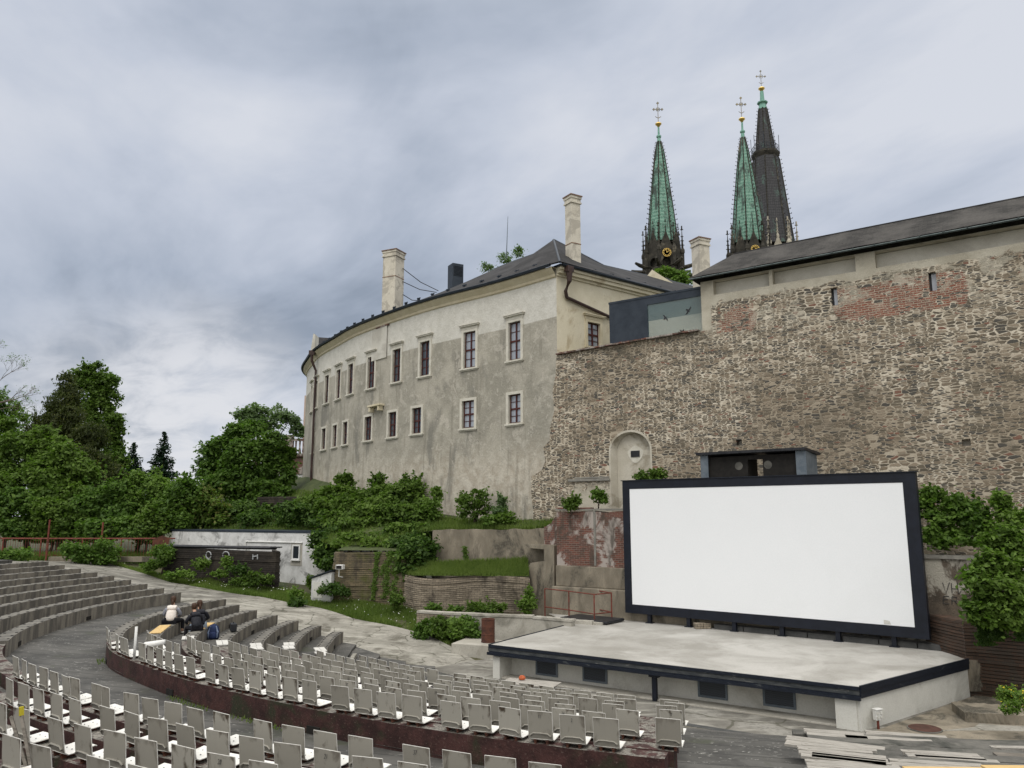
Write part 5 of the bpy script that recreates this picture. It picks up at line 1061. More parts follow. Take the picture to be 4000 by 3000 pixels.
mb=MB(); bar(mb,FL,FR,ST-.07,ST+.02,0.0,.05); m2b=MB(); bar(m2b,FL,FR,ST-.19,ST-.071,-.1,.02); adopt(m2b.build('worn_strip',pm('worn_grey_strip',(.035,.04,.045),(.075,.08,.08),3,(.16,.16,.15),2.5,(.6,.68),stretch=(1,1,4))),stg); bar(mb,FL,FR,ST-.22,ST-.191,-.1,.015); bar(mb,FL-sd2*.03,FR+sd2*.03,ST-.31,ST-.221,.0,.10)
bar(mb,BL,FL,ST-.2,ST+.025,0.0,.04); bar(mb,FR,BR,ST-.10,ST+.05,0,.05); bar(mb,FR,BR,ST-.26,ST-.101,0,.035)
adopt(mb.build('edge_fascia',M['navy_edge']),stg)
ins=.75
mb=MB(); f0=FL+sd2*.1; f1=FR-sd2*.0
bar(mb,FL+sd2*.4,FR-sd2*.55,FLOOR-.1,ST-.163,-ins,-ins-.25)
sideR=(BR-FR)/np.linalg.norm(BR-FR); sideL=(BL-FL)/np.linalg.norm(BL-FL)
bar(mb,FR+sideR*.02,BR,FLOOR-.1,ST-.262,-.02,-.3); 
p=FR-sd2*.30; bar(mb,FR-sd2*.62,FR-sd2*.10,FLOOR-.1,ST-.32,-.02,-ins-.2)
bar(mb,FL+sd2*.12,FL+sd2*.40,FLOOR-.1,ST-.363,-.05,-ins-.25); bar(mb,BL,FL+sideL*.2,FLOOR-.1,ST-.21,-.1,-.35)
adopt(mb.build('wall',M['stage_wall']),stg)
mb=MB(); pm_=FL+sd2*(LS*.512); mb.box((*(pm_+bk_*.12),(FLOOR+ST-.3)/2),(.13,.13,ST-.3-FLOOR),rz=sr2); mb.box((*(pm_+bk_*.12),ST-.34),(.3,.2,.1),rz=sr2); adopt(mb.build('post',M['navy']),stg)
fp_=FL+bk_*ins
for k,(x0,y0,x1,y1) in enumerate(((208,697,398,835),(612,745,826,893),(1605,877,1866,1038),(2165,945,2212+245,1125))):
    ua,za=onplane(2000+x0/2.212,2250+(y0)/2.212,fp_,sd2); ub_,zb=onplane(2000+x1/2.212,2250+y1/2.212,fp_,sd2)
    za=ST-.37; zb=max(zb,FLOOR+.32)
    zb=FLOOR+.15; w_=ub_-ua
    loc=(*(fp_+sd2*(ua+w_/2)),0); a_=w_/2
    fr=MB().plate([(-a_,zb),(a_,zb),(a_,za),(-a_,za)],[[(-a_+.06,zb+.06),(a_-.06,zb+.06),(a_-.06,za-.03),(-a_+.06,za-.03)]],-.04,-.003).build('vent_window',M['vent_frame'],loc=loc,rz=sr2); adopt(fr,stg)
    q=MB().b2(-a_+.05,a_-.05,-.03,-.02,zb+.05,za-.02).build('mesh_panel',M['vent_mesh']); q.parent=fr
# strip of pale footing in front of the stage
mb=MB(); bar(mb,FL+sd2*.4,FR-sd2*.6,FLOOR-.1,FLOOR+.05,-ins+.0,-.15); o=mb.build('footing',M['concrete'],bevel=.02); adopt(o,stg)
tag(poly('stage_floor',[tuple(L0+WD*u-WN*o_) for u,o_ in((-3.3,.42),(16,.42),(16,.9),(26,.9),(26,3))]+[tuple(BR+np.array((.5,0))),tuple(BR),tuple(BL)],ST-.01,M['concrete_old'],.9),kind='structure')
# drain channel, slabs
mb=MB(); dA=FL-bk_*1.5; dB=FR-bk_*1.0+sd2*3
bar(mb,FL+sd2*4-bk_*1.75,FR-bk_*1.75+sd2*.5,FLOOR-.02,FLOOR+.02,0,.25); tag(mb.build('drain_grate',M['dark_block']),'long dark drainage grate in the floor between chairs and stage','grate')
tag(poly('path',[tuple(FL+sd2*4-bk_*2.02),tuple(FR-bk_*2.02+sd2*.3),tuple(FR-bk_*2.5+sd2*.3),tuple(FL+sd2*4-bk_*2.4)],FLOOR+.018,M['path_slab'],.05),kind='structure')
# right-hand forecourt: sunken slabs
def pz(pts,z): return [tuple(atz(x,y,z)[:2]) for x,y in pts]
tag(poly('paving',pz([c4(920,1350),c4(1790,1040),c4(2212,1060),c4(2400,1500),c4(1500,1420)],FLOOR),FLOOR+.03,M['concrete_old'],.05),kind='structure')
tag(poly('path',pz([c4(1470,1350),c4(1780,1318),c4(1830,1285),c4(1990,1300),c4(2260,1310),c4(2260,1355),c4(1850,1345)],FLOOR),FLOOR+.034,M['path_slab'],.05),kind='structure')
a=atz(*c4(1700,1185),FLOOR+.25); b_=atz(*c4(2230,1215),FLOOR+.25); wl=wallseg('low_slab_wall',a[:2],b_[:2],FLOOR-.1,FLOOR+.27,1.2,M['concrete_old'],'low broken concrete slab step by the brown brick wall at the far right','step',jag=.02)
a=atz(*c4(1355,1335),FLOOR); r_=empty('manhole_cover',(a[0],a[1],FLOOR+.034),0,label='round rusty manhole cover beside the pale path near the stage corner',cat='manhole cover')
r_.scale=(.62,.62,1); MB().lathe([(.62,0),(.62,.03),(.55,.045),(.0,.045)],n=28).build('lid',M['rust_dark'],r_); MB().lathe([(.66,0),(.66,.02),(.625,.025)],n=28).build('ring',M['concrete_dark'],r_)
# power socket box on red post at the stage corner
a=atz(*c4(955,1325),FLOOR); r_=empty('socket_post',(a[0],a[1],FLOOR),sr2+1.0,label='white electrical socket box on a short red pipe at the right stage corner',cat='socket box')
r_.scale=(.62,)*3; MB().tube([(0,0,0),(0,0,.45)],.05,8).build('pipe',M['red_rail'],r_); mb=MB(); mb.box((0,0,.58),(.34,.2,.42)); mb.box((0,-.02,.8),(.38,.26,.05)); mb.build('box',M['white_paint'],r_,bevel=.02)
mb=MB()
for x in(-.1,.1):
    for z in(.5,.66): mb.box((x,-.12,z),(.11,.05,.09))
mb.build('socket',M['stage_wall'],r_)
# ================================================================ screen
SD=np.array([.78,-.625]); SDn=SD/np.linalg.norm(SD); SR=math.atan2(SD[1],SD[0]); SN=np.array([.625,.78])
scr=empty('cinema_screen',(*S0,ST),SR,label='huge white outdoor cinema screen in a navy frame standing behind the stage',cat='screen')
SX=dict(loc=(*S0,0),rz=SR); x0,x1,z0,z1=-5.70,5.65,-4.0,1.43
ix0,ix1,iz0,iz1=-5.36,5.24,-3.645,1.085
adopt(MB().plate([(x0,z0),(x1,z0),(x1,z1),(x0,z1)],[[(ix0,iz0),(ix1,iz0),(ix1,iz1),(ix0,iz1)]],-.06,.22).build('frame',M['navy'],**SX),scr)
adopt(MB().b2(ix0,ix1,-.05,.12,iz0,iz1).build('projection_surface',M['screen_white'],**SX),scr)
adopt(MB().b2(x0-.06,x1+.06,-.1,.26,z1,z1+.03).build('top_flashing',M['navy_edge'],**SX),scr)
for px,py in(c3(1185,430),c3(1525,460),c3(1920,495),c4(120,505),c4(605,550),c4(1090,595)):
    u,_=onplane(px,py,S0,SDn); mb=MB(); mb.b2(u-.075,u+.075,.0,.15,ST,z0+.002); mb.b2(u-.15,u+.15,-.05,.2,ST,ST+.03); adopt(mb.build('post',M['navy'],**SX),scr)
mb=MB()
for u in(-4,-1.5,1,3.5): mb.tube([(u,.2,0),(u,1.9,ST+.05)],.05,5); 
adopt(mb.build('brace',M['zinc_dark'],**SX),scr)
adopt(MB().plate([(4.3,-3.62),(4.52,-3.62),(4.48,-3.50),(4.30,-3.48)],[],-.056,-.052).build('torn_corner',M['stage_wall'],**SX),scr)
# speaker hut above the screen
sp=empty('speaker_housing',(*S0,z1),SR,label='open fronted grey metal loudspeaker housing with flat black roof above the screen',cat='speaker box')
x0_,x1_,zt_,zb_2=-2.22,1.98,2.38,1.44; O=dict(SX)
for q0,q1,w0,w1 in((x0_,x0_+.32,x0_,x0_+.04),(x1_-.38,x1_,x1_-.04,x1_)):
    mb=MB(); mb.plate([(q0,1.0),(q1,1.0),(q1,zt_),(q0,zt_)],[],.25,.3); mb.b2(w0,w1,.3,1.5,1.0,zt_); adopt(mb.build('side_panel',M['vent_frame'],**O),sp)
mb=MB(); mb.hexa([Vector(p) for p in((x0_-.12,.1,zt_+.0),(x1_+.02,.1,zt_+.0),(x1_+.12,1.6,zt_-.12),(x0_-.12,1.6,zt_-.12),(x0_-.12,.1,zt_+.1),(x1_+.02,.1,zt_+.1),(x1_+.12,1.6,zt_-.02),(x0_-.12,1.6,zt_-.02))]); adopt(mb.build('roof',M['black_plastic'],**O),sp)
mb=MB(); mb.b2(x0_+.32,-.32,.4,1.4,1.0,zt_-.09); mb.b2(.28,x1_-.38,.4,1.4,1.0,zt_-.09); mb.b2(-.32,.28,.4,.5,zt_-.25,zt_-.09); adopt(mb.build('speaker',M['dark_hole'],**O),sp)
mb=MB()
for x in(-.68,.48+.0): mb.lathe([(.16,0),(.13,.03),(0,.02)],(0,0,0),16) if False else mb.add([(x+.16*math.cos(a),.395,1.9+.16*math.sin(a)) for a in np.linspace(0,2*math.pi,17)[:-1]],[tuple(range(16))])
adopt(mb.build('cone',M['concrete_dark'],**O),sp)
# bricks on the stage edge, ladder bits
a=atz(*c3(1645,455),ST); r_=empty('brick_stack',(a[0],a[1],ST),.2,label='two stacked brick pallets lying behind the stage under the screen',cat='bricks'); mb=MB()
for k in range(2):
    for i in range(2): mb.box((i*.32-.16,0,.06+k*.11),(.3,.25,.1),rz=.03*k)
mb.build('bricks',M['brick_grey'],r_,bevel=.01)
# red railing and black mat
A3=[atz(*c3(x,y),ST) for x,y in((285,335),(493,365),(713,403),(863,385),(640,335),(435,300))]
r_=empty('red_railing',tuple(A3[2]),0,label='rusty red tube railing around the hatch left of the screen',cat='railing')
H=1.12
mb=MB(); loops=[0,1,2,3]
for z in(H,.34): mb.tube([(p[0],p[1],ST+z) for p in (A3[0],A3[1],A3[2],A3[3])],.025,6); mb.tube([(p[0],p[1],ST+z) for p in (A3[5],A3[4],A3[3])],.025,6)
mb.tube([(p[0],p[1],ST+H) for p in (A3[2],A3[3])],.025,6); adopt(mb.build('rail',M['red_rail']),r_)
for p in A3: adopt(MB().tube([(p[0],p[1],ST-.4),(p[0],p[1],ST+H)],.03,6).build('post',M['red_rail']),r_)
a=atz(*c3(690,368),ST+.1); r_=empty('black_mat',(a[0],a[1],ST),SR,label='thick black rubber mat lying on the slab beside the red railing',cat='mat'); MB().b2(-1.15,1.15,-.7,.7,.03,.14).build('sheet',M['black_plastic'],r_,bevel=.03); MB().b2(-1.3,1.0,-.85,-.72,0,.1).build('edge_board',M['concrete'],r_)
a=atz(*c3(190,370),ST+.1); b_=atz(*c3(690,400),ST+.1); wallseg('concrete_curb',a[:2],b_[:2],ST-1.0,ST+.14,.3,M['concrete'],'pale raised concrete curb in front of the red railing','curb',jag=.01)
# rusty barrel
r_=empty('barrel',(-.95,31.7,FLOOR+.46),0,label='rusty brown steel barrel standing on the low plinth by the stage',cat='barrel')
rr_=.265; hh=.90; prof=[(rr_,0),(rr_+.012,.02),(rr_,.04),(rr_,hh*.33),(rr_+.014,hh*.35),(rr_,hh*.37),(rr_,hh*.64),(rr_+.014,hh*.66),(rr_,hh*.68),(rr_,hh-.03),(rr_+.012,hh-.01),(rr_-.01,hh),(rr_-.03,hh-.01),(rr_-.03,hh-.12),(0,hh-.12)]
MB().lathe(prof,n=28).build('drum',M['rust'],r_,smooth=False)
# table with orange clay lump
P4=[atz(x,y,FLOOR+.74) for x,y in (c2(2170,900),c3(95,875),c3(415,940),c3(180,962))]
c_=np.mean(P4,axis=0); ex=(P4[2]-P4[0]); L_=np.linalg.norm(ex[:2])/2; tr=math.atan2(ex[1],ex[0])
r_=empty('folding_table',(c_[0],c_[1],FLOOR),tr,label='bare long pale folding table with thin metal legs beyond the last chairs',cat='table')
MB().box((0,0,.72),(L_*2,.75,.035)).build('tabletop',M['wood_grey'],r_,bevel=.008)
for sx in(-1,1):
    for sy in(-1,1): MB().tube([(sx*(L_-.18),sy*.3,.70),(sx*(L_-.1),sy*.33,0)],.016,6).build('leg',M['black_plastic'],r_)
mb=MB(); 
for sx in(-1,1): mb.tube([(sx*(L_-.15),-.3,.4),(sx*(L_-.15),.3,.4)],.012,5)
for sy in(-1,1): mb.tube([(-(L_-.18),sy*.28,.66),(L_-.18,sy*.28,.66)],.012,5)
mb.build('brace',M['black_plastic'],r_)
a=atz(*c3(87,885),FLOOR+.78); o=MB().lathe([(.05,0),(.1,.03),(.1,.07),(.06,.12),(0,.13)],(a[0],a[1],FLOOR+.738),9).build('clay_lump',M['orange'],smooth=False); tag(o,'small orange lump lying on the folding table','brick piece')
# loose boards in the right block
def bench_z(p): t,s=ts(p); k=max(2,round(-s/SP)); return k
def board(l,r_,wid,mt,label,n=1,gap=.0,dz=0.06,slats=1):
    wid*=1.5
    z=-4.7
    for _ in range(6):
        q=atz((l[0]+r_[0])/2,(l[1]+r_[1])/2,z); t,s=ts(q); z=zr(min(8,max(2,-s/SP)))+dz
    k=min(8,max(2,round((-s/SP)))); z=zr(k)+dz
    A=atz(*l,z);B=atz(*r_,z); d=(B-A)[:2]; L=np.linalg.norm(d); rz=math.atan2(d[1],d[0])
    mb=MB()
    for i in range(n): mb.box((L/2+random.uniform(-.06,.06),-.02-wid/2-i*(wid+.025),.025),(L,wid,.045),rz=random.uniform(-.006,.006))
    mb2=MB()
    o=mb.build('loose_board',mt,loc=(A[0],A[1],z),rz=rz,bevel=.004)
    return tag(o,label,'boards','weathered boards on the right benches')
BD=[((315,1332),(830,1372),.16,2,'weathered grey boards lying nearest the stage corner pillar'),((845,1348),(1545,1398),.17,2,'long weathered boards farthest right beside the manhole cover'),((640,1385),(1390,1432),.16,2,'pale boards overlapping in front of the manhole'),((157,1392),(1000,1495),.2,2,'wide pale boards at the left edge of the right block, upper ones'),((262,1460),(905,1512),.09,2,'two narrow strips below the wide pale boards'),((287,1500),(1045,1580),.1,3,'three thin parallel slats in the middle of the left pile'),((400,1545),(1040,1618),.2,1,'single broad board lying under the thin parallel slats'),((335,1603),(1150,1660),.22,2,'broad boards cut by the bottom edge at the left pile'),((1135,1517),(1800,1555),.12,2,'narrow white slats in the middle of the right block'),((1250,1562),(1965,1610),.2,1,'broad pale board behind the yellow panels'),((1050,1597),(1850,1645),.11,2,'slim pale slats touching the left yellow panel'),((1885,1482),(2280,1490),.1,1,'thin pale slat at the far right edge')]
for i_,(l,r_,w_,n_,lb) in enumerate(BD): board(c4(*l),c4(*r_),w_,M['wood_grey'],lb,n_)
board(c4(1925,1540),c4(2300,1560),.5,M['wood_dark'],'dark slatted wooden panel at the far right edge',1)
board(c4(1150,1668),c4(1830,1674),.42,M['wood_yellow'],'yellow plywood panel at the bottom edge, left one',1,dz=.09); board(c4(1830,1656),c4(2350,1660),.45,M['wood_yellow'],'yellow plywood panel at the bottom edge, right one',1,dz=.1)
# ================================================================ things on the left benches
def bt(px,py,k): return ts(atz(px,py,zr(k)))
for k,(pts,lab) in enumerate((((c5a:=[c1(1650,520)]),'three short pale slats on the bench end below the seated pair'),([c1(2010,560)],'short pale slats on the bench end under the small black case'),([c2(120,560)],'pale slats screwed to the end of the fifth bench on the left'),([c2(415,590)],'pale slats screwed to the end of the sixth bench on the left'),([c2(740,640)],'long pale slats on the end of the seventh, shortest left bench'))):
    kk=k+2; px,py=pts[0]; q=atz(px,py,zr(kk)+.02); t,s=ts(q); mb=MB(); L_=(.55,.9,1.3,1.3,1.7)[k]; nseg=2 if k>1 else 1
    t,L_,Lt=SLAT[kk]
    for sg in range(nseg):
        for j in range(3 if k==0 else 2):
            tt=t+(sg-(nseg-1)/2)*Lt/nseg; wj=.11 if k==0 else .17
            p,nn=Pt(tt,srow(kk)-.42+.06+wj/2+j*(wj+.02)); mb.box((*p,zr(kk)+.035),(L_/nseg-.03,wj,.03),rz=math.atan2(nn[1],nn[0])+math.pi/2)
    o=mb.build('seat_slats',M['wood_pale']); tag(o,lab,'slats','slats fixed on the left bench ends')
def onbench(k,t,zo_=0,ds=-.21): p,nn=Pt(t,srow(k)+ds); return p,nn,math.atan2(nn[1],nn[0])+math.pi/2,zr(k)+zo_
# yellow seat boards under the people
q=atz(*c1(1345,470),zr(1)); t1,_=ts(q); p,nn,rz,z=onbench(1,t1+.2); o=MB().box((0,0,.02),(1.9,.36,.02)).build('yellow_board',M['wood_yellow'],loc=(*p,z),rz=rz); tag(o,'yellow plywood board on the bench under the person in the white vest','board')
q=atz(*c1(1770,440),zr(2)); t2,_=ts(q); p,nn,rz,z=onbench(2,t2+.2); o=MB().box((0,0,.02),(1.6,.36,.02)).build('yellow_board',M['wood_yellow'],loc=(*p,z),rz=rz); tag(o,'yellow plywood board on the bench under the pair in dark jackets','board')
# black case, backpack
q=atz(*c1(2030,480),zr(3)); t3,_=ts(q); p,nn,rz,z=onbench(3,t3); r_=empty('black_case',(*p,z),rz+.3,label='small black case standing on the bare bench right of the backpack',cat='case'); MB().box((0,0,.16),(.42,.2,.26)).build('body',M['black_plastic'],r_,bevel=.02); MB().tube([(-.08,0,.29),(-.06,0,.33),(.06,0,.33),(.08,0,.29)],.012,5).build('handle',M['black_plastic'],r_)
q=atz(*c1(1838,545),zr(2)-.4); r_=empty('backpack',(q[0],q[1],zr(2)-.4),.3,label='dark blue backpack with pale straps standing on the step beside the pair',cat='backpack')
mb=MB(); mb.lathe([(.0,0),(.19,.0),(.215,.08),(.21,.28),(.17,.42),(.09,.50),(0,.52)],n=14); o=mb.build('body',M['backpack_blue'],r_,smooth=True); o.scale=(1,.62,1)
mb=MB(); mb.lathe([(0,0),(.12,0),(.14,.06),(.13,.17),(.06,.22),(0,.22)],n=12); o=mb.build('front_pocket',M['backpack_blue'],r_,smooth=True); o.location=(0,-.12,.04); o.scale=(1,.5,1)
for s_ in(-1,1): MB().tube([(s_*.13,-.10,.05),(s_*.16,-.12,.25),(s_*.09,-.1,.46)],[.03,.035,.02],6).build('strap',M['backpack_light'],r_)
# armrest-like white tube on a post among the rim chairs
q1=atz(*c1(1280,715),zr(0)); z=zr(0); t,_=ts(q1); p,nn,rz,_z=onbench(0,t,ds=-.1)
r_=empty('handrail_post',(*p,z),rz,label='white tubular bar on a single post rising between the rim wall chairs',cat='handrail')
MB().tube([(0,0,0),(0,0,.82)],.035,8).build('post',M['white_paint'],r_,smooth=True)
a=aty(*c1(1250,605),p[1]); b_=aty(*c1(1425,568),p[1]); bb=MB().tube([a,a*.97+b_*.03+np.array((0,0,.02)),b_],[.07,.075,.06],10).build('bar',M['white_paint'],smooth=True); adopt(bb,r_)
# plank leaning at the bottom-left chairs
for (x0,y0),(x1,y1),mt,lb in(((185,1205),(330,1659),M['wood_dark'],'brown plank with yellow tip leaning against a chair, right one of two'),((95,1215),(300,1600),M['wood_dark'],'brown plank leaning against a chair at the bottom left, left one of two')):
    a=aty(*c1(x0,y0),11.0); b_=aty(*c1(x1,y1),10.6); o=MB().tube([b_-np.array((0,0,.3)),a],[.026,.026],4); o.cur=1; o.tube([a,a+np.array((-.012,0,.11))],[.036,.036],4) if x0>150 else None
    o=o.build('leaning_plank',[mt,M['flower_y']]); tag(o,lb,'plank')
# fence along the path end
fx=[(-34,48.9),(-29,48.3),(-24,48.2),(-20.8,48.4)]
fl=catmull(fx,.5); r_=empty('red_fence',(-27,48.3,-2.8),0,label='long rusty red railing fence with wire mesh in front of the trees',cat='fence')
zr_=-1.43
mb=MB(); mb.tube([(*p,zr_) for p in fl],.05,6); adopt(mb.build('top_rail',M['red_rail']),r_)
mb=MB(); mb.tube([(*p,tz(*p)+.35) for p in fl],.025,5); adopt(mb.build('lower_rail',M['red_rail']),r_)
for i in range(0,len(fl),5): p=fl[i]; adopt(MB().tube([(*p,tz(*p)-.3),(*p,zr_)],.05,6).build('post',M['red_rail']),r_)
mb=MB()
for i in range(0,len(fl)*3-3): 
    p=fl[i//3]*(1-(i%3)/3)+fl[min(i//3+1,len(fl)-1)]*(i%3)/3; mb.tube([(*p,tz(*p)+.35),(*p,zr_)],.012,4,caps=False)
adopt(mb.build('bars',M['red_rail']),r_)
for k,(px,pt,pb) in enumerate(((195,2030,2110),(403,2040,2125))): 
    a=aty(px,pt,47.9); tag(MB().tube([(a[0],a[1],-3),tuple(a)],.05,6).build('red_pole',M['red_rail']),('tall rusty red pole behind the fence, %s one'%('left','right')[k]),'pole','red poles behind the fence')
a=aty(625,2125,47.6); tag(MB().plate([(-.45,-.5),(.45,-.5),(.5,.35),(.1,.5),(-.4,.3)],[],0,.05).build('red_metal_sheet',M['rust'],loc=tuple(a),rz=.2),'dark red metal sheet at the right end of the rusty fence','metal sheet')
a=aty(515,2192,46.5); tag(MB().box((a[0]-2,a[1]+1.1,a[2]+.05),(7,.3,.3),rz=.0).build('fence_kerb',M['concrete_old']),'low dark kerb under the rusty fence at the path end','kerb')

# ================================================================ people
def skinbody(name,joints,edges,mt,parent,sub=1):
    me=bpy.data.meshes.new(name); me.from_pydata([j[:3] for j in joints],edges,[]); me.update(); o=bpy.data.objects.new(name,me); COL.objects.link(o)
    o.modifiers.new('skin','SKIN'); 
    for i,j in enumerate(joints):
        r=j[3]; me.skin_vertices[0].data[i].radius=(r,j[4] if len(j)>4 else r)
    me.skin_vertices[0].data[0].use_root=True
    s_=o.modifiers.new('sub','SUBSURF'); s_.levels=sub; s_.render_levels=sub
    dg=bpy.context.evaluated_depsgraph_get(); dg.update(); m2=bpy.data.meshes.new_from_object(o.evaluated_get(dg)); bpy.data.objects.remove(o)
    m2.polygons.foreach_set('use_smooth',[True]*len(m2.polygons)); m2.materials.clear(); m2.materials.append(mt); o=bpy.data.objects.new(name,m2); COL.objects.link(o); o.parent=parent; return o
def person(loc,rz,label,top,vest,legs,shoes,lean=.12,head_turn=0,sc=1.0,hood=None,ponytail=True,elbow=.1,legspread=.15,parts=True):
    r=empty('person',loc,rz,label=label,cat='person'); r.scale=(sc,)*3
    # local: seat at z=0, facing +y
    L=lean
    J=[(0,0,.08,.12,.10),(0,L*.35,.25,.11,.08),(0,L*.8,.40,.11,.08),(0,L*1.2,.51,.06,.05),(0,L*1.35+.01,.60,.052,.052),(0,L*1.5+.02,.66,.07,.08),(0,L*1.6+.03,.75,.088,.1),(0,L*1.6+.03,.84,.06,.07)]
    E=[(0,1),(1,2),(2,3),(3,4),(4,5),(5,6),(6,7)]
    for s_ in(-1,1):
        b=len(J); J+=[(s_*.13,L*1.05,.49,.035),(s_*(.235+elbow),L*.9+.10,.26,.045),(s_*.14,L+.34,.16,.035),(s_*.10,L+.42,.15,.03)]; E+=[(3,b),(b,b+1),(b+1,b+2),(b+2,b+3)]
        b=len(J); J+=[(s_*.10,.06,.05,.085),(s_*(.13+legspread),.46,.03,.062),(s_*(.14+legspread),.44,-.33,.042),(s_*(.14+legspread),.46,-.38,.04),(s_*(.15+legspread),.60,-.40,.032)]; E+=[(0,b),(b,b+1),(b+1,b+2),(b+2,b+3),(b+3,b+4)]
    body=skinbody('body',J,E,M['skin'],r)
    # clothing as slightly larger skins
    tj=[(0,-.01,.02,.20,.15),(0,L*.35-.01,.22,.20,.14),(0,L*.8-.01,.42,.19,.13),(0,L*1.1-.005,.52,.11,.10),(-.15,L*1.05-.01,.49,.09),(.15,L*1.05-.01,.49,.09),(0,L*1.3-.01,.575,.065)]; te=[(0,1),(1,2),(2,3),(3,4),(3,5),(3,6)]
    sk_=skinbody('jacket' if not vest else 'vest',tj,te,vest or top,r,2)
    for s_ in(-1,1): skinbody('sleeve',[(s_*.15,L*1.05,.50,.085),(s_*(.235+elbow),L*.9+.10,.26,.062),(s_*.15,L+.32,.165,.05)],[(0,1),(1,2)],top,r,2)
    skinbody('trousers',[(0,.02,.03,.17,.13)]+sum([[(s_*.10,.07,.05,.105),(s_*(.13+legspread),.47,.035,.078),(s_*(.14+legspread),.45,-.31,.055)] for s_ in(-1,1)],[]),[(0,1),(1,2),(2,3),(0,4),(4,5),(5,6)],legs,r,2)
    for s_ in(-1,1): skinbody('shoe',[(s_*(.14+legspread),.42,-.405,.05,.045),(s_*(.15+legspread),.62,-.415,.045,.035)],[(0,1)],shoes,r,2)
    hz=.77; hy=L*1.6+.03
    mb=MB(); mb.lathe([(.0,-.12),(.08,-.10),(.105,-.02),(.105,.05),(.075,.11),(.0,.13)],n=14); h=mb.build('hair',M['hair'],r,smooth=True); h.location=(0,hy-.022,hz+.01); h.scale=(.92,1.02,1.05)
    if ponytail: skinbody('hair_tail',[(0,hy-.09,hz+.02,.045),(0,hy-.13,hz-.10,.05),(0,hy-.12,hz-.2,.035)],[(0,1),(1,2)],M['hair'],r,2)
    if hood: skinbody('hood',[(-.10,hy-.11,.56,.05),(0,hy-.15,.535,.065),(.10,hy-.11,.56,.05)],[(0,1),(1,2)],hood,r,2)
    mb=MB(); 
    for s_ in(-1,1): mb.lathe([(.012,-.012),(.012,.012)],(s_*.035,hy+.1,hz-.01),6)
    mb.lathe([(.02,-.02),(.006,.03)],(0,hy+.115,hz-.04),6); mb.box((0,hy+.09,hz-.085),(.05,.02,.012)); f=mb.build('face',M['skin'],r)
    for s_ in(-1,1):   # hands: palm, four curled fingers, thumb
        b=Vector((s_*.10,L+.40,.15)); mb=MB(); mb.box(b+Vector((0,.03,0)),(.075,.09,.028)); 
        for q in range(4): x=b.x-.028+q*.019; l_=(.055,.066,.062,.048)[q]; mb.tube([(x,b.y+.07,b.z),(x,b.y+.07+l_*.6,b.z-.008),(x,b.y+.07+l_*.8,b.z-.035)],[.009,.008,.006],6)
        mb.tube([(b.x-s_*.036,b.y+.02,b.z),(b.x-s_*.058,b.y+.06,b.z-.008),(b.x-s_*.05,b.y+.09,b.z-.02)],[.011,.01,.007],6); mb.build('hand',M['skin'],r,smooth=True)
    return r
px_=atz(*c1(1390,425),zr(1)+.02); t,_=ts(px_); p,nn,rz,z=onbench(1,t+.35); 
pw=person((*p,z+.05),.2,'person seen from behind in a cream quilted vest over grey sleeves, sitting on the bench',M['cloth_grey'],M['cloth_white'],M['cloth_black'],M['white_paint'],lean=.16,sc=.98,hood=M['cloth_grey'],legspread=.2,elbow=.06)
px_=atz(*c1(1700,470),zr(2)+.02); t,_=ts(px_); p,nn,rz,z=onbench(2,t)
person((*p,z+.05),.75,'person in a black padded jacket hunched forward on the bench, nearer of the pair',M['cloth_navy'],None,M['cloth_black'],M['white_paint'],lean=.24,sc=.95,ponytail=False,hood=M['cloth_navy'],elbow=.06,legspread=.08)
p,nn,rz,z=onbench(2,t+.62)
person((*p,z+.05),.6,'person in a dark jacket with white sleeve stripe sitting behind the hunched one',M['cloth_navy'],None,M['denim_pale'],M['white_paint'],lean=.2,sc=1.0,ponytail=True,elbow=.1,legspread=.08)
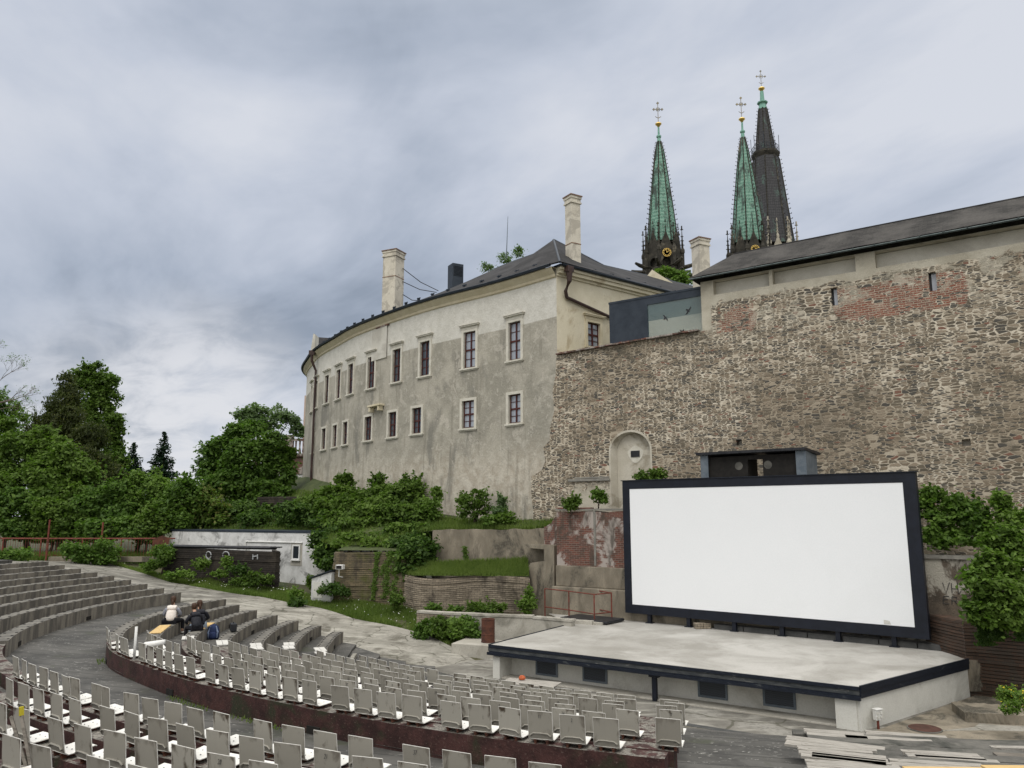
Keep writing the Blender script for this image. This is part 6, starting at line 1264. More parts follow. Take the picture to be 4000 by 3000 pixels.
# ================================================================ cathedral spires
def spire(cx,yb,Y,pts,tile,body,label,ytop_cross,yball,ycol,halfb,bodyw,ybody,gallery=None,clock=True,tip=None,stone=None,rot=0):
    base=aty(cx,ybody,Y); f=base[1]*math.cos(TH)+base[2]*math.sin(TH); Z=lambda py: aty(cx,py,Y)[2]-base[2]
    def sc(py): z=aty(cx,py,Y)[2]; return (Y*math.cos(TH)+z*math.sin(TH))/FP
    stone=stone or M['gothic_dark']; r=empty('church_spire',(base[0],base[1],base[2]-12),rot,label=label,cat='spire'); B=12.0
    ph=math.pi/8
    prof=[(w*sc(py)/math.cos(ph),B+Z(py)) for w,py in pts]     # (half width px, py) top to bottom
    mb=MB().lathe([(a,b) for a,b in reversed(prof)],n=8,ph=ph); mb.build('spire_roof',tile,r)
    rib=MB(); cro=MB()
    for k in range(8):
        a=ph+2*math.pi*k/8; ca,sa=math.cos(a),math.sin(a)
        rib.tube([(w*ca*1.01,w*sa*1.01,z) for w,z in prof],.10*Y/125,5)
        z=prof[0][1]-.3
        while z>prof[-1][1]+.5:
            w=np.interp(-z,[-q[1] for q in prof],[q[0] for q in prof]); s=Y/125*(.55+.3*(prof[0][1]-z)/(prof[0][1]-prof[-1][1]))
            e=w+.30*s; cro.box((e*ca,e*sa,z),(.42*s,.09*s,.09*s),rz=a); cro.box(((e+.22*s)*ca,(e+.22*s)*sa,z+.10*s),(.12*s,.16*s,.24*s),rz=a); z-=.92*s*1.25
    rib.build('ridge_rib',M['gothic_dark'],r); c_=cro.build('crockets',M['gothic_dark'],r); tag(c_,kind='stuff')
    # copper tip, collar, ball, cross
    wt=prof[0][0]; zt=prof[0][1]; zc=B+Z(ycol); zb=B+Z(yball); s=sc(yball)
    MB().lathe([(wt*1.05,zt-.1),(wt*.8,zc-.2),(wt*1.25,zc-.1),(wt*1.3,zc+.15),(wt*.55,zc+.35),(wt*.42,zb-12*s),(.0,zb-12*s)],n=8,ph=ph).build('copper_tip',M['copper_plain'],r)
    rb=12.5*s; MB().lathe([(.12,-rb*1.1),(rb*.35,-rb*.9),(rb*.5,-rb*.6),(rb*.98,-rb*.1),(rb,.05),(rb*.85,rb*.25),(rb*.4,rb*.5),(.1,rb*.7),(0,rb*.75)],(0,0,zb),16).build('ball',M['gold'],r,smooth=True)
    zx=B+Z(ytop_cross); h=zx-zb; arm=16*s; zc2=zb+h*.70; mb=MB()
    mb.tube([(0,0,zb),(0,0,zx)],.06,5); mb.tube([(-arm,0,zc2),(arm,0,zc2)],.06,5)
    for p in((-arm,0,zc2),(arm,0,zc2),(0,0,zx),(0,0,zc2)): mb.box(p,(.36,.12,.36),ry=.785)
    for s_ in(-1,1):
        mb.tube([(s_*arm*.15,0,zc2+arm*.45),(s_*arm*.35,0,zc2+arm*.35),(s_*arm*.45,0,zc2+arm*.15)],.06,4); mb.tube([(s_*arm*.15,0,zc2-arm*.45),(s_*arm*.35,0,zc2-arm*.35),(s_*arm*.45,0,zc2-arm*.15)],.06,4); mb.tube([(0,0,zb+h*.28),(s_*.5,0,zb+h*.36)],.06,4)
    mb.build('cross',M['cross_metal'],r)
    # stone crown at the foot: octagon body, gables, pinnacles
    bw=bodyw*sc(ybody); zb0=prof[-1][1]; 
    mb=MB().lathe([(bw*.76,-14),(bw*.76,zb0-5.6),(bw*.84,zb0-5.5),(bw*.82,zb0-5.0),(bw*.70,zb0-4.4),(bw*.62,zb0-.3)],n=8,ph=ph)
    for k in range(8):
        a=ph+2*math.pi*k/8; mb.box((bw*.88*math.cos(a),bw*.88*math.sin(a),zb0-9),(.7,.7,9),rz=a)
        for q in range(6): mb.box((bw*.9*math.cos(a),bw*.9*math.sin(a),zb0-12+q*1.5),(1.0,1.0,.22),rz=a)
    mb.build('belfry',stone,r)
    def pinn(x,y,z,h,w,mt):
        m_=MB(); m_.lathe([(w*.7,0),(w*.7,h*.45),(w*.95,h*.47),(w*.95,h*.52),(w*.5,h*.56),(w*.12,h*.88),(w*.1,h*.9)],(x,y,z),n=4,ph=math.pi/4)
        for q,zz_ in enumerate((.62,.70,.78)): m_.box((x,y,z+h*zz_),(w*(1.5-q*.25),w*.25,w*.25)); m_.box((x,y,z+h*zz_),(w*.25,w*(1.5-q*.25),w*.25))
        m_.box((x,y,z+h*.91),(w*1.1,w*.3,w*.22)); m_.box((x,y,z+h*.91),(w*.3,w*1.1,w*.22)); m_.box((x,y,z+h*.95),(w*.4,w*.4,h*.06)); m_.build('pinnacle',mt,r)
    for k in range(8):
        a=ph+2*math.pi*k/8; pinn(bw*.98*math.cos(a),bw*.98*math.sin(a),zb0-6.4,9.4*Y/125,.46*Y/125,stone); 
        a=2*math.pi*k/8; pinn(bw*.80*math.cos(a),bw*.80*math.sin(a),zb0-3.0,6.6*Y/125,.3*Y/125,stone)
        # gable between the pinnacles
        m_=MB().plate([(-1.4,-5),(1.4,-5),(1.4,-1.6),(0,2.0),(-1.4,-1.6)],[arch(0,.7,-4.9,-3.4,.9,9)] ,-.18,.18); g_=m_.build('gable',stone,r); g_.location=(bw*.80*math.cos(a),bw*.80*math.sin(a),zb0-.6); g_.rotation_euler=(0,0,a+math.pi/2)
    for k in range(8):
        a=ph+2*math.pi*k/8
        for dz in(0,-1.7):
            m_=MB().tube([(bw*.9*math.cos(a),bw*.9*math.sin(a),zb0-4.6+dz),((bw+1.3)*math.cos(a),(bw+1.3)*math.sin(a),zb0-4.3+dz),((bw+2.1)*math.cos(a),(bw+2.1)*math.sin(a),zb0-4.0+dz)],[.4,.33,.2],6); m_.build('gargoyle',stone,r) if gallery is None else None
    if clock:
        ac=-math.pi/2; rc=16.5*sc(yb); zc_=B+Z(clock); d=bw*.84+.3
        cl=MB().lathe([(rc*.98,0),(rc*.98,.12),(0,.12)],n=24).build('clock',M['black_plastic'],r); cl.location=(0,-d,zc_); cl.rotation_euler=(math.pi/2,0,0)
        m_=MB(); 
        for q in range(12): a=q*math.pi/6; m_.box((rc*.76*math.cos(a),rc*.76*math.sin(a),.15),(rc*.34,rc*.1,.05),rz=a)
        n_=24; m_.lathe([(rc*.93,.12),(rc,.12),(rc,.17),(rc*.93,.17),(rc*.93,.12)],n=24); m_.build('numeral',M['gold'],r).parent=cl
        m_=MB(); m_.box((rc*.18,rc*.12,.2),(rc*.55,rc*.09,.04),rz=.6); m_.box((-rc*.1,rc*.3,.24),(rc*.8,rc*.07,.04),rz=1.9); m_.box((0,0,.22),(rc*.2,rc*.2,.05)); m_.build('clock_hand',M['gold'],r).parent=cl
    if gallery:
        yg,wg=gallery; zg=B+Z(yg); R_g=wg*sc(yg)/math.cos(ph)
        MB().lathe([(R_g*.8,-1.8),(R_g*.86,-1.2),(R_g,-.2),(R_g,.25),(R_g*.75,.3)],(0,0,zg),8,ph).build('gallery',M['gothic_dark'],r)
        m_=MB()
        ring_=[(R_g*.96*math.cos(ph+k*math.pi/4),R_g*.96*math.sin(ph+k*math.pi/4)) for k in range(9)]
        m_.tube([(x,y,zg+1.7) for x,y in ring_],.06,4); m_.tube([(x,y,zg+1.0) for x,y in ring_],.04,4)
        for k in range(8):
            for t in(0,.25,.5,.75): x=ring_[k][0]*(1-t)+ring_[k+1][0]*t; y=ring_[k][1]*(1-t)+ring_[k+1][1]*t; m_.tube([(x,y,zg),(x,y,zg+(4.2 if t==0 else 1.7))],.06 if t==0 else .04,4)
        m_.build('balustrade',M['zinc_dark'],r)
    return r
M['cross_metal']=pm('tarnished_silver_gilt',(.16,.16,.15),(.30,.25,.15),1.5,metal=.5,rough=.4,bmp=0)
d8=lambda x,y:(2400+x/1.844,250+y/1.844)
spire(d8(350,0)[0],d8(0,1403)[1],125,[(13/1.844,d8(0,560)[1]),(30/1.844,d8(0,640)[1]),(50/1.844,d8(0,800)[1]),(75/1.844,d8(0,1020)[1]),(103/1.844,d8(0,1300)[1])],M['copper'],None,'left one of the green copper church spires, above a gold clock face',d8(0,282)[1],d8(0,433)[1],d8(0,525)[1],0,78,d8(0,1400)[1],clock=d8(0,1403)[1])
spire(d8(972,0)[0],d8(0,1375)[1],128,[(13/1.844,d8(0,530)[1]),(30/1.844,d8(0,620)[1]),(52/1.844,d8(0,780)[1]),(80/1.844,d8(0,1020)[1]),(108/1.844,d8(0,1300)[1])],M['copper'],None,'middle church spire of green copper overlapping the dark one behind it',d8(0,245)[1],d8(0,398)[1],d8(0,490)[1],0,80,d8(0,1400)[1],clock=d8(0,1382)[1])
spire(d8(1132,0)[0],d8(0,1300)[1],160,[(27/1.844,d8(0,325)[1]),(45/1.844,d8(0,480)[1]),(62/1.844,d8(0,640)[1]),(85/1.844,d8(0,700)[1]),(110/1.844,d8(0,950)[1]),(150/1.844,d8(0,1330)[1])],M['spire_dark'],None,'tallest dark slate church spire with a gallery ring, rightmost',d8(0,52)[1],d8(0,178)[1],d8(0,282)[1],0,100,d8(0,1400)[1],gallery=(d8(0,655)[1],92/1.844),clock=None,stone=M['gothic_light'])
# ================================================================ vegetation
def fdist(p): return p[1]*math.cos(TH)+p[2]*math.sin(TH)
def leafmesh(name,C,Nn,size,mt,parent=None,asp=.62,droop=0):
    n=len(C); a=RNG.normal(size=(n,3)); a/=np.linalg.norm(a,axis=1)[:,None]
    Nn=Nn+RNG.normal(size=(n,3))*.55; Nn/=np.linalg.norm(Nn,axis=1)[:,None]
    t=np.cross(Nn,a); t/=np.linalg.norm(t,axis=1)[:,None]+1e-9
    if droop: t[:,2]-=droop; t/=np.linalg.norm(t,axis=1)[:,None]
    b=np.cross(Nn,t); s=(size*RNG.uniform(.6,1.35,n))[:,None]
    V=np.stack([C-t*s*.5,C+b*s*.5*asp-t*s*.05,C+t*s*.55,C-b*s*.5*asp-t*s*.05],1).reshape(-1,3)
    me=bpy.data.meshes.new(name); me.vertices.add(4*n); me.vertices.foreach_set('co',V.ravel().astype(np.float32)); me.loops.add(4*n); me.loops.foreach_set('vertex_index',np.arange(4*n,dtype=np.int32)); me.polygons.add(n); me.polygons.foreach_set('loop_start',np.arange(0,4*n,4,dtype=np.int32)); me.polygons.foreach_set('loop_total',np.full(n,4,dtype=np.int32)); me.materials.append(mt); me.update(calc_edges=True)
    o=bpy.data.objects.new(name,me); COL.objects.link(o)
    if parent: adopt(o,parent)
    return o
def lobe_leaves(lobes,dens,size,hollow=.55,clump=.22,flat=.8):
    Cs=[];Ns=[]; big=[]
    for L in lobes:
        L=list(L)+[1]*(6-len(L)); big.append((L[0],L[1],L[2]*.82,L[3]*.82,L[4],L[5]*.9))
        for q in range(7):
            a=RNG.uniform(0,6.28); rr=RNG.uniform(.55,.85); k_=RNG.uniform(.32,.52); big.append((L[0]+L[2]*rr*math.cos(a),L[1]-L[3]*rr*math.sin(a),L[2]*k_,L[3]*k_,L[4]-RNG.uniform(0,.5)*L[2]/FP*L[4],L[5]*1.2))
    for L in big:
        px,py,rx,ry,Y=L[:5]; c=aty(px,py,Y); f=fdist(c)/FP; R=np.array([rx*f,max(rx,ry)*f*.8,ry*f]); vol=R[0]*R[2]
        nc=max(4,int(vol*dens*(L[5] if len(L)>5 else 1)/14)); d=RNG.normal(size=(nc,3)); d/=np.linalg.norm(d,axis=1)[:,None]; rad=RNG.uniform(hollow,1.0,nc)**.7
        jit=1+.22*np.array([mnoise.noise(Vector(q)*2.3+Vector(c)) for q in d])
        cc_=c+d*R*(rad*jit)[:,None]
        for q,dd in zip(cc_,d):
            m_=14; off=RNG.normal(size=(m_,3))*np.array([1,1,flat*.6])*clump*(.6+.8*RNG.random())*max(.5,min(R[0],R[2]))**.5
            Cs.append(q+off); Ns.append(np.tile(dd*.6+np.array([0,-.1,.75]),(m_,1)))
    for L in lobes:          # loose shoots breaking the outline
        px,py,rx,ry,Y=L[:5]; c=aty(px,py,Y); f=fdist(c)/FP; R=np.array([rx*f,max(rx,ry)*f*.8,ry*f]); ns=int(14+R[0]*R[2]*3)
        for q in range(min(ns,90)):
            d=RNG.normal(size=3); d[2]=abs(d[2])*.9-.15; d/=np.linalg.norm(d); st=c+d*R*.8; ln=RNG.uniform(.2,.55)*min(1.6,R.min()+.25); dr=d*.8+np.array([0,0,.45])+RNG.normal(size=3)*.25; m_=int(10+ln*14); t_=RNG.random(m_)[:,None]
            Cs.append(st+dr*ln*t_*1.1+RNG.normal(size=(m_,3))*clump*.38*(1.15-t_)); Ns.append(np.tile(np.array([0,-.2,.8]),(m_,1)))
    return np.concatenate(Cs),np.concatenate(Ns)
def plant(name,label,cat,lobes,mt,size=.16,dens=420,group=None,trunk=True,zbase=None,crown='foliage',extra=None,**k):
    far=lobes[0][4]>37; dens*=2.0 if far else 1.5; size*=1.22 if far else 1.08
    C,N=lobe_leaves(lobes,dens,size,**{q:k[q] for q in k if q in('hollow','clump','flat')})
    bx,by=lobes[0][0],lobes[0][4]; cen=aty(np.mean([l[0] for l in lobes]),max(l[1] for l in lobes),np.mean([l[4] for l in lobes])); zb=zbase if zbase is not None else min(tz(cen[0],cen[1]),float(C[:,2].min())) 
    r=empty(name,(cen[0],cen[1],zb),0,label=label,cat=cat,group=group)
    leafmesh(crown,C,N,size,mt,r,**{q:k[q] for q in k if q in('asp','droop')})
    if extra is not None:
        idx=RNG.random(len(C))<extra[1]; leafmesh(extra[3] if len(extra)>3 else 'young_leaves',C[idx]+RNG.normal(size=(idx.sum(),3))*.08+np.array([0,-.03,.05]),N[idx],size*extra[2],extra[0],r); (tag(bpy.data.objects[-1] if False else r.children[-1],kind='stuff') if len(extra)>3 else None)
    if trunk:
        mb=MB(); top=aty(lobes[0][0],lobes[0][1],lobes[0][4]); base=Vector((cen[0],cen[1],zb-.3)); rr0=.05*abs(top[2]-zb)**.7*(trunk if trunk is not True else 1)+.03
        pts=[base.lerp(Vector(top),t)+Vector((random.uniform(-.1,.1),random.uniform(-.1,.1),0)) for t in(0,.25,.5,.75,1)]; mb.tube(pts,[rr0,rr0*.8,rr0*.6,rr0*.38,rr0*.12],7)
        for L in lobes[1:]:
            c=Vector(aty(L[0],L[1],L[4])); s_=pts[0].lerp(pts[-1],max(.12,min(.8,(c.z-zb)/(max(.5,top[2]-zb))*.55))); mb.tube([s_,s_.lerp(c,.5)+Vector((0,0,.15)),c],[rr0*.4,rr0*.25,rr0*.08],5)
        o=mb.build('trunk',M['bark'],smooth=True); adopt(o,r)
    return r
# trees behind the fence
plant('conifer_tree','broad dark olive conifer with drooping sprays behind the left fence','tree',[(259,1500,28,45,62),(250,1565,58,60,62),(235,1640,85,80,61),(160,1700,60,70,61),(275,1735,125,100,61),(330,1850,130,100,60),(390,1910,100,90,60),(200,1850,110,100,60)],M['leaf_olive'],.20,620,clump=.2,droop=.9,asp=.4,extra=(M['leaf_yellow'],.05,.7))
plant('ash_tree','tall green feathery tree rising behind the olive conifer','tree',[(365,1450,42,34,70),(330,1470,45,40,70),(405,1500,50,45,70),(350,1550,60,60,70),(425,1565,45,40,70),(400,1650,75,55,70),(455,1680,30,28,70),(430,1745,45,45,70),(460,1795,40,35,69),(415,1850,60,60,68)],M['leaf_mid'],.22,420,clump=.28)
plant('maple_tree','large light green tree filling the far left edge before the conifer','tree',[(70,1790,110,90,55),(0,1700,70,80,56),(160,1740,85,60,55),(230,1830,100,80,54),(320,1850,55,55,54),(100,1900,150,90,53),(260,1950,110,80,53),(-60,1850,110,150,54)],M['leaf_mid'],.19,520,extra=(M['leaf_light'],.12,1.0))
plant('willow_tree','pale thin tree behind the light green one at the far left edge','tree',[(20,1620,40,45,68),(55,1600,30,30,68),(-20,1560,40,60,68),(70,1640,40,40,68)],M['leaf_light'],.16,260)
# nearly bare tree at the left edge
def twig_tree():
    p0=np.array(aty(-170,2000,58)); r=empty('bare_tree',(p0[0],p0[1],-2.7),0,label='almost bare grey tree with few young leaves at the top left edge',cat='tree'); mb=MB(); ends=[]
    rnd=random.Random(5)
    def grow(p,d,l,rad,n):
        q=p+d*l; mid=p+d*l*.5+Vector((rnd.uniform(-.06,.06)*l,0,rnd.uniform(-.03,.08)*l)); mb.tube([p,mid,q],[rad,rad*.8,rad*.62],4,caps=False)
        if n==0: ends.append(q); return
        for _ in range(3 if n>2 else 2+(rnd.random()<.6)):
            a=Vector((rnd.uniform(-1,1),rnd.uniform(-.6,.6),rnd.uniform(-.45,.75))); grow(q,(d*.85+a*.7).normalized(),l*rnd.uniform(.6,.85),rad*.6,n-1)
    b=Vector((p0[0],p0[1],-2.9)); t1=Vector(aty(-120,1620,58)); mb.tube([b,b.lerp(t1,.5)+Vector((.1,0,0)),t1],[.28,.2,.13],8)
    for tx,ty,n in((-30,1520,4),(-10,1600,4),(-60,1450,4),(10,1570,3),(60,1560,3)):
        q=Vector(aty(tx,ty,58)); mb.tube([t1,t1.lerp(q,.5)+Vector((0,0,.2)),q],[.12,.08,.05],5); grow(q,(q-t1).normalized(),1.0 if n>3 else .7,.035,n)
    o=mb.build('trunk',M['twig']); adopt(o,r); E_=np.array([list(e) for e in ends]); C=np.repeat(E_,3,0)+RNG.normal(size=(len(E_)*3,3))*.12; leafmesh('young_leaves',C,np.tile([0,0,1.],(len(C),1)),.11,M['leaf_pale'],r)
twig_tree()
def spruce(px,pt,pb,hw,Y,label):
    top=aty(px,pt,Y); bot=aty(px,pb,Y); h=top[2]-bot[2]; f=fdist(top)/FP; W_=hw*f; r=empty('spruce_tree',(bot[0],bot[1],tz(bot[0],bot[1])),0,label=label,cat='tree'); C=[];N=[]
    z=0
    while z<h*.985:
        R=W_*(z/h)**.8*(1+.18*math.sin(z*5))+.08; k=max(7,int(R*15))
        for q in range(k):
            a=RNG.uniform(0,6.28); rr=RNG.uniform(.75,1.12)*R
            for t in np.linspace(.15,1,max(3,int(rr/.14))): C.append((top[0]+math.cos(a)*rr*t,top[1]+math.sin(a)*rr*t,top[2]-z-.35*rr*t+.25*rr*t*t)); N.append((math.cos(a)*.3,math.sin(a)*.3,1))
        z+=.17+.02*z
    C=np.array(C); C=np.repeat(C,2,0)+RNG.normal(size=(len(C)*2,3))*.06; N=np.repeat(np.array(N),2,0); leafmesh('foliage',C,N,.30,M['leaf_spruce'],r,droop=.35,asp=.5); o=MB().tube([(bot[0],bot[1],bot[2]-3),tuple(top)],[.22,.03],6).build('trunk',M['bark']); adopt(o,r)
spruce(524,1733,1930,62,84,'small pointed spruce, left and smaller of two in the gap')
spruce(642,1690,2000,88,80,'pointed dark spruce standing alone against the bright sky gap')
plant('lime_tree','big dense round tree between the sky gap and the castle','tree',[(950,1690,66,38,60),(1040,1735,72,48,59),(880,1760,66,55,60),(990,1800,100,80,59),(845,1845,50,60,60),(1090,1850,50,65,59),(930,1900,110,65,59),(1120,1790,30,38,60),(1060,1920,62,44,58),(1000,1675,30,22,60)],M['leaf_maple'],.23,480,extra=(M['leaf_light'],.08,1),clump=.27)
plant('poplar_tree','pale airy tree showing above and behind the dense round tree','tree',[(1010,1610,46,26,74),(955,1628,40,28,74),(1080,1615,50,26,74),(1130,1645,36,24,74),(1165,1685,24,22,74),(985,1665,56,36,74),(1060,1660,60,36,74),(815,1770,34,55,74),(790,1830,30,40,74)],M['leaf_pale'],.24,210,clump=.33,hollow=.2)
plant('yew_tree','dark leafy edge of a tree at the far left above the bushes','tree',[(-5,1610,22,40,66),(-20,1660,30,40,66)],M['leaf_dark'],.2,400)
# bushes along the path and before the trees
bl=[('dark maple bush behind the left part of the red fence',[(60,2010,120,85,51.5),(-40,2040,90,90,51.5)],'leaf_maple'),('leafy bush at the left pole of the red fence',[(225,2030,105,75,51),(180,2080,90,40,51)],'leaf_mid'),
('tall maple bush left of the two spruces',[(420,1960,110,90,52),(350,1990,60,60,51.5)],'leaf_maple'),('tallest maple bush under the small spruce',[(565,1930,85,95,52.5),(530,1980,80,60,52)],'leaf_light'),('low dark bush at the right pole of the red fence',[(440,2065,120,50,50.5),(350,2080,60,35,50.5)],'leaf_maple'),
('upright bush above the red metal sheet',[(590,2050,65,75,50),(560,2090,50,40,50)],'leaf_mid'),('bush of big maple leaves under the lone spruce',[(690,1970,80,75,51),(720,1910,50,45,51.5),(650,2030,70,60,50.5)],'leaf_maple'),('yellowish green bush above the hut\'s left end',[(800,2010,85,80,52),(780,1950,45,50,52.5)],'leaf_yellow'),
('dark green bushes growing over the hut roof, middle part',[(900,2030,90,55,53),(960,1990,70,40,53.5)],'leaf_dark'),('dark green bush over the right end of the hut roof',[(1060,2035,110,48,51),(1150,2020,80,55,49.5),(1020,1985,80,25,53)],'leaf_dark')]
for i,(lb,lo,mt) in enumerate(bl): plant('bush',lb,'bush',lo,M['leaf_mid' if mt=='leaf_yellow' else mt],.20 if 'maple' in mt else .17,620,'bushes before the trees',extra=(M['leaf_yellow' if mt=='leaf_yellow' else 'leaf_light'],.22 if mt=='leaf_yellow' else .06,1))
for lb,lo in(('small shrub under the fence, left of the path',[(294,2158,48,36,46.5)]),('wider shrub under the fence at the path bend',[(405,2160,62,38,46.8),(365,2172,40,22,46.5)]),('flat leafy weeds at the far left below the fence',[(60,2172,60,22,45.5)]),('small shrub at the left end of the dark striped wall',[(640,2160,36,26,44.4)])):
    plant('shrub',lb,'shrub',lo,M['leaf_maple'],.15,900,'shrubs at the fence foot',extra=(M['leaf_light'],.1,1))
# hillside thicket
h=lambda x,y,rx,ry,Y:(1000+x/2.212,1750+y/2.212,rx/2.212,ry/2.212,Y)
th=[('thicket top against the facade, leftmost clump',[h(760,300,80,70,50),h(700,420,160,90,49)],'leaf_mid'),('thicket clump with an upright shoot in the middle of the facade foot',[h(1050,290,50,60,47),h(1000,420,180,100,46.5)],'leaf_mid'),('thicket clump leaning against the pale facade foot, rightmost top',[h(1340,300,80,70,45),h(1300,430,150,110,44.5),h(1400,360,50,60,44.5)],'leaf_mid'),
('broad thicket on the slope above the hut\'s right corner',[h(520,570,190,100,48),h(620,640,140,80,46)],'leaf_dark'),('broad thicket in the centre of the slope',[h(830,600,230,120,45),h(900,700,220,90,43.5),h(650,520,160,80,47)],'leaf_mid'),('large thicket bulging over the mossy wall',[h(1180,620,240,130,43),h(1330,780,200,130,41),h(1430,650,120,130,42),h(1150,520,200,80,44.5),h(1440,540,90,80,43)],'leaf_mid'),
('thicket filling the slope between facade foot and hut',[h(560,470,200,70,49),h(900,480,240,80,46.5),h(1230,470,160,80,45),h(400,520,120,60,50)],'leaf_mid'),('dark thicket hanging beside the hut down to the meter box',[h(620,780,130,90,43),h(600,910,95,110,41.5),h(640,1010,60,50,40.5)],'leaf_dark'),('thicket spilling over the right end of the mossy wall',[h(1330,950,110,140,38.2),h(1370,1090,70,90,37.9),h(1400,900,150,130,39.2),h(1440,1000,90,80,39.0),h(1250,860,130,60,39.4),h(1340,820,140,60,40)],'leaf_dark'),('low growth on top of the mossy wall',[h(900,790,200,55,41),h(780,830,110,35,40.5),h(1050,830,120,35,40)],'leaf_mid')]
for lb,lo,mt in th: plant('thicket',lb,'bush',lo,M[mt],.17,760,'thickets on the castle slope',extra=(M['leaf_light'],.07,1),clump=.2)
for lb,lo,mt,sz in(('slim light green sapling before the facade, leftmost',[h(1560,400,32,60,42),h(1540,520,60,80,41.5),h(1480,560,60,70,41.8)],'leaf_light',.14),('loose round sapling on the ledge in the middle of the pale facade foot',[h(1930,420,75,60,40.3),h(1840,520,110,90,40),h(1790,450,50,50,40.3),h(1960,520,70,60,40)],'leaf_mid',.13),('thin pale sapling at the right of the facade ledge',[h(2120,470,28,60,39.6),h(2110,560,60,50,39.4)],'leaf_pale',.12),('yellowish weeds beside the saplings on the ledge',[h(2080,620,110,32,39.2),h(2170,600,60,40,39)],'leaf_light',.14)):
    plant('sapling',lb,'sapling',lo,M[mt],sz,520,'saplings on the ledge',hollow=.1,clump=.16,zbase=-.7)
# ivy strands on the mossy wall
def strand(name,label,cols,mt,sz=.09,cat='ivy',group=None):
    C=[]
    for (x0,y0,x1,y1,w,Y,n) in cols:
        t=RNG.random(n); px=x0+(x1-x0)*t+RNG.normal(size=n)*w*(.35+.3*np.sin(t*9+x0)**2); py=y0+(y1-y0)*t
        for a,b_ in zip(px,py): C.append(aty(a,b_,Y-RNG.random()*.12))
    C=np.array(C); c=C.mean(0); r=empty(name,(c[0],c[1],C[:,2].min()),0,label=label,cat=cat,group=group); leafmesh('leaves',C,np.tile([0,-.9,.5],(len(C),1)),sz,mt,r)
    mb=MB(); 
    for (x0,y0,x1,y1,w,Y,n) in cols: mb.tube([aty(x0,y0,Y+.05),aty((x0+x1)/2+w*.2,(y0+y1)/2,Y+.03),aty(x1,y1,Y+.05)],.02,4)
    o=mb.build('stem',M['bark']); adopt(o,r); return r
q=lambda x,y:(1000+x/2.212,1750+y/2.212)
strand('ivy','ivy strands climbing the mossy striped wall',[(*q(1050,900),*q(1010,1310),9,38.35,900),(*q(1170,900),*q(1140,1300),22,38.2,2400),(*q(1250,900),*q(1240,1250),26,38.0,2600),(*q(1110,1000),*q(1080,1100),8,38.3,200)],M['leaf_mid'],.10)
strand('ivy','thin ivy strand on the concrete retaining wall',[(*q(1800,850),*q(1815,970),9,38.7,350)],M['leaf_mid'],.09)
# plants at the foot of the terrace walls
for lb,lo,mt,sz in(('dark green bush at the foot of the pale wavy wall, middle',[h(1880,1385,85,50,35.3),h(1960,1400,60,40,35)],'leaf_mid',.12),('dark green bush at the foot of the pale wavy wall, right',[h(2075,1395,75,52,35),h(2010,1420,50,30,34.8)],'leaf_mid',.12),('small dark weeds at the foot of the pale wavy wall, left',[h(1720,1410,60,28,35.5),h(1540,1390,60,35,36)],'leaf_maple',.12),('shrub in the corner between mossy and pale walls',[h(1215,1320,55,45,36.8)],'leaf_mid',.12),
('light green climber at the pier foot beside the railing',[(2058,2370,28,32,34.8),(2070,2330,12,24,35.2)],'leaf_light',.12),
('big leafed weed clump nearest the plinth, left',[h(1470,1560,65,55,33.5),h(1430,1610,45,35,33.4)],'leaf_maple',.16),('tall weed clump with shoots before the low concrete wall',[h(1600,1530,60,85,33.4),h(1600,1600,70,45,33.2)],'leaf_mid',.14),('bright green weed clump in the middle before the low wall',[h(1740,1540,70,75,33.2),h(1750,1600,65,45,33)],'leaf_light',.15),('dark weed clump between the low wall and the barrel',[h(1850,1560,50,60,33.0),h(1870,1600,45,40,32.8)],'leaf_maple',.15),
('bush with ivy at the hut\'s right corner foot',[h(490,1160,45,45,41)],'leaf_mid',.12),('dense weed bush before the meter box',[h(620,1220,110,45,38.3),h(740,1250,80,35,38)],'leaf_dark',.1),('bright nettle bush at the path end of the grass bank',[h(340,1270,55,45,38.6)],'leaf_light',.1),('rhubarb-like big leaves at the path edge',[h(350,1345,40,14,37.8)],'leaf_dark',.28)):
    plant('weed_clump',lb,'weeds',lo,M[mt],sz,1500,'weed clumps below the walls',clump=.13,hollow=.2,trunk=False)
k=lambda x,y,rx,ry,Y:(x/2.212,2050+y/2.212,rx/2.212,ry/2.212,Y)
for lb,lo,mt in(('bushy weeds at the left end of the dark striped wall',[k(1430,270,60,40,43.4),k(1380,330,90,30,43.6)],'leaf_mid'),('bushy weeds below the first chalk loop',[k(1740,350,65,45,42.6)],'leaf_mid'),('bushy weeds below the second chalk loop',[k(1960,330,30,45,42.3),k(1900,430,50,30,42)],'leaf_light'),('dark weeds climbing the dark striped wall, right',[k(2060,395,60,50,41.5)],'leaf_dark'),('dense weeds at the right foot of the dark striped wall',[k(2190,460,90,45,41.4),k(2080,500,90,30,41.3),k(2300,480,50,35,41.4)],'leaf_mid'),('tall grassy weeds at the path bend',[k(1290,370,60,25,44.2),k(1560,430,120,30,42.8)],'leaf_light')):
    plant('weed_clump',lb,'weeds',lo,M[mt],.12,1400,'weeds before the dark striped wall',clump=.14,hollow=.2,trunk=False)
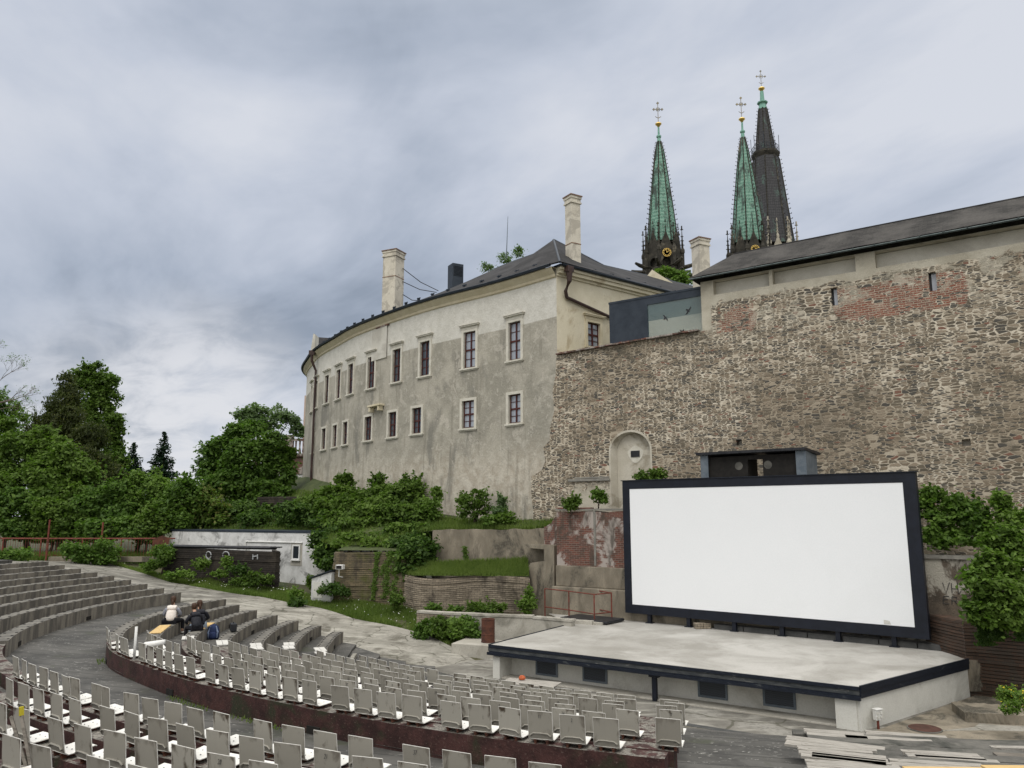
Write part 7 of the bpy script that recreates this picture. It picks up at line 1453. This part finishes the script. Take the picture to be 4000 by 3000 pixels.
# niche and ledge plants
e_=lambda x,y,rx,ry,Y:(2000+x/2.212,1500+y/2.212,rx/2.212,ry/2.212,Y)
for lb,lo,mt in(('dark green shrub peeping over the screen below the niche',[e_(1200,795,110,45,34.4),e_(1270,780,70,35,34.3),e_(1120,810,60,30,34.5)],'leaf_mid'),('small shrub left of the niche plaster on the brick wall',[e_(520,1020,60,50,35.2),e_(490,1050,50,30,35.2)],'leaf_mid'),('bright leafed shoot on the brick wall under the niche',[e_(745,950,40,35,34.9),e_(750,1000,60,40,34.9)],'leaf_light')):
    plant('wall_shrub',lb,'shrub',lo,M[mt],.12,1500,'shrubs on the brick wall ledge',clump=.12,hollow=.2,zbase=aty(lo[0][0],lo[0][1]+30,lo[0][4])[2],trunk=.3)
# right-hand ivy thickets
f_=lambda x,y,rx,ry,Y:(3000+x/2.212,1500+y/2.212,rx/2.212,ry/2.212,Y)
s4=lambda x,y,rx,ry,Y:(3000+x/2.212,2250+y/2.212,rx/2.212,ry/2.212,Y)
for lb,lo,mt,sz in(('dark maple thicket against the rubble wall right beside the screen',[f_(1400,960,90,60,27.6),f_(1440,1090,120,110,27.4),f_(1560,1240,180,120,27),f_(1480,1350,150,50,26.8)],'leaf_maple',.16),('dark maple thicket on the ledge further right of the screen',[f_(1620,1060,110,100,27),f_(1750,1140,120,110,26.6),f_(1720,1320,120,80,26.4),f_(1850,1180,90,90,26.2)],'leaf_maple',.16),('bright upright shoot of maple near the right edge',[f_(2000,1060,45,120,25.6),f_(2150,1160,80,70,25.2)],'leaf_light',.16)):
    plant('ivy_thicket',lb,'bush',lo,M[mt],sz,1050,'thickets right of the screen',trunk=False,clump=.15,extra=(M['leaf_light'],.05,1))
for lb,lo,mt in(('leafy light bush at the right edge above the brown brick wall, top',[f_(2020,1350,120,110,23.5),f_(2180,1420,140,170,23.3),f_(1930,1380,60,60,23.6)],'leaf_mid'),('leafy bush above the brown brick wall, middle part',[f_(1930,1560,120,80,22.8),f_(2150,1600,140,130,22.6),f_(1860,1650,130,50,22.8)],'leaf_mid'),('leafy bush drooping over the brown brick wall, lowest part',[s4(1850,110,130,90,22.6),s4(2040,170,170,150,22.3),s4(2160,350,120,110,22.3),s4(1860,290,130,110,22.5),s4(2000,400,150,70,22.4)],'leaf_mid')):
    plant('bush',lb,'bush',lo,M[mt],.14,1500,'bushes over the brown brick wall',clump=.16,trunk=False,extra=(M['leaf_light'],.3,1.05))
w4=lambda x,y:(3000+x/2.212,2250+y/2.212)
strand('ivy','dark ivy curtain hanging down the brown brick wall',[(*w4(1860,330),*w4(1880,600),26,23.1,3400),(*w4(1990,380),*w4(1990,560),26,22.9,2600),(*w4(1760,250),*w4(1790,420),18,23.4,1200),(*w4(2180,380),*w4(2190,560),20,22.6,1500)],M['leaf_dark'],.08)
plant('flowering_shrub','small bright green shrub with yellow flowers at the right edge of the forecourt','shrub',[s4(2120,1060,100,75,19.6),s4(2140,1130,110,60,19.4),s4(2060,1030,50,45,19.7)],M['leaf_light'],.07,2600,clump=.1,hollow=.2,extra=(M['flower_y'],.035,.8,'flowers'),trunk=False)
plant('garden_tree','bright green treetop below the left spire, behind the castle roof','tree',[(2630,1082,60,18,62),(2590,1070,30,20,62),(2660,1100,35,18,61),(2605,1060,18,12,62)],M['leaf_light'],.16,1300,trunk=.4,zbase=0,clump=.25)
for i,(x,y,rx,ry) in enumerate(((1905,1046,18,16),(1972,1010,24,16),(2022,984,14,20))): plant('roof_tree',('pale sprig rising behind the castle ridge, %s of three'%('left','middle','right')[i]),'treetop',[(x,y,rx,ry,58)],M['leaf_pale'],.11,520,'sprigs behind the ridge',trunk=.2,zbase=0,hollow=.0,clump=.25)
# ================================================================ grass
def blades(name,P,hgt,mt,wd=.014,parent=None):
    n=len(P); a=RNG.uniform(0,6.28,n); h_=hgt*RNG.uniform(.5,1.4,n); d=np.c_[np.cos(a),np.sin(a),np.zeros(n)]; ln=RNG.normal(size=(n,3))*.22; ln[:,2]=1
    V=np.stack([P-d*wd,P+d*wd,P+ln*h_[:,None]],1).reshape(-1,3)
    me=bpy.data.meshes.new(name); me.vertices.add(3*n); me.vertices.foreach_set('co',V.ravel().astype(np.float32)); me.loops.add(3*n); me.loops.foreach_set('vertex_index',np.arange(3*n,dtype=np.int32)); me.polygons.add(n); me.polygons.foreach_set('loop_start',np.arange(0,3*n,3,dtype=np.int32)); me.polygons.foreach_set('loop_total',np.full(n,3,dtype=np.int32)); me.materials.append(mt); me.update(calc_edges=True)
    o=bpy.data.objects.new(name,me); COL.objects.link(o); return o
def samp(poly,n):
    P=np.array(poly); lo=P.min(0);hi=P.max(0); out=[]
    while len(out)<n:
        c=RNG.uniform(lo,hi,(n,2))
        out+= [p for p in c if inpoly(p[0],p[1],poly)]
    return np.array(out[:n])
bank=[tuple(p) for p in catmull(far_edge[2:-2],.6)]+[(-2.7,32.8),(-1.6,33.9),(1.2,35.1)]+[tuple(p) for p in catmull(g1,.6)][::-1]+[tuple(p) for p in catmull(g2,.6)][::-1]+[(-11,41),(-12.3,42.3),(-13,43)]+[tuple(p) for p in dk[:3]][::-1]+[(-24,47.3)]
pp=samp(bank,70000); z=terr(pp[:,0],pp[:,1]); nz_=np.array([mnoise.noise(Vector((a*.7,b*.7,0))) for a,b in pp]); kp=nz_+RNG.normal(size=len(nz_))*.1>-.32; pp=pp[kp]; z=z[kp]; nz_=nz_[kp]; hh_=.17*(1+1.5*np.clip(nz_,-.5,1))
tag(blades('grass',np.c_[pp,z],hh_,M['grass'],.02),kind='stuff')
A1,B1=HILL; n=30000; i=RNG.uniform(0,40,n); i0=i.astype(int); fr_=(i-i0)[:,None]; t=(RNG.random(n)**1.5*.7)[:,None]; i1=np.minimum(i0+1,40); P=(A1[i0]*(1-fr_)+A1[i1]*fr_)*(1-t)+(B1[i0]*(1-fr_)+B1[i1]*fr_)*t
tag(blades('grass',P,.2,M['grass'],.022),kind='stuff')
tp_=np.array([np.array(x) for x in TERR[0]]); n=16000; i=RNG.uniform(0,len(tp_)-1.01,n); i0=i.astype(int); fr_=(i-i0)[:,None]; a_=tp_[i0]*(1-fr_)+tp_[i0+1]*fr_; f2=(i/(len(tp_)-1))[:,None]; b_=np.array(TERR[1][0])*(1-f2)+np.array(TERR[1][1])*f2; t=RNG.random(n)[:,None]; P=a_*(1-t)+b_*t
tag(blades('grass',P,.14+.1*t[:,0],M['grass'],.018),kind='stuff')
pf=samp(bank,260); zf=terr(pf[:,0],pf[:,1]); C=np.c_[pf,zf+.28]; o=leafmesh('white_flowers',C,np.tile([0,-.3,1.],(len(C),1)),.045,M['flower_w'],asp=1.0); tag(o,kind='stuff')
fe=[(-36,48.2),(-20,47.9),(-20,50.5),(-36,51.5)]; pp=samp(fe,16000); z=terr(pp[:,0],pp[:,1]); tag(blades('undergrowth',np.c_[pp,z],.45,M['leaf_yellow'] if False else M['grass'],.03),kind='stuff')
# weeds in the joints of the walkway foot and path
C=[]
for t in np.linspace(AL(0)+3,PSTART[0],900):
    if mnoise.noise(Vector((t*.4,3,0)))>.05: p,nn=Pt(t+random.uniform(-.1,.1),random.uniform(.02,.22)); C.append((p[0],p[1],-4.09))
if C: tag(blades('moss',np.array(C),.06,M['grass'],.012),kind='stuff')
